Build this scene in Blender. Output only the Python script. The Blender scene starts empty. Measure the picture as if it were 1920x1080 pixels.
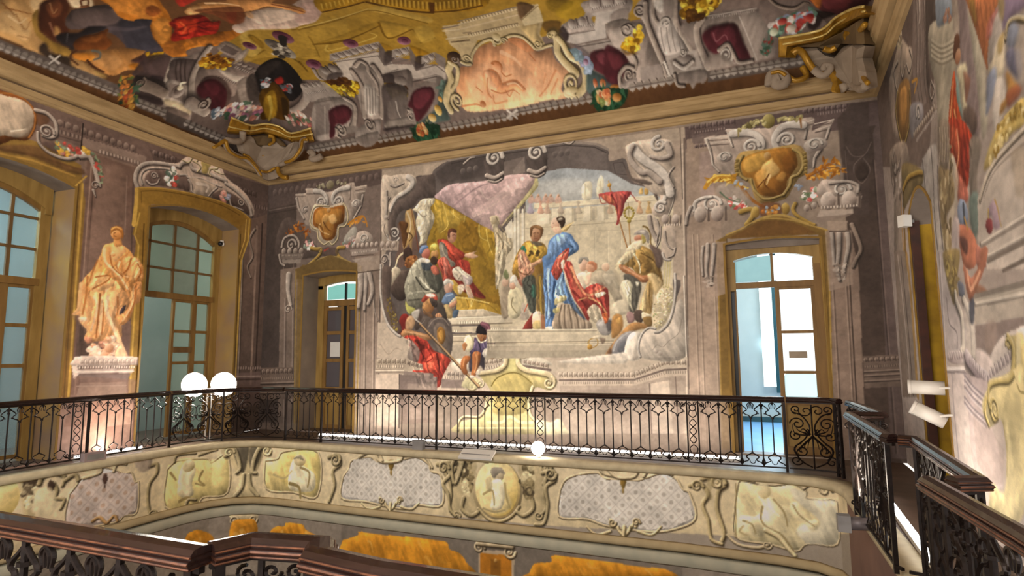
import bpy, bmesh, math, random
import numpy as np
from mathutils import Vector, Matrix
PI = math.pi
C = bpy.context.scene.collection
sc = bpy.context.scene
random.seed(5); rng = np.random.default_rng(5)

# ---------------------------------------------------------------- camera, world, exposure, main lights
D = 10.446                      # the back wall stands at y = D, gallery floor at z = 0
XL, XR = -10.428, 2.152         # where the side walls meet it
AL, AR = -.01703, .05227        # the side walls are not quite square to it
cam_d = bpy.data.cameras.new('camera'); cam = bpy.data.objects.new('camera', cam_d); C.objects.link(cam)
cam_d.sensor_width = 36.0; cam_d.lens = 36.0 * 1090.52 / 1920.0; cam_d.clip_start = .05; cam_d.clip_end = 200
_yaw, _pit, _rol = -.379326, .1140356, .0072706
cam.matrix_world = Matrix.Translation((0, 0, 1.65)) @ Matrix.Rotation(-_yaw, 4, 'Z') @ Matrix.Rotation(PI / 2 + _pit, 4, 'X') @ Matrix.Rotation(-_rol, 4, 'Z')
sc.camera = cam
sc.view_settings.view_transform = 'Standard'; sc.view_settings.look = 'None'; sc.view_settings.gamma = 1.0
sc.view_settings.use_curve_mapping = False
sc.view_settings.exposure = 0.0
W = bpy.data.worlds.new('world'); sc.world = W; W.use_nodes = True
W.node_tree.nodes['Background'].inputs[0].default_value = (1.0, .95, .885, 1)
W.node_tree.nodes['Background'].inputs[1].default_value = 1.3

def light(name, typ, loc, energy, col=(1, .9, .78), size=None, size_y=None, target=None, spread=None, spot=None, blend=None):
    d = bpy.data.lights.new(name, typ); d.energy = energy; d.color = col
    o = bpy.data.objects.new(name, d); C.objects.link(o); o.location = loc
    if typ == 'AREA':
        d.shape = 'RECTANGLE'; d.size = size; d.size_y = size_y or size
        if spread: d.spread = spread
    elif typ == 'SPOT':
        d.spot_size = spot; d.spot_blend = blend or .5; d.shadow_soft_size = size or .1
    elif size: d.shadow_soft_size = size
    if target: o.rotation_euler = (Vector(target) - Vector(loc)).to_track_quat('-Z', 'Y').to_euler()
    return o
FLOOD = (-10.05, 8.75, 0)
light('led_wash_back', 'AREA', (-4.2, 9.79, .09), 74, (1, .9, .78), 8.0, .06, (-4.2, 10.6, 3.4))
light('led_wash_left', 'AREA', (-10.12, 6.9, .09), 16, (1, .8, .66), .06, 1.1, (-10.4, 6.9, 1.5))
light('led_wash_right', 'AREA', (1.33, 6.7, .09), 50, (1, .86, .7), .06, 2.6, (2.0, 6.7, 1.6))
light('hall_fill_behind', 'AREA', (-3.5, -2.2, 3.4), 600, (1, .93, .84), 7.0, 3.2, (-4.5, 9, 3.6))  # soft fill lamp added behind the viewer to brighten the hall
light('flood_glow', 'AREA', (-9.9, 8.5, 1.08), 45, (1, .88, .78), .5, .35, (-6, 2.5, 1.2))
light('far_room_daylight', 'AREA', (1.3, 13.4, 3.9), 170, (.86, .98, 1), 2.4, 2.4, (.6, 13.2, 0))
light('corridor_light_1', 'AREA', (-12.2, 4.2, 5.2), 330, (.62, .86, 1), 1.2, 3.0, (-12.6, 4.6, 1.5))
light('corridor_light_2', 'AREA', (-12.4, 8.4, 5.2), 40, (.86, 1, .92), 1.2, 2.0, (-12.6, 8.6, 1.5))
light('far_window_spill', 'AREA', (.9, 15.2, 2.4), 60, (.6, .84, 1), 1.2, 2.4, (.5, 9.6, 0), spread=1.6)


# ---------------------------------------------------------------- materials
def lin(h):
    if isinstance(h, str):
        h = [int(h[i:i + 2], 16) / 255 for i in (0, 2, 4)]
    return tuple(c / 12.92 if c <= .04045 else ((c + .055) / 1.055) ** 2.4 for c in h)
MATS = {}
def mat(name, col, rough=.6, metal=0., col2=None, scale=6., amt=.5, bump=0., emit=0., spec=.4, coat=0., stretch=None):
    if name in MATS: return MATS[name]
    m = bpy.data.materials.new(name); m.use_nodes = True; nt = m.node_tree; b = nt.nodes['Principled BSDF']
    a = lin(col); c2 = lin(col2) if col2 else tuple(x * .72 for x in a)
    tc = nt.nodes.new('ShaderNodeTexCoord'); no = nt.nodes.new('ShaderNodeTexNoise')
    no.inputs['Scale'].default_value = scale; no.inputs['Detail'].default_value = 6
    if stretch:
        mp = nt.nodes.new('ShaderNodeMapping'); mp.inputs['Scale'].default_value = stretch
        nt.links.new(tc.outputs['Object'], mp.inputs[0]); nt.links.new(mp.outputs[0], no.inputs[0])
    else: nt.links.new(tc.outputs['Object'], no.inputs[0])
    rp = nt.nodes.new('ShaderNodeValToRGB'); e = rp.color_ramp.elements
    e[0].position = .5 - amt * .4; e[1].position = .5 + amt * .4
    e[0].color = (*c2, 1); e[1].color = (*a, 1)
    nt.links.new(no.outputs[0], rp.inputs[0]); nt.links.new(rp.outputs[0], b.inputs['Base Color'])
    b.inputs['Roughness'].default_value = rough; b.inputs['Metallic'].default_value = metal
    b.inputs['Specular IOR Level'].default_value = spec; b.inputs['Coat Weight'].default_value = coat
    if bump:
        bp = nt.nodes.new('ShaderNodeBump'); bp.inputs['Strength'].default_value = bump; bp.inputs['Distance'].default_value = .01
        nt.links.new(no.outputs[0], bp.inputs['Height']); nt.links.new(bp.outputs[0], b.inputs['Normal'])
    if emit:
        b.inputs['Emission Color'].default_value = (*a, 1); b.inputs['Emission Strength'].default_value = emit
    MATS[name] = m; return m
def glass(name, col, clear=.85, rough=.05):
    m = bpy.data.materials.new(name); m.use_nodes = True; nt = m.node_tree; nt.nodes.clear()
    o = nt.nodes.new('ShaderNodeOutputMaterial'); mx = nt.nodes.new('ShaderNodeMixShader')
    t = nt.nodes.new('ShaderNodeBsdfTransparent'); g = nt.nodes.new('ShaderNodeBsdfPrincipled')
    no = nt.nodes.new('ShaderNodeTexNoise'); no.inputs['Scale'].default_value = 3
    mr = nt.nodes.new('ShaderNodeMapRange'); mr.inputs['To Min'].default_value = 1 - clear - .05; mr.inputs['To Max'].default_value = 1 - clear + .05
    t.inputs[0].default_value = (*lin(col), 1); g.inputs['Base Color'].default_value = (*lin(col), 1); g.inputs['Roughness'].default_value = rough
    nt.links.new(no.outputs[0], mr.inputs[0]); nt.links.new(mr.outputs[0], mx.inputs[0])
    nt.links.new(t.outputs[0], mx.inputs[1]); nt.links.new(g.outputs[0], mx.inputs[2]); nt.links.new(mx.outputs[0], o.inputs[0])
    MATS[name] = m; return m
def paint_material():
    m = bpy.data.materials.new('fresco_paint'); m.use_nodes = True; nt = m.node_tree; b = nt.nodes['Principled BSDF']
    at = nt.nodes.new('ShaderNodeVertexColor'); at.layer_name = 'paint'
    no = nt.nodes.new('ShaderNodeTexNoise'); no.inputs['Scale'].default_value = 90; no.inputs['Detail'].default_value = 4
    tc = nt.nodes.new('ShaderNodeTexCoord'); nt.links.new(tc.outputs['Object'], no.inputs[0])
    mr = nt.nodes.new('ShaderNodeMapRange'); mr.inputs['To Min'].default_value = .86; mr.inputs['To Max'].default_value = 1.14
    mx = nt.nodes.new('ShaderNodeMix'); mx.data_type = 'RGBA'; mx.blend_type = 'MULTIPLY'; mx.inputs[0].default_value = 1
    cr = nt.nodes.new('ShaderNodeCombineColor')
    nt.links.new(no.outputs[0], mr.inputs[0])
    for i in range(3): nt.links.new(mr.outputs[0], cr.inputs[i])
    nt.links.new(at.outputs[0], mx.inputs[6]); nt.links.new(cr.outputs[0], mx.inputs[7]); nt.links.new(mx.outputs[2], b.inputs['Base Color'])
    b.inputs['Roughness'].default_value = .8; b.inputs['Specular IOR Level'].default_value = .25
    bp = nt.nodes.new('ShaderNodeBump'); bp.inputs['Strength'].default_value = .15; bp.inputs['Distance'].default_value = .004
    nt.links.new(no.outputs[0], bp.inputs['Height']); nt.links.new(bp.outputs[0], b.inputs['Normal'])
    return m
PAINT = paint_material()
M_OCHRE = mat('ochre_plaster', 'b08a3e', .85, col2='8a6a3a', scale=2.5, bump=.2)
M_REVEAL = mat('worn_ochre_plaster', 'a98646', .85, col2='8f745c', scale=1.6, bump=.2)
M_GREYP = mat('grey_plaster', '8f8378', .85, col2='77695f', scale=3, bump=.1)
M_OWOOD = mat('ochre_painted_wood', '8c6a38', .55, col2='75562c', scale=9, stretch=(1, 1, .2))
M_OWOOD_L = mat('light_ochre_wood', 'a5854a', .55, col2='876a36', scale=9, stretch=(1, 1, .2))
M_BWOOD = mat('dull_brown_wood', '7d6038', .6, col2='5f482c', scale=9, stretch=(1, 1, .2))
M_CORN = mat('cornice_plaster', 'b99c70', .8, col2='9c8158', scale=2, stretch=(1, 1, 6), bump=.08)
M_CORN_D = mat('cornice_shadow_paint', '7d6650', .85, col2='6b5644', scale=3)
M_IRON = mat('wrought_iron', '2b211e', .42, metal=.55, col2='1b1513', scale=30, bump=.1)
M_RAIL = mat('dark_rail_paint', '35231f', .25, metal=.2, col2='271916', scale=14, stretch=(.3, 3, 3), bump=.05, coat=.3)
M_RAIL2 = mat('worn_copper_edge', '7d4f38', .35, metal=.35, col2='43291f', scale=20, coat=.2)
M_STONE = mat('coping_stone', 'd2c3a0', .7, col2='b9a98a', scale=7, bump=.1)
M_FLOOR = mat('gallery_floor', '6e5a4c', .5, col2='574538', scale=4)
M_WHITE = mat('white_plastic', 'e6e1da', .4, col2='d8d2ca', scale=4)
M_GREYB = mat('grey_plastic', '8d8988', .5, col2='7a7675', scale=4)
M_BLACK = mat('black_plastic', '1c1b1d', .4)
M_PAPER = mat('paper_sheet', 'd9d6d0', .8, col2='cfcac4', scale=5)
M_LED = mat('led_diffuser', 'ffffff', .5, emit=7.)
M_BULB = mat('flood_lens', 'fff4e2', .5, emit=60.)
M_SPOTL = mat('spot_lens', 'fff4e8', .5, emit=14.)
M_CANVAS_BACK = mat('plain_vault_plaster', 'a58a52', .85, col2='8d6c42', scale=1)

# ---------------------------------------------------------------- mesh helpers
def tag(o, label=None, cat=None, group=None, kind=None):
    if label: o['label'] = label
    if cat: o['category'] = cat
    if group: o['group'] = group
    if kind: o['kind'] = kind
    return o
def link(name, me, m=None, parent=None, **k):
    o = bpy.data.objects.new(name, me); C.objects.link(o)
    if m is not None and hasattr(me, 'materials') and not me.materials: me.materials.append(m)
    if parent is not None: o.parent = parent
    return tag(o, **k) if k else o
def empty(name, loc=(0, 0, 0), rz=0, parent=None, **k):
    o = bpy.data.objects.new(name, None); C.objects.link(o); o.location = loc; o.rotation_euler = (0, 0, rz); o.empty_display_size = .1
    if parent is not None: o.parent = parent
    return tag(o, **k) if k else o
class MB:
    """collects shapes of one mesh"""
    def __init__(s): s.v = []; s.f = []
    def add(s, v, f):
        b = len(s.v); s.v += [tuple(p) for p in v]; s.f += [[i + b for i in q] for q in f]; return s
    def box(s, a, b):
        x0, y0, z0 = a; x1, y1, z1 = b
        v = [(x0, y0, z0), (x1, y0, z0), (x1, y1, z0), (x0, y1, z0), (x0, y0, z1), (x1, y0, z1), (x1, y1, z1), (x0, y1, z1)]
        return s.add(v, [(0, 3, 2, 1), (4, 5, 6, 7), (0, 1, 5, 4), (1, 2, 6, 5), (2, 3, 7, 6), (3, 0, 4, 7)])
    def tube(s, pts, r, n=5, r1=None, closed=False):
        P = [Vector(p) for p in pts]; N = len(P); rings = []
        up = Vector((0, 1, 0)) if abs((P[-1] - P[0]).normalized().y) < .9 else Vector((1, 0, 0))
        for i in range(N):
            t = (P[min(i + 1, N - 1)] - P[max(i - 1, 0)]).normalized() if not closed else (P[(i + 1) % N] - P[i - 1]).normalized()
            a = t.cross(up)
            if a.length < 1e-4: a = t.cross(Vector((1, .1, 0)))
            a.normalize(); b = t.cross(a)
            rr = r if r1 is None else r + (r1 - r) * i / (N - 1)
            rings.append([P[i] + (a * math.cos(2 * PI * k / n) + b * math.sin(2 * PI * k / n)) * rr for k in range(n)])
        v = [p for q in rings for p in q]; f = []
        for i in range(N if closed else N - 1):
            j = (i + 1) % N
            for k in range(n): f.append((i * n + k, i * n + (k + 1) % n, j * n + (k + 1) % n, j * n + k))
        if not closed: f += [tuple(range(n))[::-1], tuple((N - 1) * n + k for k in range(n))]
        return s.add(v, f)
    def prism(s, poly, ax, d0, d1):
        """poly in the plane across axis ax, extruded from d0 to d1 along it"""
        n = len(poly)
        def P(p, d): return {0: (d, p[0], p[1]), 1: (p[0], d, p[1]), 2: (p[0], p[1], d)}[ax]
        return s.add([P(p, d0) for p in poly] + [P(p, d1) for p in poly],
                     [tuple(range(n))[::-1], tuple(range(n, 2 * n))] + [(i, (i + 1) % n, n + (i + 1) % n, n + i) for i in range(n)])
    def mesh(s, name='m', smooth=False):
        me = bpy.data.meshes.new(name); me.from_pydata(s.v, [], s.f); me.update()
        bm = bmesh.new(); bm.from_mesh(me); bmesh.ops.recalc_face_normals(bm, faces=bm.faces); bm.to_mesh(me); bm.free()
        if smooth: me.shade_smooth()
        return me
    def build(s, name, m, parent=None, smooth=False, **k): return link(name, s.mesh(name, smooth), m, parent, **k)
def boxo(name, a, b, m, parent=None, **k): return MB().box(a, b).build(name, m, parent, **k)
def spl(p, n=6, closed=False):
    p = [np.asarray(q, float) for q in p]; N = len(p); out = []
    for i in range(N if closed else N - 1):
        g = lambda j: p[j % N] if closed else p[min(max(j, 0), N - 1)]
        a, b, c, d = g(i - 1), g(i), g(i + 1), g(i + 2)
        for k in range(n):
            t = k / n
            out.append(.5 * (2 * b + (c - a) * t + (2 * a - 5 * b + 4 * c - d) * t * t + (3 * b - a - 3 * c + d) * t ** 3))
    if not closed: out.append(p[-1])
    return np.array(out)
def sweep(path, prof, closed_prof=True, cap=True):
    """profile (offset to the left of travel, height) carried along a plan path with mitred corners; returns MB"""
    P = np.array(path, float); N = len(P); mb = MB(); v = []; n = len(prof)
    for i in range(N):
        a = P[i] - P[max(i - 1, 0)] if i else P[1] - P[0]; b = P[min(i + 1, N - 1)] - P[i] if i < N - 1 else a
        a = a[:2] / np.linalg.norm(a[:2]); b = b[:2] / np.linalg.norm(b[:2])
        na, nb = np.array([-a[1], a[0]]), np.array([-b[1], b[0]]); m = na + nb; m /= np.linalg.norm(m); m /= max(m @ na, .45)
        z = P[i][2] if P.shape[1] > 2 else 0
        v += [(P[i][0] + m[0] * o, P[i][1] + m[1] * o, z + h) for o, h in prof]
    f = []
    for i in range(N - 1):
        for k in range(n if closed_prof else n - 1):
            f.append((i * n + k, i * n + (k + 1) % n, (i + 1) * n + (k + 1) % n, (i + 1) * n + k))
    if cap and closed_prof: f += [tuple(range(n))[::-1], tuple((N - 1) * n + k for k in range(n))]
    return mb.add(v, f)

# ---------------------------------------------------------------- the fresco painter (wall coordinates in metres, colours mixed on a fine grid of the plaster)
def hexc(h): return np.array([int(h[i:i + 2], 16) / 255 for i in (0, 2, 4)], np.float32)
def fbm(h, w, cell, octs=4, seed=0):
    r = np.random.default_rng(seed); out = np.zeros((h, w), np.float32); amp = 1.; tot = 0
    for o in range(octs):
        cy, cx = cell if isinstance(cell, tuple) else (cell, cell); cy, cx = max(cy / 2 ** o, 1.01), max(cx / 2 ** o, 1.01)
        gh, gw = int(h / cy) + 3, int(w / cx) + 3; g = r.standard_normal((gh, gw)).astype(np.float32)
        y = np.arange(h) / cy; x = np.arange(w) / cx; yi = y.astype(int); xi = x.astype(int)
        fy = (y - yi)[:, None]; fx = (x - xi)[None]; fy = fy * fy * (3 - 2 * fy); fx = fx * fx * (3 - 2 * fx)
        out += amp * ((g[yi][:, xi] * (1 - fx) + g[yi][:, xi + 1] * fx) * (1 - fy) + (g[yi + 1][:, xi] * (1 - fx) + g[yi + 1][:, xi + 1] * fx) * fy)
        tot += amp; amp *= .55
    return out / tot
def blur(a, r):
    r = int(round(r))
    if r < 1: return a
    for ax in (0, 1):
        p = [(0, 0), (0, 0)]; p[ax] = (r + 1, r); c = np.cumsum(np.pad(a, p, mode='constant'), axis=ax)
        a = (c[2 * r + 1:] - c[:-2 * r - 1]) / (2 * r + 1) if ax == 0 else (c[:, 2 * r + 1:] - c[:, :-2 * r - 1]) / (2 * r + 1)
    return a
class Canvas:
    def __init__(s, u0, u1, v0, v1, ru, rv, base, seed):
        s.u0, s.v0, s.ru, s.rv = u0, v0, ru, rv
        s.w = int(round((u1 - u0) / ru)) + 1; s.h = int(round((v1 - v0) / rv)) + 1
        s.a = np.empty((s.h, s.w, 3), np.float32); s.a[:] = hexc(base)
        s.n = fbm(s.h, s.w, 22, 5, seed); s.n2 = fbm(s.h, s.w, 5, 2, seed + 50); s.objs = []
        k = fbm(s.h, s.w + s.h, (26, 7), 3, seed + 90); y = np.arange(s.h)[:, None]; s.fold = k[y, np.arange(s.w)[None] + (y * .45).astype(int)]
        s.q = math.sqrt(ru * rv)
    def win(s, P, pad):
        x0 = max(int((P[:, 0].min() - pad - s.u0) / s.ru), 0); x1 = min(int((P[:, 0].max() + pad - s.u0) / s.ru) + 2, s.w)
        y0 = max(int((P[:, 1].min() - pad - s.v0) / s.rv), 0); y1 = min(int((P[:, 1].max() + pad - s.v0) / s.rv) + 2, s.h)
        if x1 <= x0 or y1 <= y0: return None
        return x0, x1, y0, y1, s.u0 + np.arange(x0, x1)[None] * s.ru, s.v0 + np.arange(y0, y1)[:, None] * s.rv
    def inside(s, P, X, Y):
        m = np.zeros((Y.shape[0], X.shape[1]), bool); n = len(P)
        for i in range(n):
            (xa, ya), (xb, yb) = P[i], P[(i + 1) % n]
            if ya == yb: continue
            r = ((ya > Y) != (yb > Y)); j = np.nonzero(r[:, 0])[0]
            if len(j) == 0: continue
            xc = xa + (Y[j] - ya) * (xb - xa) / (yb - ya)
            m[j] ^= X < xc
        return m
    def mix(s, w, cov, col, nz):
        x0, x1, y0, y1 = w[:4]; reg = s.a[y0:y1, x0:x1]
        c = col * (1 + nz * (s.n[y0:y1, x0:x1] + 1. * s.n2[y0:y1, x0:x1]))[..., None]
        reg += (c - reg) * cov[..., None]
    def fill(s, P, col, soft=0., al=1., col2=None, g=None, nz=.045, round_=0.):
        w = s.win(P, soft * 2 + s.q * 2)
        if w is None: return
        X, Y = w[4], w[5]; m = s.inside(P, X, Y).astype(np.float32)
        m = blur(m, max(1, soft / s.q)) if soft else .5 * m + .5 * blur(m, 1)
        c = hexc(col)
        if col2:
            (ax, ay), (bx, by) = g; d = (bx - ax) ** 2 + (by - ay) ** 2 + 1e-9
            t = np.clip(((X - ax) * (bx - ax) + (Y - ay) * (by - ay)) / d, 0, 1)[..., None]; c = c * (1 - t) + hexc(col2) * t
        if round_:        # brushed modelling of a painted form: lit from the painter's upper left, with folds
            k = min(float(np.ptp(P[:, 0])) / s.ru, float(np.ptp(P[:, 1])) / s.rv); r = min(max(k * .13, 1.2), 9); am = round_ * al * (1 if k < 110 else 110 / k)
            bm = blur(blur(m, r), r); gy, gx = np.gradient(bm) if min(bm.shape) > 1 else (0 * bm, 0 * bm)
            sh = np.clip((gx * .6 - gy * .8) * r * 2.4, -1, 1)
            c = c * (1 + am * (.3 * sh + .09 * np.clip(s.fold[w[2]:w[3], w[0]:w[1]] * 1.6, -1, 1) + .1 * (bm - .6)))[..., None]
        s.mix(w, m * al, c, nz)
    def dist(s, P, X, Y, w0, w1):
        """distance to a polyline less its own half width, and the signed offset"""
        best = np.full((Y.shape[0], X.shape[1]), 1e9, np.float32); sg = np.zeros_like(best); rad = np.full_like(best, w0)
        L = np.r_[0, np.cumsum(np.hypot(*np.diff(P, axis=0).T))]; T = L[-1] + 1e-9
        for i in range(len(P) - 1):
            (ax, ay), (bx, by) = P[i], P[i + 1]; dx, dy = bx - ax, by - ay; l2 = dx * dx + dy * dy + 1e-12
            t = np.clip(((X - ax) * dx + (Y - ay) * dy) / l2, 0, 1); ex, ey = X - ax - t * dx, Y - ay - t * dy
            d = np.sqrt(ex * ex + ey * ey); r = w0 + (w1 - w0) * (L[i] + t * math.sqrt(l2)) / T
            k = d - r < best; best[k] = (d - r)[k]; rad[k] = r[k] if np.ndim(r) else r
            nn = (ex * .55 * -1 + ey * .83) ; sg[k] = (nn / np.maximum(r, 1e-4))[k]
        return best, sg
    def stroke(s, P, col, w0, w1, al=1., soft=0., nz=.045):
        w = s.win(P, max(w0, w1) + soft * 2 + s.q * 2)
        if w is None: return
        d, _ = s.dist(P, w[4], w[5], w0, w1)
        cov = np.clip(.5 - d / (s.q + soft * 2), 0, 1) * al
        s.mix(w, cov, hexc(col), nz)
    def tube(s, P, cols, w0, w1, al=1.):
        """a painted moulding: light above left, dark below right, with its painted undershade"""
        lo, mi, hi = [hexc(c) for c in cols]
        r = max(w0, w1)
        w = s.win(P + np.array([r * .5, -r * .6]), r * 2.2 + s.q * 2)
        if w is None: return
        d, _ = s.dist(P + np.array([r * .45, -r * .55]), w[4], w[5], w0, w1)
        s.mix(w, np.clip(.55 - d / (r * .9), 0, 1) * .75 * al, lo * .55, .05)
        d, g = s.dist(P, w[4], w[5], w0, w1); t = np.clip(g, -1, 1)[..., None]
        c = np.where(t > 0, mi + (hi - mi) * t ** 1.2, mi + (lo - mi) * np.abs(t) ** .9)
        s.mix(w, np.clip(.5 - d / s.q, 0, 1) * al, c, .06)
        s.mix(w, np.clip(1 - np.abs(d) / (s.q * 1.1), 0, 1) * np.clip(.15 - g, 0, .6) * al, lo * .45, .05)
    def ball(s, cx, cy, rx, ry, cols, al=1.):
        lo, mi, hi = [hexc(c) for c in cols]; P = np.array([[cx - rx, cy - ry], [cx + rx, cy + ry]]); w = s.win(P, s.q * 2)
        if w is None: return
        x, y = (w[4] - cx) / rx, (w[5] - cy) / ry; d = np.sqrt(x * x + y * y); t = np.clip(-.55 * x + .83 * y, -1, 1)[..., None]
        c = np.where(t > 0, mi + (hi - mi) * t, mi - (mi - lo) * np.abs(t))
        s.mix(w, np.clip((1 - d) * min(rx, ry) / s.q + .5, 0, 1) * al, c, .05)
    def dabs(s, P, cols, n, size, seed, leaf=0):
        r = np.random.default_rng(seed); k = 0; lo, hi = P.min(0), P.max(0)
        while k < n:
            p = lo + (hi - lo) * r.random(2)
            if not s.inside(P, np.array([[p[0]]]), np.array([[p[1]]]))[0, 0]:
                k += .2; continue
            a = r.random() * 6.28; z = size * (.6 + .8 * r.random()); c = cols[r.integers(len(cols))]
            q = p + z * np.array([math.cos(a), math.sin(a)]) * (1.4 if leaf else .5)
            s.stroke(np.array([p, q]), c, z * (.5 if leaf else .8), z * (.12 if leaf else .5), .9, 0, .1)
            if not leaf: s.stroke(np.array([p + [-z * .2, z * .3], p + [z * .1, z * .35]]), '%02x%02x%02x' % tuple(int(min(255, int(c[i:i + 2], 16) * 1.18 + 12)) for i in (0, 2, 4)), z * .3, z * .2, .7)
            k += 1
    def folds(s, P, A, B, per, amp):
        """painted drapery folds running from A to B inside an outline"""
        w = s.win(P, s.q * 2)
        if w is None: return
        X, Y = w[4], w[5]; m = blur(s.inside(P, X, Y).astype(np.float32), 2); d = (B - A) / np.linalg.norm(B - A)
        r = s.n[w[2]:w[3], w[0]:w[1]]; q = (X - A[0]) * -d[1] + (Y - A[1]) * d[0]; al = ((X - A[0]) * d[0] + (Y - A[1]) * d[1]) / np.linalg.norm(B - A)
        k = np.sin(2 * PI * (q / per * (1.25 - .5 * np.clip(al, 0, 1)) + r * .75)) + .45 * np.sin(2 * PI * (q / per * 2.3 + r * 1.3 + .3))
        k = np.sign(k) * np.abs(k) ** .8 * (.55 + .45 * np.clip(1.4 * s.fold[w[2]:w[3], w[0]:w[1]] + .6, 0, 1.4))
        reg = s.a[w[2]:w[3], w[0]:w[1]]; reg *= (1 + .78 * amp * k * m)[..., None]
    def volute(s, cx, cy, r, turns, a0, sgn, wd, cols, al=1.):
        t = np.linspace(0, 1, int(14 * turns) + 4); rr = r * (1 - t * .86); a = a0 + sgn * 2 * PI * turns * t
        P = np.stack([cx + rr * np.cos(a), cy + rr * np.sin(a)], 1)
        s.tube(P, cols, wd, wd * .35, al); s.ball(cx, cy, r * .2, r * .2, cols, al)
    def band(s, kind, A, B, size, cols, al=1.):
        A, B = np.array(A), np.array(B); L = np.linalg.norm(B - A); n = max(int(L / size), 1); d = (B - A) / L; nr = np.array([-d[1], d[0]])
        for i in range(n):
            c = A + d * L * (i + .5) / n; h = L / n
            if kind == 'egg': s.ball(c[0], c[1], h * .36, h * .5, cols, al); s.stroke(np.array([c + d * h * .5 - nr * h * .4, c + d * h * .5 + nr * h * .4]), cols[0], h * .07, h * .04, al)
            elif kind == 'dent': s.fill(np.array([c - d * h * .3 - nr * h * .45, c + d * h * .3 - nr * h * .45, c + d * h * .3 + nr * h * .45, c - d * h * .3 + nr * h * .45]), cols[2], 0, al); s.stroke(np.array([c + d * h * .34 - nr * h * .45, c + d * h * .34 + nr * h * .4]), cols[0], h * .12, h * .12, al)
            elif kind == 'leaf':
                for q in (-1, 1):
                    p0 = c - d * h * .45 + nr * q * h * .08; p1 = c + nr * q * h * .42; p2 = c + d * h * .55 + nr * q * h * .1
                    s.fill(spl([p0, p1, p2, c + nr * q * h * .03], 3, True), cols[2] if q > 0 else cols[1], 0, al)
                s.stroke(np.array([c - d * h * .5, c + nr * h * .03 + d * h * .5]), cols[0], h * .05, h * .05, al * .8)
                s.stroke(np.array([c + d * h * .4 - nr * h * .42, c + d * h * .62 - nr * h * .1]), cols[0], h * .08, h * .03, al)
            elif kind == 'acan':
                s.ball(c[0], c[1], h * .42, h * .42, cols, al); s.stroke(np.array([c - nr * h * .3, c + nr * h * .3]), cols[0], h * .08, h * .04, al * .7)
                s.stroke(np.array([c - nr * h * .45 + d * h * .5, c + nr * h * .4 + d * h * .5]), cols[0], h * .1, h * .05, al)
    def lozenge(s, P, du, dv, c1, c2, dot):
        w = s.win(P, 0)
        if w is None: return
        X, Y = w[4], w[5]; m = s.inside(P, X, Y).astype(np.float32); a = (X / du + Y / dv) ; b = (X / du - Y / dv)
        fa, fb = a - np.floor(a) - .5, b - np.floor(b) - .5
        e = np.maximum(np.abs(fa), np.abs(fb)); r = np.sqrt(fa * fa + fb * fb)
        s.mix(w, m, hexc(c1), .05); s.mix(w, m * np.clip((e - .42) / .06, 0, 1) * .7, hexc(c2), .05)
        s.mix(w, m * np.clip((.24 - r) / .06, 0, 1) * .75, hexc(dot), .08)
    def finish(s, amp=.06, fine=.05, seed=3, sat=.8, lift=.03, con=1.):
        g = s.a.mean(-1, keepdims=True); s.a = (g + (s.a - g) * sat) * (1 - lift * 1.3) + lift; s.a = np.clip((s.a - .42) * con + .42, .01, 1)
        big = fbm(s.h, s.w, 90, 3, seed); g = np.random.default_rng(seed).standard_normal((s.h, s.w)).astype(np.float32)
        s.a *= (1 + amp * .6 * big + amp * .5 * s.n + fine * .5 * blur(g, 1))[..., None]
        s.a = np.clip(s.a, .01, .97)

def run_paint(cv, text):
    """one painted shape a line: kind | options | points in millimetres"""
    for ln in text.strip().splitlines():
        if not ln or ln[0] == '#': continue
        q = ln.split('|'); k = q[0]
        P = np.cumsum([[int(x) for x in p.split(',')] for p in q[-1].split()], 0) * .003
        o = q[1].split(' ') if len(q) > 2 else []
        if k in ('f', 'F'):       # col soft alpha [col2 gx0,gy0,gx1,gy1]
            if k == 'F': P = spl(P, 5, True)
            g = None
            if len(o) > 4: g = [float(x) / 1000 for x in o[4].split(',')]; g = (g[:2], g[2:])
            cv.fill(P, o[0], float(o[1]) / 1000, float(o[2]), o[3] if len(o) > 4 else None, g, round_=1. if k == 'F' else 0.)
        elif k in ('s', 'S'):     # col w0 w1 alpha soft
            if k == 'S' and len(P) > 2: P = spl(P, 5)
            cv.stroke(P, o[0], float(o[1]) / 1000, float(o[2]) / 1000, float(o[3]), float(o[4]) / 1000)
        elif k in ('t', 'T'):
            if k == 'T' and len(P) > 2: P = spl(P, 5)
            cv.tube(P, o[0].split(','), float(o[1]) / 1000, float(o[2]) / 1000)
        elif k == 'v':            # cols r turns a0 sgn w
            cv.volute(P[0][0], P[0][1], float(o[1]) / 1000, float(o[2]), float(o[3]), float(o[4]), float(o[5]) / 1000, o[0].split(','))
        elif k == 'b': cv.ball(P[0][0], P[0][1], float(o[1]) / 1000, float(o[2]) / 1000, o[0].split(','), float(o[3]))
        elif k == 'd': cv.dabs(P, o[0].split(','), int(o[1]), float(o[2]) / 1000, int(o[3]), int(o[4]))
        elif k == 'n': cv.band(o[0], P[0], P[1], float(o[1]) / 1000, o[2].split(','), float(o[3]))
        elif k == 'h': cv.folds(P[2:], P[0], P[1], float(o[0]) / 1000, float(o[1]))
        elif k == 'z': cv.lozenge(P, float(o[0]) / 1000, float(o[1]) / 1000, o[2], o[3], o[4])
        elif k == 'o': cv.objs.append((q[1], spl(P, 4, True) if q[2] == '1' else P))
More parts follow.
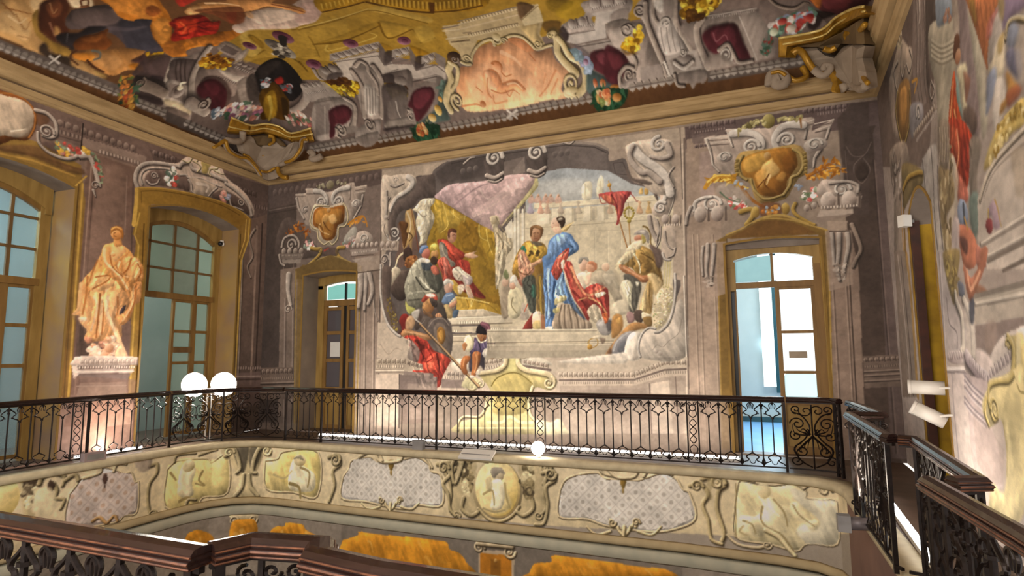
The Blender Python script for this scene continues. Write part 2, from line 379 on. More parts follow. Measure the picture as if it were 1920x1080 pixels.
def plaster(cv, name, to3d, nrm, holes=(), keep=None, specs=None, gain=1.):
    """turn a painted canvas into plaster: cells inside an outline become that fresco's own mesh, a few mm proud"""
    H, Wd = cv.h, cv.w; U, V = np.meshgrid(cv.u0 + np.arange(Wd) * cv.ru, cv.v0 + np.arange(H) * cv.rv)
    cu, cvv = (U[:-1, :-1] + cv.ru / 2)[:1], (V[:-1, :-1] + cv.rv / 2)[:, :1]
    lab = np.zeros((H - 1, Wd - 1), np.int32)
    if keep is not None: lab[~keep(U[:-1, :-1] + cv.ru / 2, V[:-1, :-1] + cv.rv / 2)] = -1
    for h in holes: lab[cv.inside(np.array(h), cu, cvv)] = -1
    for i, (nm, P) in enumerate(cv.objs): lab[(lab >= 0) & cv.inside(P, cu, cvv)] = i + 1
    names = [name] + [o[0] for o in cv.objs]; made = {}
    quads = np.arange(H * Wd).reshape(H, Wd); quads = np.stack([quads[:-1, :-1], quads[:-1, 1:], quads[1:, 1:], quads[1:, :-1]], -1)
    col = np.concatenate([np.clip(cv.a * gain, 0, 1).reshape(-1, 3), np.ones((H * Wd, 1), np.float32)], 1)
    P3 = to3d(U.ravel(), V.ravel()); N3 = nrm(U.ravel(), V.ravel())
    for i, nm in enumerate(names):
        f = quads[lab == i]
        if len(f) == 0: continue
        sp = (specs or {}).get(nm, {}); used, inv = np.unique(f, return_inverse=True); inv = inv.reshape(-1, 4)
        me = bpy.data.meshes.new(nm); me.vertices.add(len(used)); co = P3[used] + N3[used] * sp.get('proud', 0)
        me.vertices.foreach_set('co', co.astype(np.float32).ravel())
        me.loops.add(len(inv) * 4); me.polygons.add(len(inv))
        me.loops.foreach_set('vertex_index', inv.ravel().astype(np.int32)); me.polygons.foreach_set('loop_start', np.arange(0, len(inv) * 4, 4, dtype=np.int32))
        me.update(calc_edges=True)
        ca = me.color_attributes.new('paint', 'BYTE_COLOR', 'POINT'); ca.data.foreach_set('color_srgb', col[used].astype(np.float32).ravel())
        me.shade_smooth()
        o = link(sp.get('name', nm), me, PAINT); made[nm] = o
        for kk in ('label', 'category', 'group', 'kind'):
            if kk in sp: o[kk] = sp[kk]
    for nm, o in made.items():
        p = (specs or {}).get(nm, {}).get('parent')
        if p and p in made: o.parent = made[p]
    return made
# ---- painted shapes, millimetres on each wall
PB = """
f|8f7c6b 0 1|-3611,2001 4467,-30 -54,-1995 -4498,-288
f|75645a 0 1|-3479,1919 1074,-26 26,-2049 -1161,-67
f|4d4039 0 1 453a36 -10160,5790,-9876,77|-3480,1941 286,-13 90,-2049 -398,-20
s|6b5a50 14.2 14.2 1.00 0|-3296,1492 24,-1030
s|6b5a50 10.5 10.5 1.00 0|-3195,1358 45,-1327
f|5a4a44 0 1|-3479,1923 1073,2 3,-133 -1054,-80
n|egg 164.9 4a3c37,6d5a52,86716a 0.7|-3436,1840 1013,15
s|7a6860 14.6 14.6 0.60 0|-3456,1699 292,13
s|3b302c 14.6 14.6 0.60 0|-3455,1673 292,13
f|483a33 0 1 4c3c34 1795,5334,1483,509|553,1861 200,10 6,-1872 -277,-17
f|5d4c47 0 1|685,1705 40,112 -9,-1795 -63,-3
s|7a655c 6 6 0.80 0|683,1559 -3,-1513
s|6e5a50 4.7 4.7 0.60 0|719,1554 -7,-1376
s|3a2e2a 6 6 1.00 0|676,1560 -3,-1514
f|5e4c48 0 1|-272,1891 997,-3 -10,-143 -220,4 -773,-15
f|a38f7d 0 1 b5a18c -4847,5602,-4852,1084|-2405,1885 2133,-1 -28,-1582 -2123,-42
f|ab9883 0 1|-2405,1893 2133,-2 -3,-79 -2128,-8
s|5c4d45 19.3 19.3 1.00 0|-2404,1836 6,-1885
s|c2ae99 9.6 9.6 1.00 0|-2385,1790 4,-1838
s|6b5a4f 14.2 14.2 1.00 0|-278,1819 -41,-1856
s|cdbaa5 9.5 9.5 1.00 0|-291,1788 -40,-1826
f|9c8572 0 1 a78f7b -695,5045,-885,419|-266,1811 174,13 -14,-1849 -213,-12
s|b7a08a 6.4 6.4 1.00 0|-256,1236 -5,-1241
s|6f5c4f 5.5 5.5 1.00 0|-249,1236 -5,-1241
s|b7a08a 6.4 6.4 1.00 0|-226,1234 -6,-1237
s|6f5c4f 5.5 5.5 1.00 0|-219,1233 -6,-1236
s|b7a08a 6.3 6.3 1.00 0|-147,1227 -10,-1226
s|6f5c4f 5.4 5.4 1.00 0|-140,1226 -10,-1225
s|c0a990 7.1 7.1 1.00 0|-108,1131 20,-1127
f|8a7262 0 1|431,1208 116,-39 25,-173 -29,-984 -131,-7
s|a48b78 5.6 5.6 1.00 0|444,918 -11,-885
s|55443b 6.4 6.4 1.00 0|451,917 -11,-884
s|a48b78 5.5 5.5 1.00 0|506,914 -13,-878
s|55443b 6.3 6.3 1.00 0|513,914 -13,-878
s|3d302a 8.8 8.8 1.00 0|529,1084 -16,-1074
f|857163 0 1 9d8878 -7532,3805,-7441,169|-2628,1276 217,24 6,-1457 -186,-11
s|b29d8a 10.2 10.2 1.00 0|-2578,999 15,-1056
s|5f5047 10.2 10.2 1.00 0|-2564,998 15,-1054
s|b29d8a 10.1 10.1 1.00 0|-2531,997 13,-1052
s|5f5047 10.1 10.1 1.00 0|-2518,996 14,-1050
s|b29d8a 10 10 1.00 0|-2458,994 11,-1045
s|5f5047 10 10 1.00 0|-2445,993 12,-1044
f|806c5e 0 1 6c5a50 -9740,3709,-9572,88|-3320,1220 188,9 46,-1311 -200,-10
s|99857a 9.7 9.7 1.00 0|-3266,989 36,-1078
s|564840 9.7 9.7 1.00 0|-3251,989 36,-1077
s|99857a 9.6 9.6 1.00 0|-3189,986 34,-1071
s|564840 9.6 9.6 1.00 0|-3173,985 33,-1070
f|6b584d 0 1|561,528 169,10 -2,-160 -168,-13
n|acan 68 3f322c,7d685b,a38d7c 1|560,509 169,10
n|dent 30.1 40332d,6b584d,8d7868 1|564,474 170,11
s|8d7868 7.6 7.6 1.00 0|563,452 169,11
s|3f332d 7.6 7.6 1.00 0|562,444 169,11
s|8d7868 7.6 7.6 1.00 0|562,430 168,12
s|3f332d 7.6 7.6 1.00 0|561,422 169,12
s|8d7868 7.6 7.6 1.00 0|560,403 169,12
s|3f332d 7.6 7.6 1.00 0|559,395 169,12
f|6b584d 0 1|-3515,461 345,9 31,-236 -341,-15
n|acan 123.6 3f322c,7d685b,a38d7c 1|-3513,433 344,9
n|dent 54.7 40332d,6b584d,8d7868 1|-3494,380 342,11
s|8d7868 13.9 13.9 1.00 0|-3492,348 342,11
s|3f332d 13.9 13.9 1.00 0|-3492,335 342,12
s|8d7868 13.9 13.9 1.00 0|-3490,315 341,13
s|3f332d 13.9 13.9 1.00 0|-3490,303 342,13
s|8d7868 13.9 13.9 1.00 0|-3488,275 341,13
s|3f332d 13.9 13.9 1.00 0|-3488,263 342,14
o|mural|0|-2377,1869 2098,3 -26,-1561 -2109,-40
F|5b514d 0 1|-2309,1409 -11,86 39,75 96,91 65,86 8,66 116,-3 26,35 117,50 237,17 330,-5 274,0 202,-44 73,-45 9,-77 96,1 35,-139 88,-47 61,-63 32,-66 25,-83 -13,-191 -6,-159 78,-23 -28,-105 -52,-97 -113,-72 -76,-43 -40,-78 -97,-53 -333,15 -320,1 -626,69 -119,104 -118,77 -82,153 -39,163 10,161
f|4b423f 24 1 6a5f5a -4847,5714,-2629,4992|-1853,1888 237,9 330,-1 274,0 202,-43 66,-48 1,-116 -272,20 -217,17 -384,22 -286,-15 -64,85
s|8d7f73 24 24 1.00 0|-1853,1895 237,17 330,-5 274,0 202,-44 73,-45
s|3d3532 9 9 1.00 0|-1836,1870 240,17 310,-2 274,0 191,-41 71,-45
f|5f5551 0 1|-728,1741 96,1 35,-119 -111,20
s|463d3a 6.6 6.6 1.00 0|-706,1725 60,-1 30,-85 -78,16 -12,70
f|554b48 0 1|-2112,1813 116,-3 19,-164 -137,-8
s|3f3633 8 8 1.00 0|-2090,1783 73,-2 10,-101 -82,-6 -1,109
b|4a4240,5d534f,766a63 61.2 67.7 1|-1696,1810
b|4a4240,5d534f,766a63 60.7 67.4 1|-1648,1812
b|4a4240,5d534f,766a63 61.8 68 1|-1745,1805
b|4a4240,5d534f,766a63 54.5 64 1|-1085,1832
b|4a4240,5d534f,766a63 54 63.7 1|-1041,1833
b|4a4240,5d534f,766a63 53.6 63.5 1|-999,1834
f|9ba3a8 0 1 b7b4a8 -2834,5122,-2860,3884|-1288,1679 56,43 217,12 275,-53 145,-102 95,-34 106,-104 -8,-225 -891,72
F|b9b8b0 43.5 0.50|-1233,1654 287,1 236,-79 -204,-52 -284,20
F|c0bdb2 40 0.50|-711,1525 225,-41 59,-104 -254,25
f|cdbf9f 0 1 c9b999 -2851,4294,-2896,2081|-1558,1237 230,231 972,-5 -32,-843 -1153,-18
f|d8cbaa 0 1|-1230,1523 779,-30 -1,-31 -778,27
s|a99a7d 4.2 4.2 1.00 0|-1230,1488 778,-26
s|efe3c4 4.3 4.3 1.00 0|-1230,1523 779,-31
f|d3c5a4 0 1|-1289,1400 805,-22 -1,-31 -805,20
s|a39478 5.1 5.1 1.00 0|-1290,1364 805,-18
s|ece0c0 4.3 4.3 1.00 0|-1289,1399 805,-22
f|ddd1b3 0 1|-1213,1482 49,-2 -2,-100 -48,1
s|a29478 5 5 1.00 0|-1163,1479 -1,-96
f|b1a58c 0 1|-1156,1468 20,-1 -1,-81 -20,0
f|ddd1b3 0 1|-1173,1480 48,-2 -1,-99 -48,1
s|a29478 5 5 1.00 0|-1123,1477 -1,-95
f|b1a58c 0 1|-1116,1466 19,-1 -1,-80 -20,0
f|ddd1b3 0 1|-1110,1478 47,-2 -1,-99 -48,2
s|a29478 5 5 1.00 0|-1061,1475 -2,-95
f|b1a58c 0 1|-1055,1464 20,-1 -2,-80 -19,0
f|ddd1b3 0 1|-1021,1474 47,-1 -2,-98 -47,1
s|a29478 4.9 4.9 1.00 0|-973,1472 -1,-94
f|b1a58c 0 1|-966,1461 19,-1 -2,-79 -19,0
f|ddd1b3 0 1|-901,1470 46,-2 -2,-96 -46,1
s|a29478 4.8 4.8 1.00 0|-853,1467 -3,-93
f|b1a58c 0 1|-847,1456 18,-1 -1,-78 -19,0
f|ddd1b3 0 1|-815,1466 45,-1 -3,-96 -44,1
s|a29478 4.8 4.8 1.00 0|-769,1464 -2,-92
f|b1a58c 0 1|-763,1453 19,-1 -2,-77 -19,0
F|9d8fa0 0 0.85|-1264,1543 23,-8 -6,-22 17,-52 -47,5 15,49
F|c58f74 0 0.85|-1195,1536 23,-8 -6,-22 16,-51 -45,4 15,49
F|bf9a80 0 0.85|-1149,1531 22,-8 -6,-22 16,-51 -45,5 15,48
F|b3a08a 0 0.85|-1059,1521 22,-8 -6,-21 16,-51 -45,5 15,48
F|b0a189 0 0.85|-943,1509 21,-8 -6,-21 16,-50 -44,4 15,48
F|b5977a 0 0.85|-741,1487 21,-7 -6,-21 15,-49 -42,4 14,47
F|bd8f66 0 0.85|-561,1468 20,-7 -6,-20 13,-48 -40,4 14,45
F|b08a4e 0 0.85|-506,1462 19,-7 -5,-20 13,-48 -40,4 14,45
F|c99074 0 0.60|-1264,1571 29,2 11,-40 -46,-1
b|8f6a50,c79a7a,e0b998 28 33.6 1|-1248,1579
F|c99074 0 0.60|-1218,1566 29,2 11,-40 -46,0
b|8f6a50,c79a7a,e0b998 27.8 33.4 1|-1201,1574
F|c99074 0 0.60|-1166,1560 29,3 10,-40 -45,-1
b|8f6a50,c79a7a,e0b998 27.5 33.3 1|-1150,1569
F|c99074 0 0.60|-1132,1557 28,2 11,-40 -45,-1
b|8f6a50,c79a7a,e0b998 27.3 33.1 1|-1116,1565
F|c99074 0 0.60|-1081,1551 28,2 10,-39 -44,-1
b|8f6a50,c79a7a,e0b998 27 33 1|-1065,1559
F|d9cfae 0 0.90|-909,1597 33,34 32,-20 -7,-96 -54,1
F|d9cfae 0 0.90|-809,1618 25,40 15,-39 -10,-90 -35,-2
s|b3a885 6.5 6.5 1.00 0|-887,1611 -2,-92
s|b3a885 6.4 6.4 1.00 0|-790,1621 -5,-85
F|c9a35c 0 1|-551,1540 17,9 4,-37 -22,0
F|c49a4c 0 1|-521,1542 22,3 -1,-39 -20,2
s|bdae90 6.4 6.4 0.70 0|-835,1311 -3,-237
s|e1d5b6 6.3 6.3 0.70 0|-827,1310 -4,-236
s|bdae90 6.3 6.3 0.70 0|-756,1304 -3,-235
s|e1d5b6 6.3 6.3 0.70 0|-749,1303 -4,-234
s|bdae90 6.2 6.2 0.70 0|-673,1297 -4,-233
s|e1d5b6 6.2 6.2 0.70 0|-666,1296 -5,-232
s|b8a98b 5.9 5.9 0.80 0|-1232,1307 397,4 248,-17
s|b9aa8c 5.9 5.9 0.80 0|-1187,1314 -4,-326
s|ded2b4 5.9 5.9 0.80 0|-1181,1313 -4,-325
s|b9aa8c 5.8 5.8 0.80 0|-1091,1306 -5,-323
s|ded2b4 5.8 5.8 0.80 0|-1085,1305 -5,-322
s|b9aa8c 5.7 5.7 0.80 0|-1002,1298 -6,-319
s|ded2b4 5.7 5.7 0.80 0|-997,1298 -6,-319
f|b7a78b 0 0.50|-1136,1266 39,0 -2,-122 -39,3
F|a4898a 0 1 b39591 -5663,5099,-4267,4397|-1964,1645 28,29 83,47 170,-1 153,0 148,19 168,-33 -19,-69 -63,-65 -88,-92 -64,-84 -71,-36 -58,36 -85,56 -156,102
F|b99d97 3.8 0.60|-1682,1503 132,78 167,103 150,6 -63,-106 -158,-115 -129,-49
S|c7aea5 13.9 5.6 0.94 3.5|-1616,1662 59,-74 136,34
S|8a7073 22.8 8.5 0.68 5.3|-1818,1566 169,106 119,24
S|c4aa9f 16.6 8.3 0.81 4.3|-1662,1477 176,85 141,87
F|c9bd7c 1.8 0.90|-1214,1706 11,-73 -93,-91 -101,-91 -64,-60 39,51 114,120 69,81
S|9c9158 10.5 5.2 0.94 0|-1203,1639 -93,-97 -127,-130
f|9c7a1e 0 1 8a6416 -5870,4742,-4656,3175|-1999,1585 35,54 49,-25 390,-253 17,-8 2,-238 36,-237 31,-82 -309,34 -40,133 -207,182 -30,189 28,67
F|b08f2c 6 0.80|-1964,1626 119,-88 28,-71 -97,-42 -42,54
F|b59433 6 0.70|-1929,1565 200,-82 -20,-48 -123,-20 -62,-25
F|7a5612 11.6 0.70|-1749,1460 120,-35 13,-99 -66,-140 -67,65 -27,125
F|a17f20 5.7 0.70|-1629,1412 121,-71 1,-226 -45,62 -58,125
S|cdb04c 12.8 7.1 0.94 0|-1818,1541 1,-56
S|cdb04c 12.6 7 0.94 0|-1729,1489 -7,-42
S|cdb04c 12.4 6.9 0.94 0|-1623,1418 7,-80 58,-35
S|cdb04c 12.3 6.8 0.94 0|-1570,1383 12,-80 32,-92
S|cdb04c 12.8 7.1 0.94 0|-1845,1532 69,-57
S|cdb04c 13 7.2 0.94 0|-1901,1600 43,-155 -55,-57
F|94731c 15.4 0.50|-1789,1218 276,-43 7,-119 5,-118 -247,71
F|c3b799 0 1|-2128,1585 57,52 71,9 36,-14 -7,-31 -28,-29 36,-67 -21,-73 -27,-36 -14,-55 -42,-22 -29,-11 21,56 -30,72 -8,58 14,50 -44,30
F|ddd2b4 0 1|-2099,1544 43,21 43,-29 -6,-63 -7,-63 -42,-34 -29,59 21,30
S|9c8f74 20.5 11.7 1.00 0|-2013,1586 22,-65 -7,-76
S|efe6cb 20.7 11.8 1.00 0|-2071,1618 43,15 36,-4
S|8e8168 13.3 7.4 0.94 0|-2099,1557 44,-43 28,10
S|a09276 14.6 7.3 0.94 0|-2033,1436 8,-51 -28,-36
F|b3a383 0 1|-1544,1459 32,15 32,-15 7,-37 -13,-28 50,-59 50,-45 0,-53 -38,-45 -13,-70 -32,-92 -32,-51 -6,195 7,83 -12,85 -13,49
S|d5c8a8 21.5 13.4 1.00 0|-1487,1274 38,21 51,-46
S|7f7156 16.2 10.8 0.94 0|-1493,1352 44,-81 -38,-98
S|d9ccab 24 13.3 0.94 0|-1455,1230 -20,-117 -13,-105
b|8e7d5c,bcaa86,d8c8a4 66.1 86.9 1|-1515,1441
S|7f7156 12.2 8.1 0.94 0|-1499,1461 25,-51 38,-63 44,-45
f|d8cfb8 0 1|-1435,1383 51,55 5,-131 -38,3
s|d9d0ba 22 22 1.00 0|-1365,1496 -4,-477
s|a1967f 9.2 9.2 1.00 0|-1352,1518 -5,-471
s|d9d0ba 22 22 1.00 0|-1340,1493 -4,-475
s|a1967f 9.1 9.1 1.00 0|-1327,1516 -5,-470
s|d9d0ba 21.8 21.8 1.00 0|-1309,1490 -5,-474
s|a1967f 9.1 9.1 1.00 0|-1296,1513 -5,-469
f|6b5247 0 1|-2266,1483 44,21 65,52 38,-87 38,-181 -42,-72 -115,-56 -46,67 36,93
F|b58f52 2.1 0.95|-2201,1554 51,27 30,-86 9,-90 -29,-49 -5,-94 -23,65 -36,-42 -15,65 28,62
S|e0c795 20.9 12 1.00 0|-2186,1559 30,-86 -20,-101
F|5d3a1c 0 1|-2251,1494 73,-13 -13,-57 15,-26 -28,-94 -23,72 -8,52
s|7a3f28 8.2 10.3 1.00 0|-2150,1575 62,-299
S|4a3218 13.3 7.4 1.00 0|-2169,1410 29,-28 -28,-36
S|e6d3a6 23.7 14.8 1.00 0|-2218,1267 -36,-29 -21,-63
F|3b2a24 0 1|-2204,1298 51,2 15,-58 -28,-36 -44,16
F|8f5a2c 0 1|-2188,1233 86,7 -6,-75 -79,-2
d|b06a34,6d3b1c,c98c4c 14 32.6 3 0|-2196,1240 101,-1 1,-75 -108,0
F|7d2a20 0 1|-1941,1334 28,10 48,-10 69,-55 67,-53 -20,-35 40,-52 20,-73 59,-81 52,-55 -13,-12 -91,34 -66,27 -67,64 -41,94 -56,126
F|b23a28 0 1|-1927,1339 63,-11 61,-48 74,-54 -13,-30 -40,-15 -48,21 -41,46 -35,46
F|c84a34 3.9 0.80|-1864,1322 48,-35 40,-52 -20,-17 -41,34
F|a03125 0 1|-1789,1187 87,-12 13,-103 -59,22 -34,50
F|7b7365 0 1|-1927,1314 35,4 28,-46 14,-62 48,-40 -14,-24 -61,16 -35,52
S|a79c86 17.1 8.5 1.00 0|-1906,1300 21,-63 49,-53
b|8a5a40,b98264,d9a888 106.9 144.7 1|-1827,1359
F|5c3322 0 1|-1861,1371 10,36 34,4 27,-21 -10,-12 -37,10 -10,-49
S|7d4a34 8.5 5.6 1.00 0|-1813,1367 17,-8
s|5e3324 4.9 4.9 1.00 0|-1824,1363 11,0
F|d2a380 0 1|-1729,1226 47,8 46,6 -26,-13 33,-23 -33,-10 -60,10
S|a5714f 6.9 5.5 0.94 0|-1722,1207 53,-10
F|cfc2a8 0 1|-1822,1128 47,16 40,-33 53,-39 7,-43 -27,-16 20,-49 20,-37 -33,-4 -26,55 -21,61 -46,14 -27,32
F|b1a09c 1.9 0.90|-1742,1087 67,-22 0,-36 -33,-22 -27,37
S|e9dec5 22.3 13.9 1.00 0|-1802,1127 47,-21 47,-39
S|8a7a68 12.5 6.9 1.00 0|-1775,1059 20,23 13,-37
F|8a3026 1.9 0.80|-1715,1019 66,-33 -20,-17 85,-51 -72,15 -32,31
F|c7a184 0 1|-1722,1008 27,-2 33,-79 -26,-4
F|caa03a 0 1|-1829,1056 34,-14 47,-69 -27,-23 -40,38
F|e2d2b8 1.9 0.90|-1782,1011 41,10 13,-31 -40,-34
f|c79d35 0 1 a8801e -5343,2671,-4373,2460|-1811,940 116,-17 206,-44 44,-83 -19,-11 -127,39 -197,7 -6,60
S|e3c25c 19.4 11.1 1.00 0|-1808,937 113,-14 143,-36
S|8a6414 12.3 6.8 1.00 0|-1715,918 14,-48 -20,-41
S|e6c968 12.2 6.8 1.00 0|-1682,910 0,-41 20,46
S|8a6414 8.1 5.4 0.94 0|-1630,896 78,-20 63,-49
f|c3b397 0 1|-1774,848 183,0 127,-42 74,-23 0,-34 -437,5 -27,43 73,4
s|e4d9be 6.6 6.6 1.00 0|-1774,847 183,0
s|8b7d67 6.6 6.6 1.00 0|-1787,801 190,0
f|a7987f 0 1|-1591,845 127,-39 -127,-5
f|cfc1a5 0 1|-1861,794 409,-3 0,-35 -369,4
s|ece2c8 8.6 8.6 1.00 0|-1861,797 416,-1
s|7e705b 11.4 11.4 1.00 0|-1827,751 437,1
n|dent 48.5 8b7d67,c3b397,ece2c8 1|-1774,764 157,1
f|c0b094 0 1|-1824,742 698,-17 -1,-44 -697,20
n|dent 49 8b7d67,c3b397,ece2c8 1|-1814,709 34,1
n|dent 43.4 8b7d67,c3b397,ece2c8 1|-1540,717 88,-2
s|8a7c66 13.2 13.2 1.00 0|-1820,683 454,-3
f|b5a58a 0 1|-1820,677 454,-6 -1,-105 -453,4
s|7b6e59 8.5 8.5 1.00 0|-1820,641 454,-4
s|dfd3b8 7.6 7.6 1.00 0|-1820,674 430,-5
f|a69781 0 1|-1820,618 454,-6 -1,-113 -452,1
F|57483f 0 1 3e322c -6801,3371,-6704,2837|-2316,1000 6,63 50,67 80,20 30,-33 -28,-80 -13,-93 -58,-10
S|7c6a5c 11.9 7.4 0.94 0|-2302,1043 50,80 65,18
F|c7b79a 0 1|-2312,1146 37,29 44,-34 -43,-55 -43,-48
F|8d8a76 0 1 6a6858 -6451,3351,-5811,2726|-2087,1220 64,-17 84,-55 35,-64 21,-141 -13,-36 -41,-23 -83,-3 -91,-9 -58,21 -22,76 -9,63 21,68 35,67
F|b3af97 8.1 0.80|-2151,1161 64,40 22,-64 -14,-55 -63,-47 -44,21
F|47483f 6 0.90|-2066,1199 71,-4 70,-67 28,-105 -41,-53 -41,26 -43,58 -29,70
S|c2bea6 26 11.6 0.94 0|-2079,1082 72,-72 49,-27
S|3f3e35 20.3 8.7 1.00 0|-2107,1089 58,-77 91,-41
S|a5a28c 23.3 8.7 0.81 0|-2170,974 93,14 119,-5
S|4a483d 23.2 11.6 0.81 0|-2162,930 113,8 91,33
F|39424a 4 0.90|-2062,1193 74,-11 -7,-49 -56,9
F|aeab52 0 1|-2191,931 29,-38 51,-21 -7,-30 -43,-5 -25,44
b|8c4030,bd6a55,dd9880 102 124 1|-2031,1253
F|5d7aa8 0 1|-2084,1270 17,36 35,5 22,-18 -35,-13 -21,-30
S|8fa8c8 17.5 11.7 1.00 0|-2074,1288 28,17
F|d7cdb8 0 1|-2087,1213 35,11 57,-23 -14,-18 -64,11
b|6d4528,a8763f,d1a25e 92.3 115.7 1|-1961,1239
F|b29a3a 0 1|-2000,1289 18,26 35,1 14,-20 -7,-24 -49,-3
F|e5d15a 2 0.90|-1996,1301 35,16 21,-20 -28,-11
F|3c2a1e 0 1|-1995,1207 27,23 35,-33 -20,-30 -28,8
F|b04c3c 0 1|-1939,1191 48,28 41,-34 21,-75 -7,-48 -54,-15 -14,56 -21,38
F|d17662 2 0.80|-1891,1213 27,-27 8,-74 -28,-11
S|7e2c22 12.8 8.5 1.00 0|-1912,1177 21,-63 -6,-55
F|b05a44 0 1|-1981,1163 42,-9 14,-50 -34,-4 -29,32
F|8f3a2c 1.9 0.70|-1863,1131 34,-21 0,-42 -27,-5
b|a06a54,cfa086,ecc8ae 97.9 131.2 1|-1852,1008
F|d9d2c2 0 1|-1890,1047 27,20 41,-18 7,-30 -34,19 -31,-16
F|5a7396 0 1|-1903,907 27,54 48,10 27,-26 -14,-29 -33,-23
F|b5a98c 0 1|-1848,893 53,46 -6,-60 -13,-23
F|a98f5c 0 1|-1889,883 54,-2 14,-79 -47,1
F|b98060 0 1|-1848,887 47,28 6,12 7,-36 -40,-29
F|41556b 0 1|-1814,844 40,4 -20,-47 -27,1
S|8fa5c0 16.8 11.2 1.00 0|-1869,948 47,10
F|4a3d37 0 1|-2083,865 64,-26 82,70 48,-26 28,-86 -20,-59 -69,26 -54,-54 -56,32 -42,-23 -29,62 -8,49
F|403a35 3.9 0.90|-1951,903 55,-20 28,-86 -41,14
b|6a4324,a8713c,d19a5c 138 165.2 1|-2009,881
F|3a302b 0 1|-1993,935 49,-8 7,-43 -20,-11 -28,25
F|9e3a2a 0 1|-2063,926 42,41 70,-3 14,-43 -56,21 -48,-29
F|e3d8c2 2 0.90|-2028,962 42,10 35,-20 -35,-8
F|b9b2a6 2 0.90|-2139,843 63,22 -13,-61 -28,-11
S|6a5138 12.8 7.1 1.00 0|-2048,864 29,-25 34,11
F|6a4a30 0 1|-2047,839 55,-1 28,-38 -41,14
S|b8b0a4 14.4 8.6 0.94 0|-2125,811 64,-44 28,23
F|5c5048 3.9 0.80|-2047,815 56,-14 -27,-72 -43,38
F|c38a5e 0 1|-1950,824 27,11 24,-25 -23,-17 -24,7
S|8a5330 7 7 1.00 0|-1936,830 3,-31
S|8a5330 7 7 1.00 0|-1919,826 0,-30
F|4e4440 0 1 63574f -5973,2330,-5539,1676|-2018,741 27,48 55,17 61,-14 41,-55 17,-72 -9,-83 -20,-53 -47,-17 -55,23 -41,61 -25,72
F|6b5c50 5.8 0.80|-1956,752 47,17 48,-44 14,-77 -13,-60 -47,-17 -41,48 -15,72
F|8a5c22 0 1|-1939,709 24,33 34,-22 7,-54 -20,-42 -34,19
F|c28a34 1.9 0.90|-1925,703 20,17 14,-30 -6,-42 -21,13
S|857669 12.7 8.5 0.94 0|-2005,741 41,47 69,10 48,-49
F|7d1f1a 0 1|-2239,796 35,42 44,-19 -14,-74 -27,-61 -44,13
F|c09468 2 0.95|-2175,807 36,17 29,-44 -21,-48 -42,-18 -15,44
F|9a2c20 0 1|-2194,671 49,42 71,-32 57,-31 42,-54 41,-49 55,-77 -27,-77 -80,-71 -97,10 -43,60 6,108 -16,91
F|a97446 0 1|-2223,703 35,30 58,-14 84,-20 56,-13 14,-24 -41,-12 -85,32 -71,7 -35,-11
S|cf9a66 20.2 11.6 1.00 0|-2187,714 85,-14 84,-20
F|a02c20 0 1|-2198,677 82,-2 99,-33 45,-54 87,-39 52,-30 -26,-53 -34,-60 -16,-60 -44,-9 -13,76 -75,22 -27,46 3,85 -41,54 -64,33
F|c5402a 7.4 0.90|-2033,497 78,68 87,-23 -34,-76 -69,-30 -53,15
F|7a1d16 7.5 0.80|-2097,659 54,-24 9,-92 -26,-46 -19,92
F|d4563a 4.9 0.80|-2015,489 52,23 -8,-54 -44,0
S|7a1d16 24.8 12.4 1.00 0|-1937,557 18,-91 -16,-106
S|7a1d16 16.1 10.8 1.00 0|-2016,604 44,-69 -43,-31
F|6f625a 5.1 0.90|-2170,668 27,-8 64,-63 10,-39 -26,-61 -73,39 17,69
f|c0ad97 0 1 b5a28d -7186,2305,-7171,1610|-2415,785 76,-2 58,-73 129,-58 -8,-62 -17,-62 -242,1
T|5c4f4a,a8998c,dccfc0 9.4 9.4|-2471,1130 25,-247 31,-90
S|a08d79 11.3 7.6 0.94 0|-2392,632 67,-72 64,39 47,-16
F|cbb9a4 0 1|-1825,496 59,30 117,-60 -116,-44 -51,29
f|b8a690 0 1|-1455,554 497,-59 479,52 166,25 -4,-103 -642,-36 -528,34
F|bdb4a0 2.3 0.80|-1495,554 88,20 124,-11 105,-39 45,-43 -275,7
f|a8957f 0 1|-2428,525 251,-1 126,-35 10,-38 -385,-17
n|acan 112.8 6b5a4c,a9967f,d9c9b0 1|-2418,511 232,0
n|acan 84.9 5a4a40,8f7d6b,b8a68f 1|-2177,504 127,-29
n|dent 56.4 6b5a4c,a38f79,d2c0a6 1|-2422,475 228,0
f|8b7868 0 1|-2426,457 227,1 1,-31 -228,-1
s|d4c3aa 15.6 15.6 1.00 0|-2426,445 228,3
f|7f6d63 0 1|-2198,442 236,-14 1,-98 -235,-4
f|bfa994 0 1 c5ae98 -7051,1255,-7028,159|-2426,418 192,1 11,-399 -203,-9
f|6e5d56 0 1 8a7466 -6498,1212,-6484,294|-2234,419 298,-13 3,-300 -296,-26
s|4b3e39 11.4 11.4 1.00 0|-2230,419 2,-361
f|a38d7c 5 0.50|-2165,358 217,2 2,-225 -215,-22
n|acan 81 5f5048,a3917f,cdbca6 1|-1867,429 127,-7
f|7c6a61 0 1|-1901,391 169,-6 0,-52 -169,-2
n|dent 47.7 5f5048,94826f,bba993 1|-1884,402 144,-6
n|acan 91.9 6b5a4c,b7a590,dfd0ba 1|-1592,502 129,14
n|dent 45.9 5f5048,a3917f,d2c2aa 1|-1584,461 105,20
n|acan 83.6 6b5a4c,a38f7d,cdbca6 1|-1322,508 174,-27
s|6a5850 22.2 22.2 1.00 0|-1315,478 181,-25
n|acan 95 6b5a4c,b09d88,d6c6b0 1|-1090,426 475,2
n|acan 86.5 6b5a4c,b09d88,d6c6b0 1|-615,430 173,68
n|acan 84.6 6b5a4c,b09d88,d6c6b0 1|-442,500 120,-1
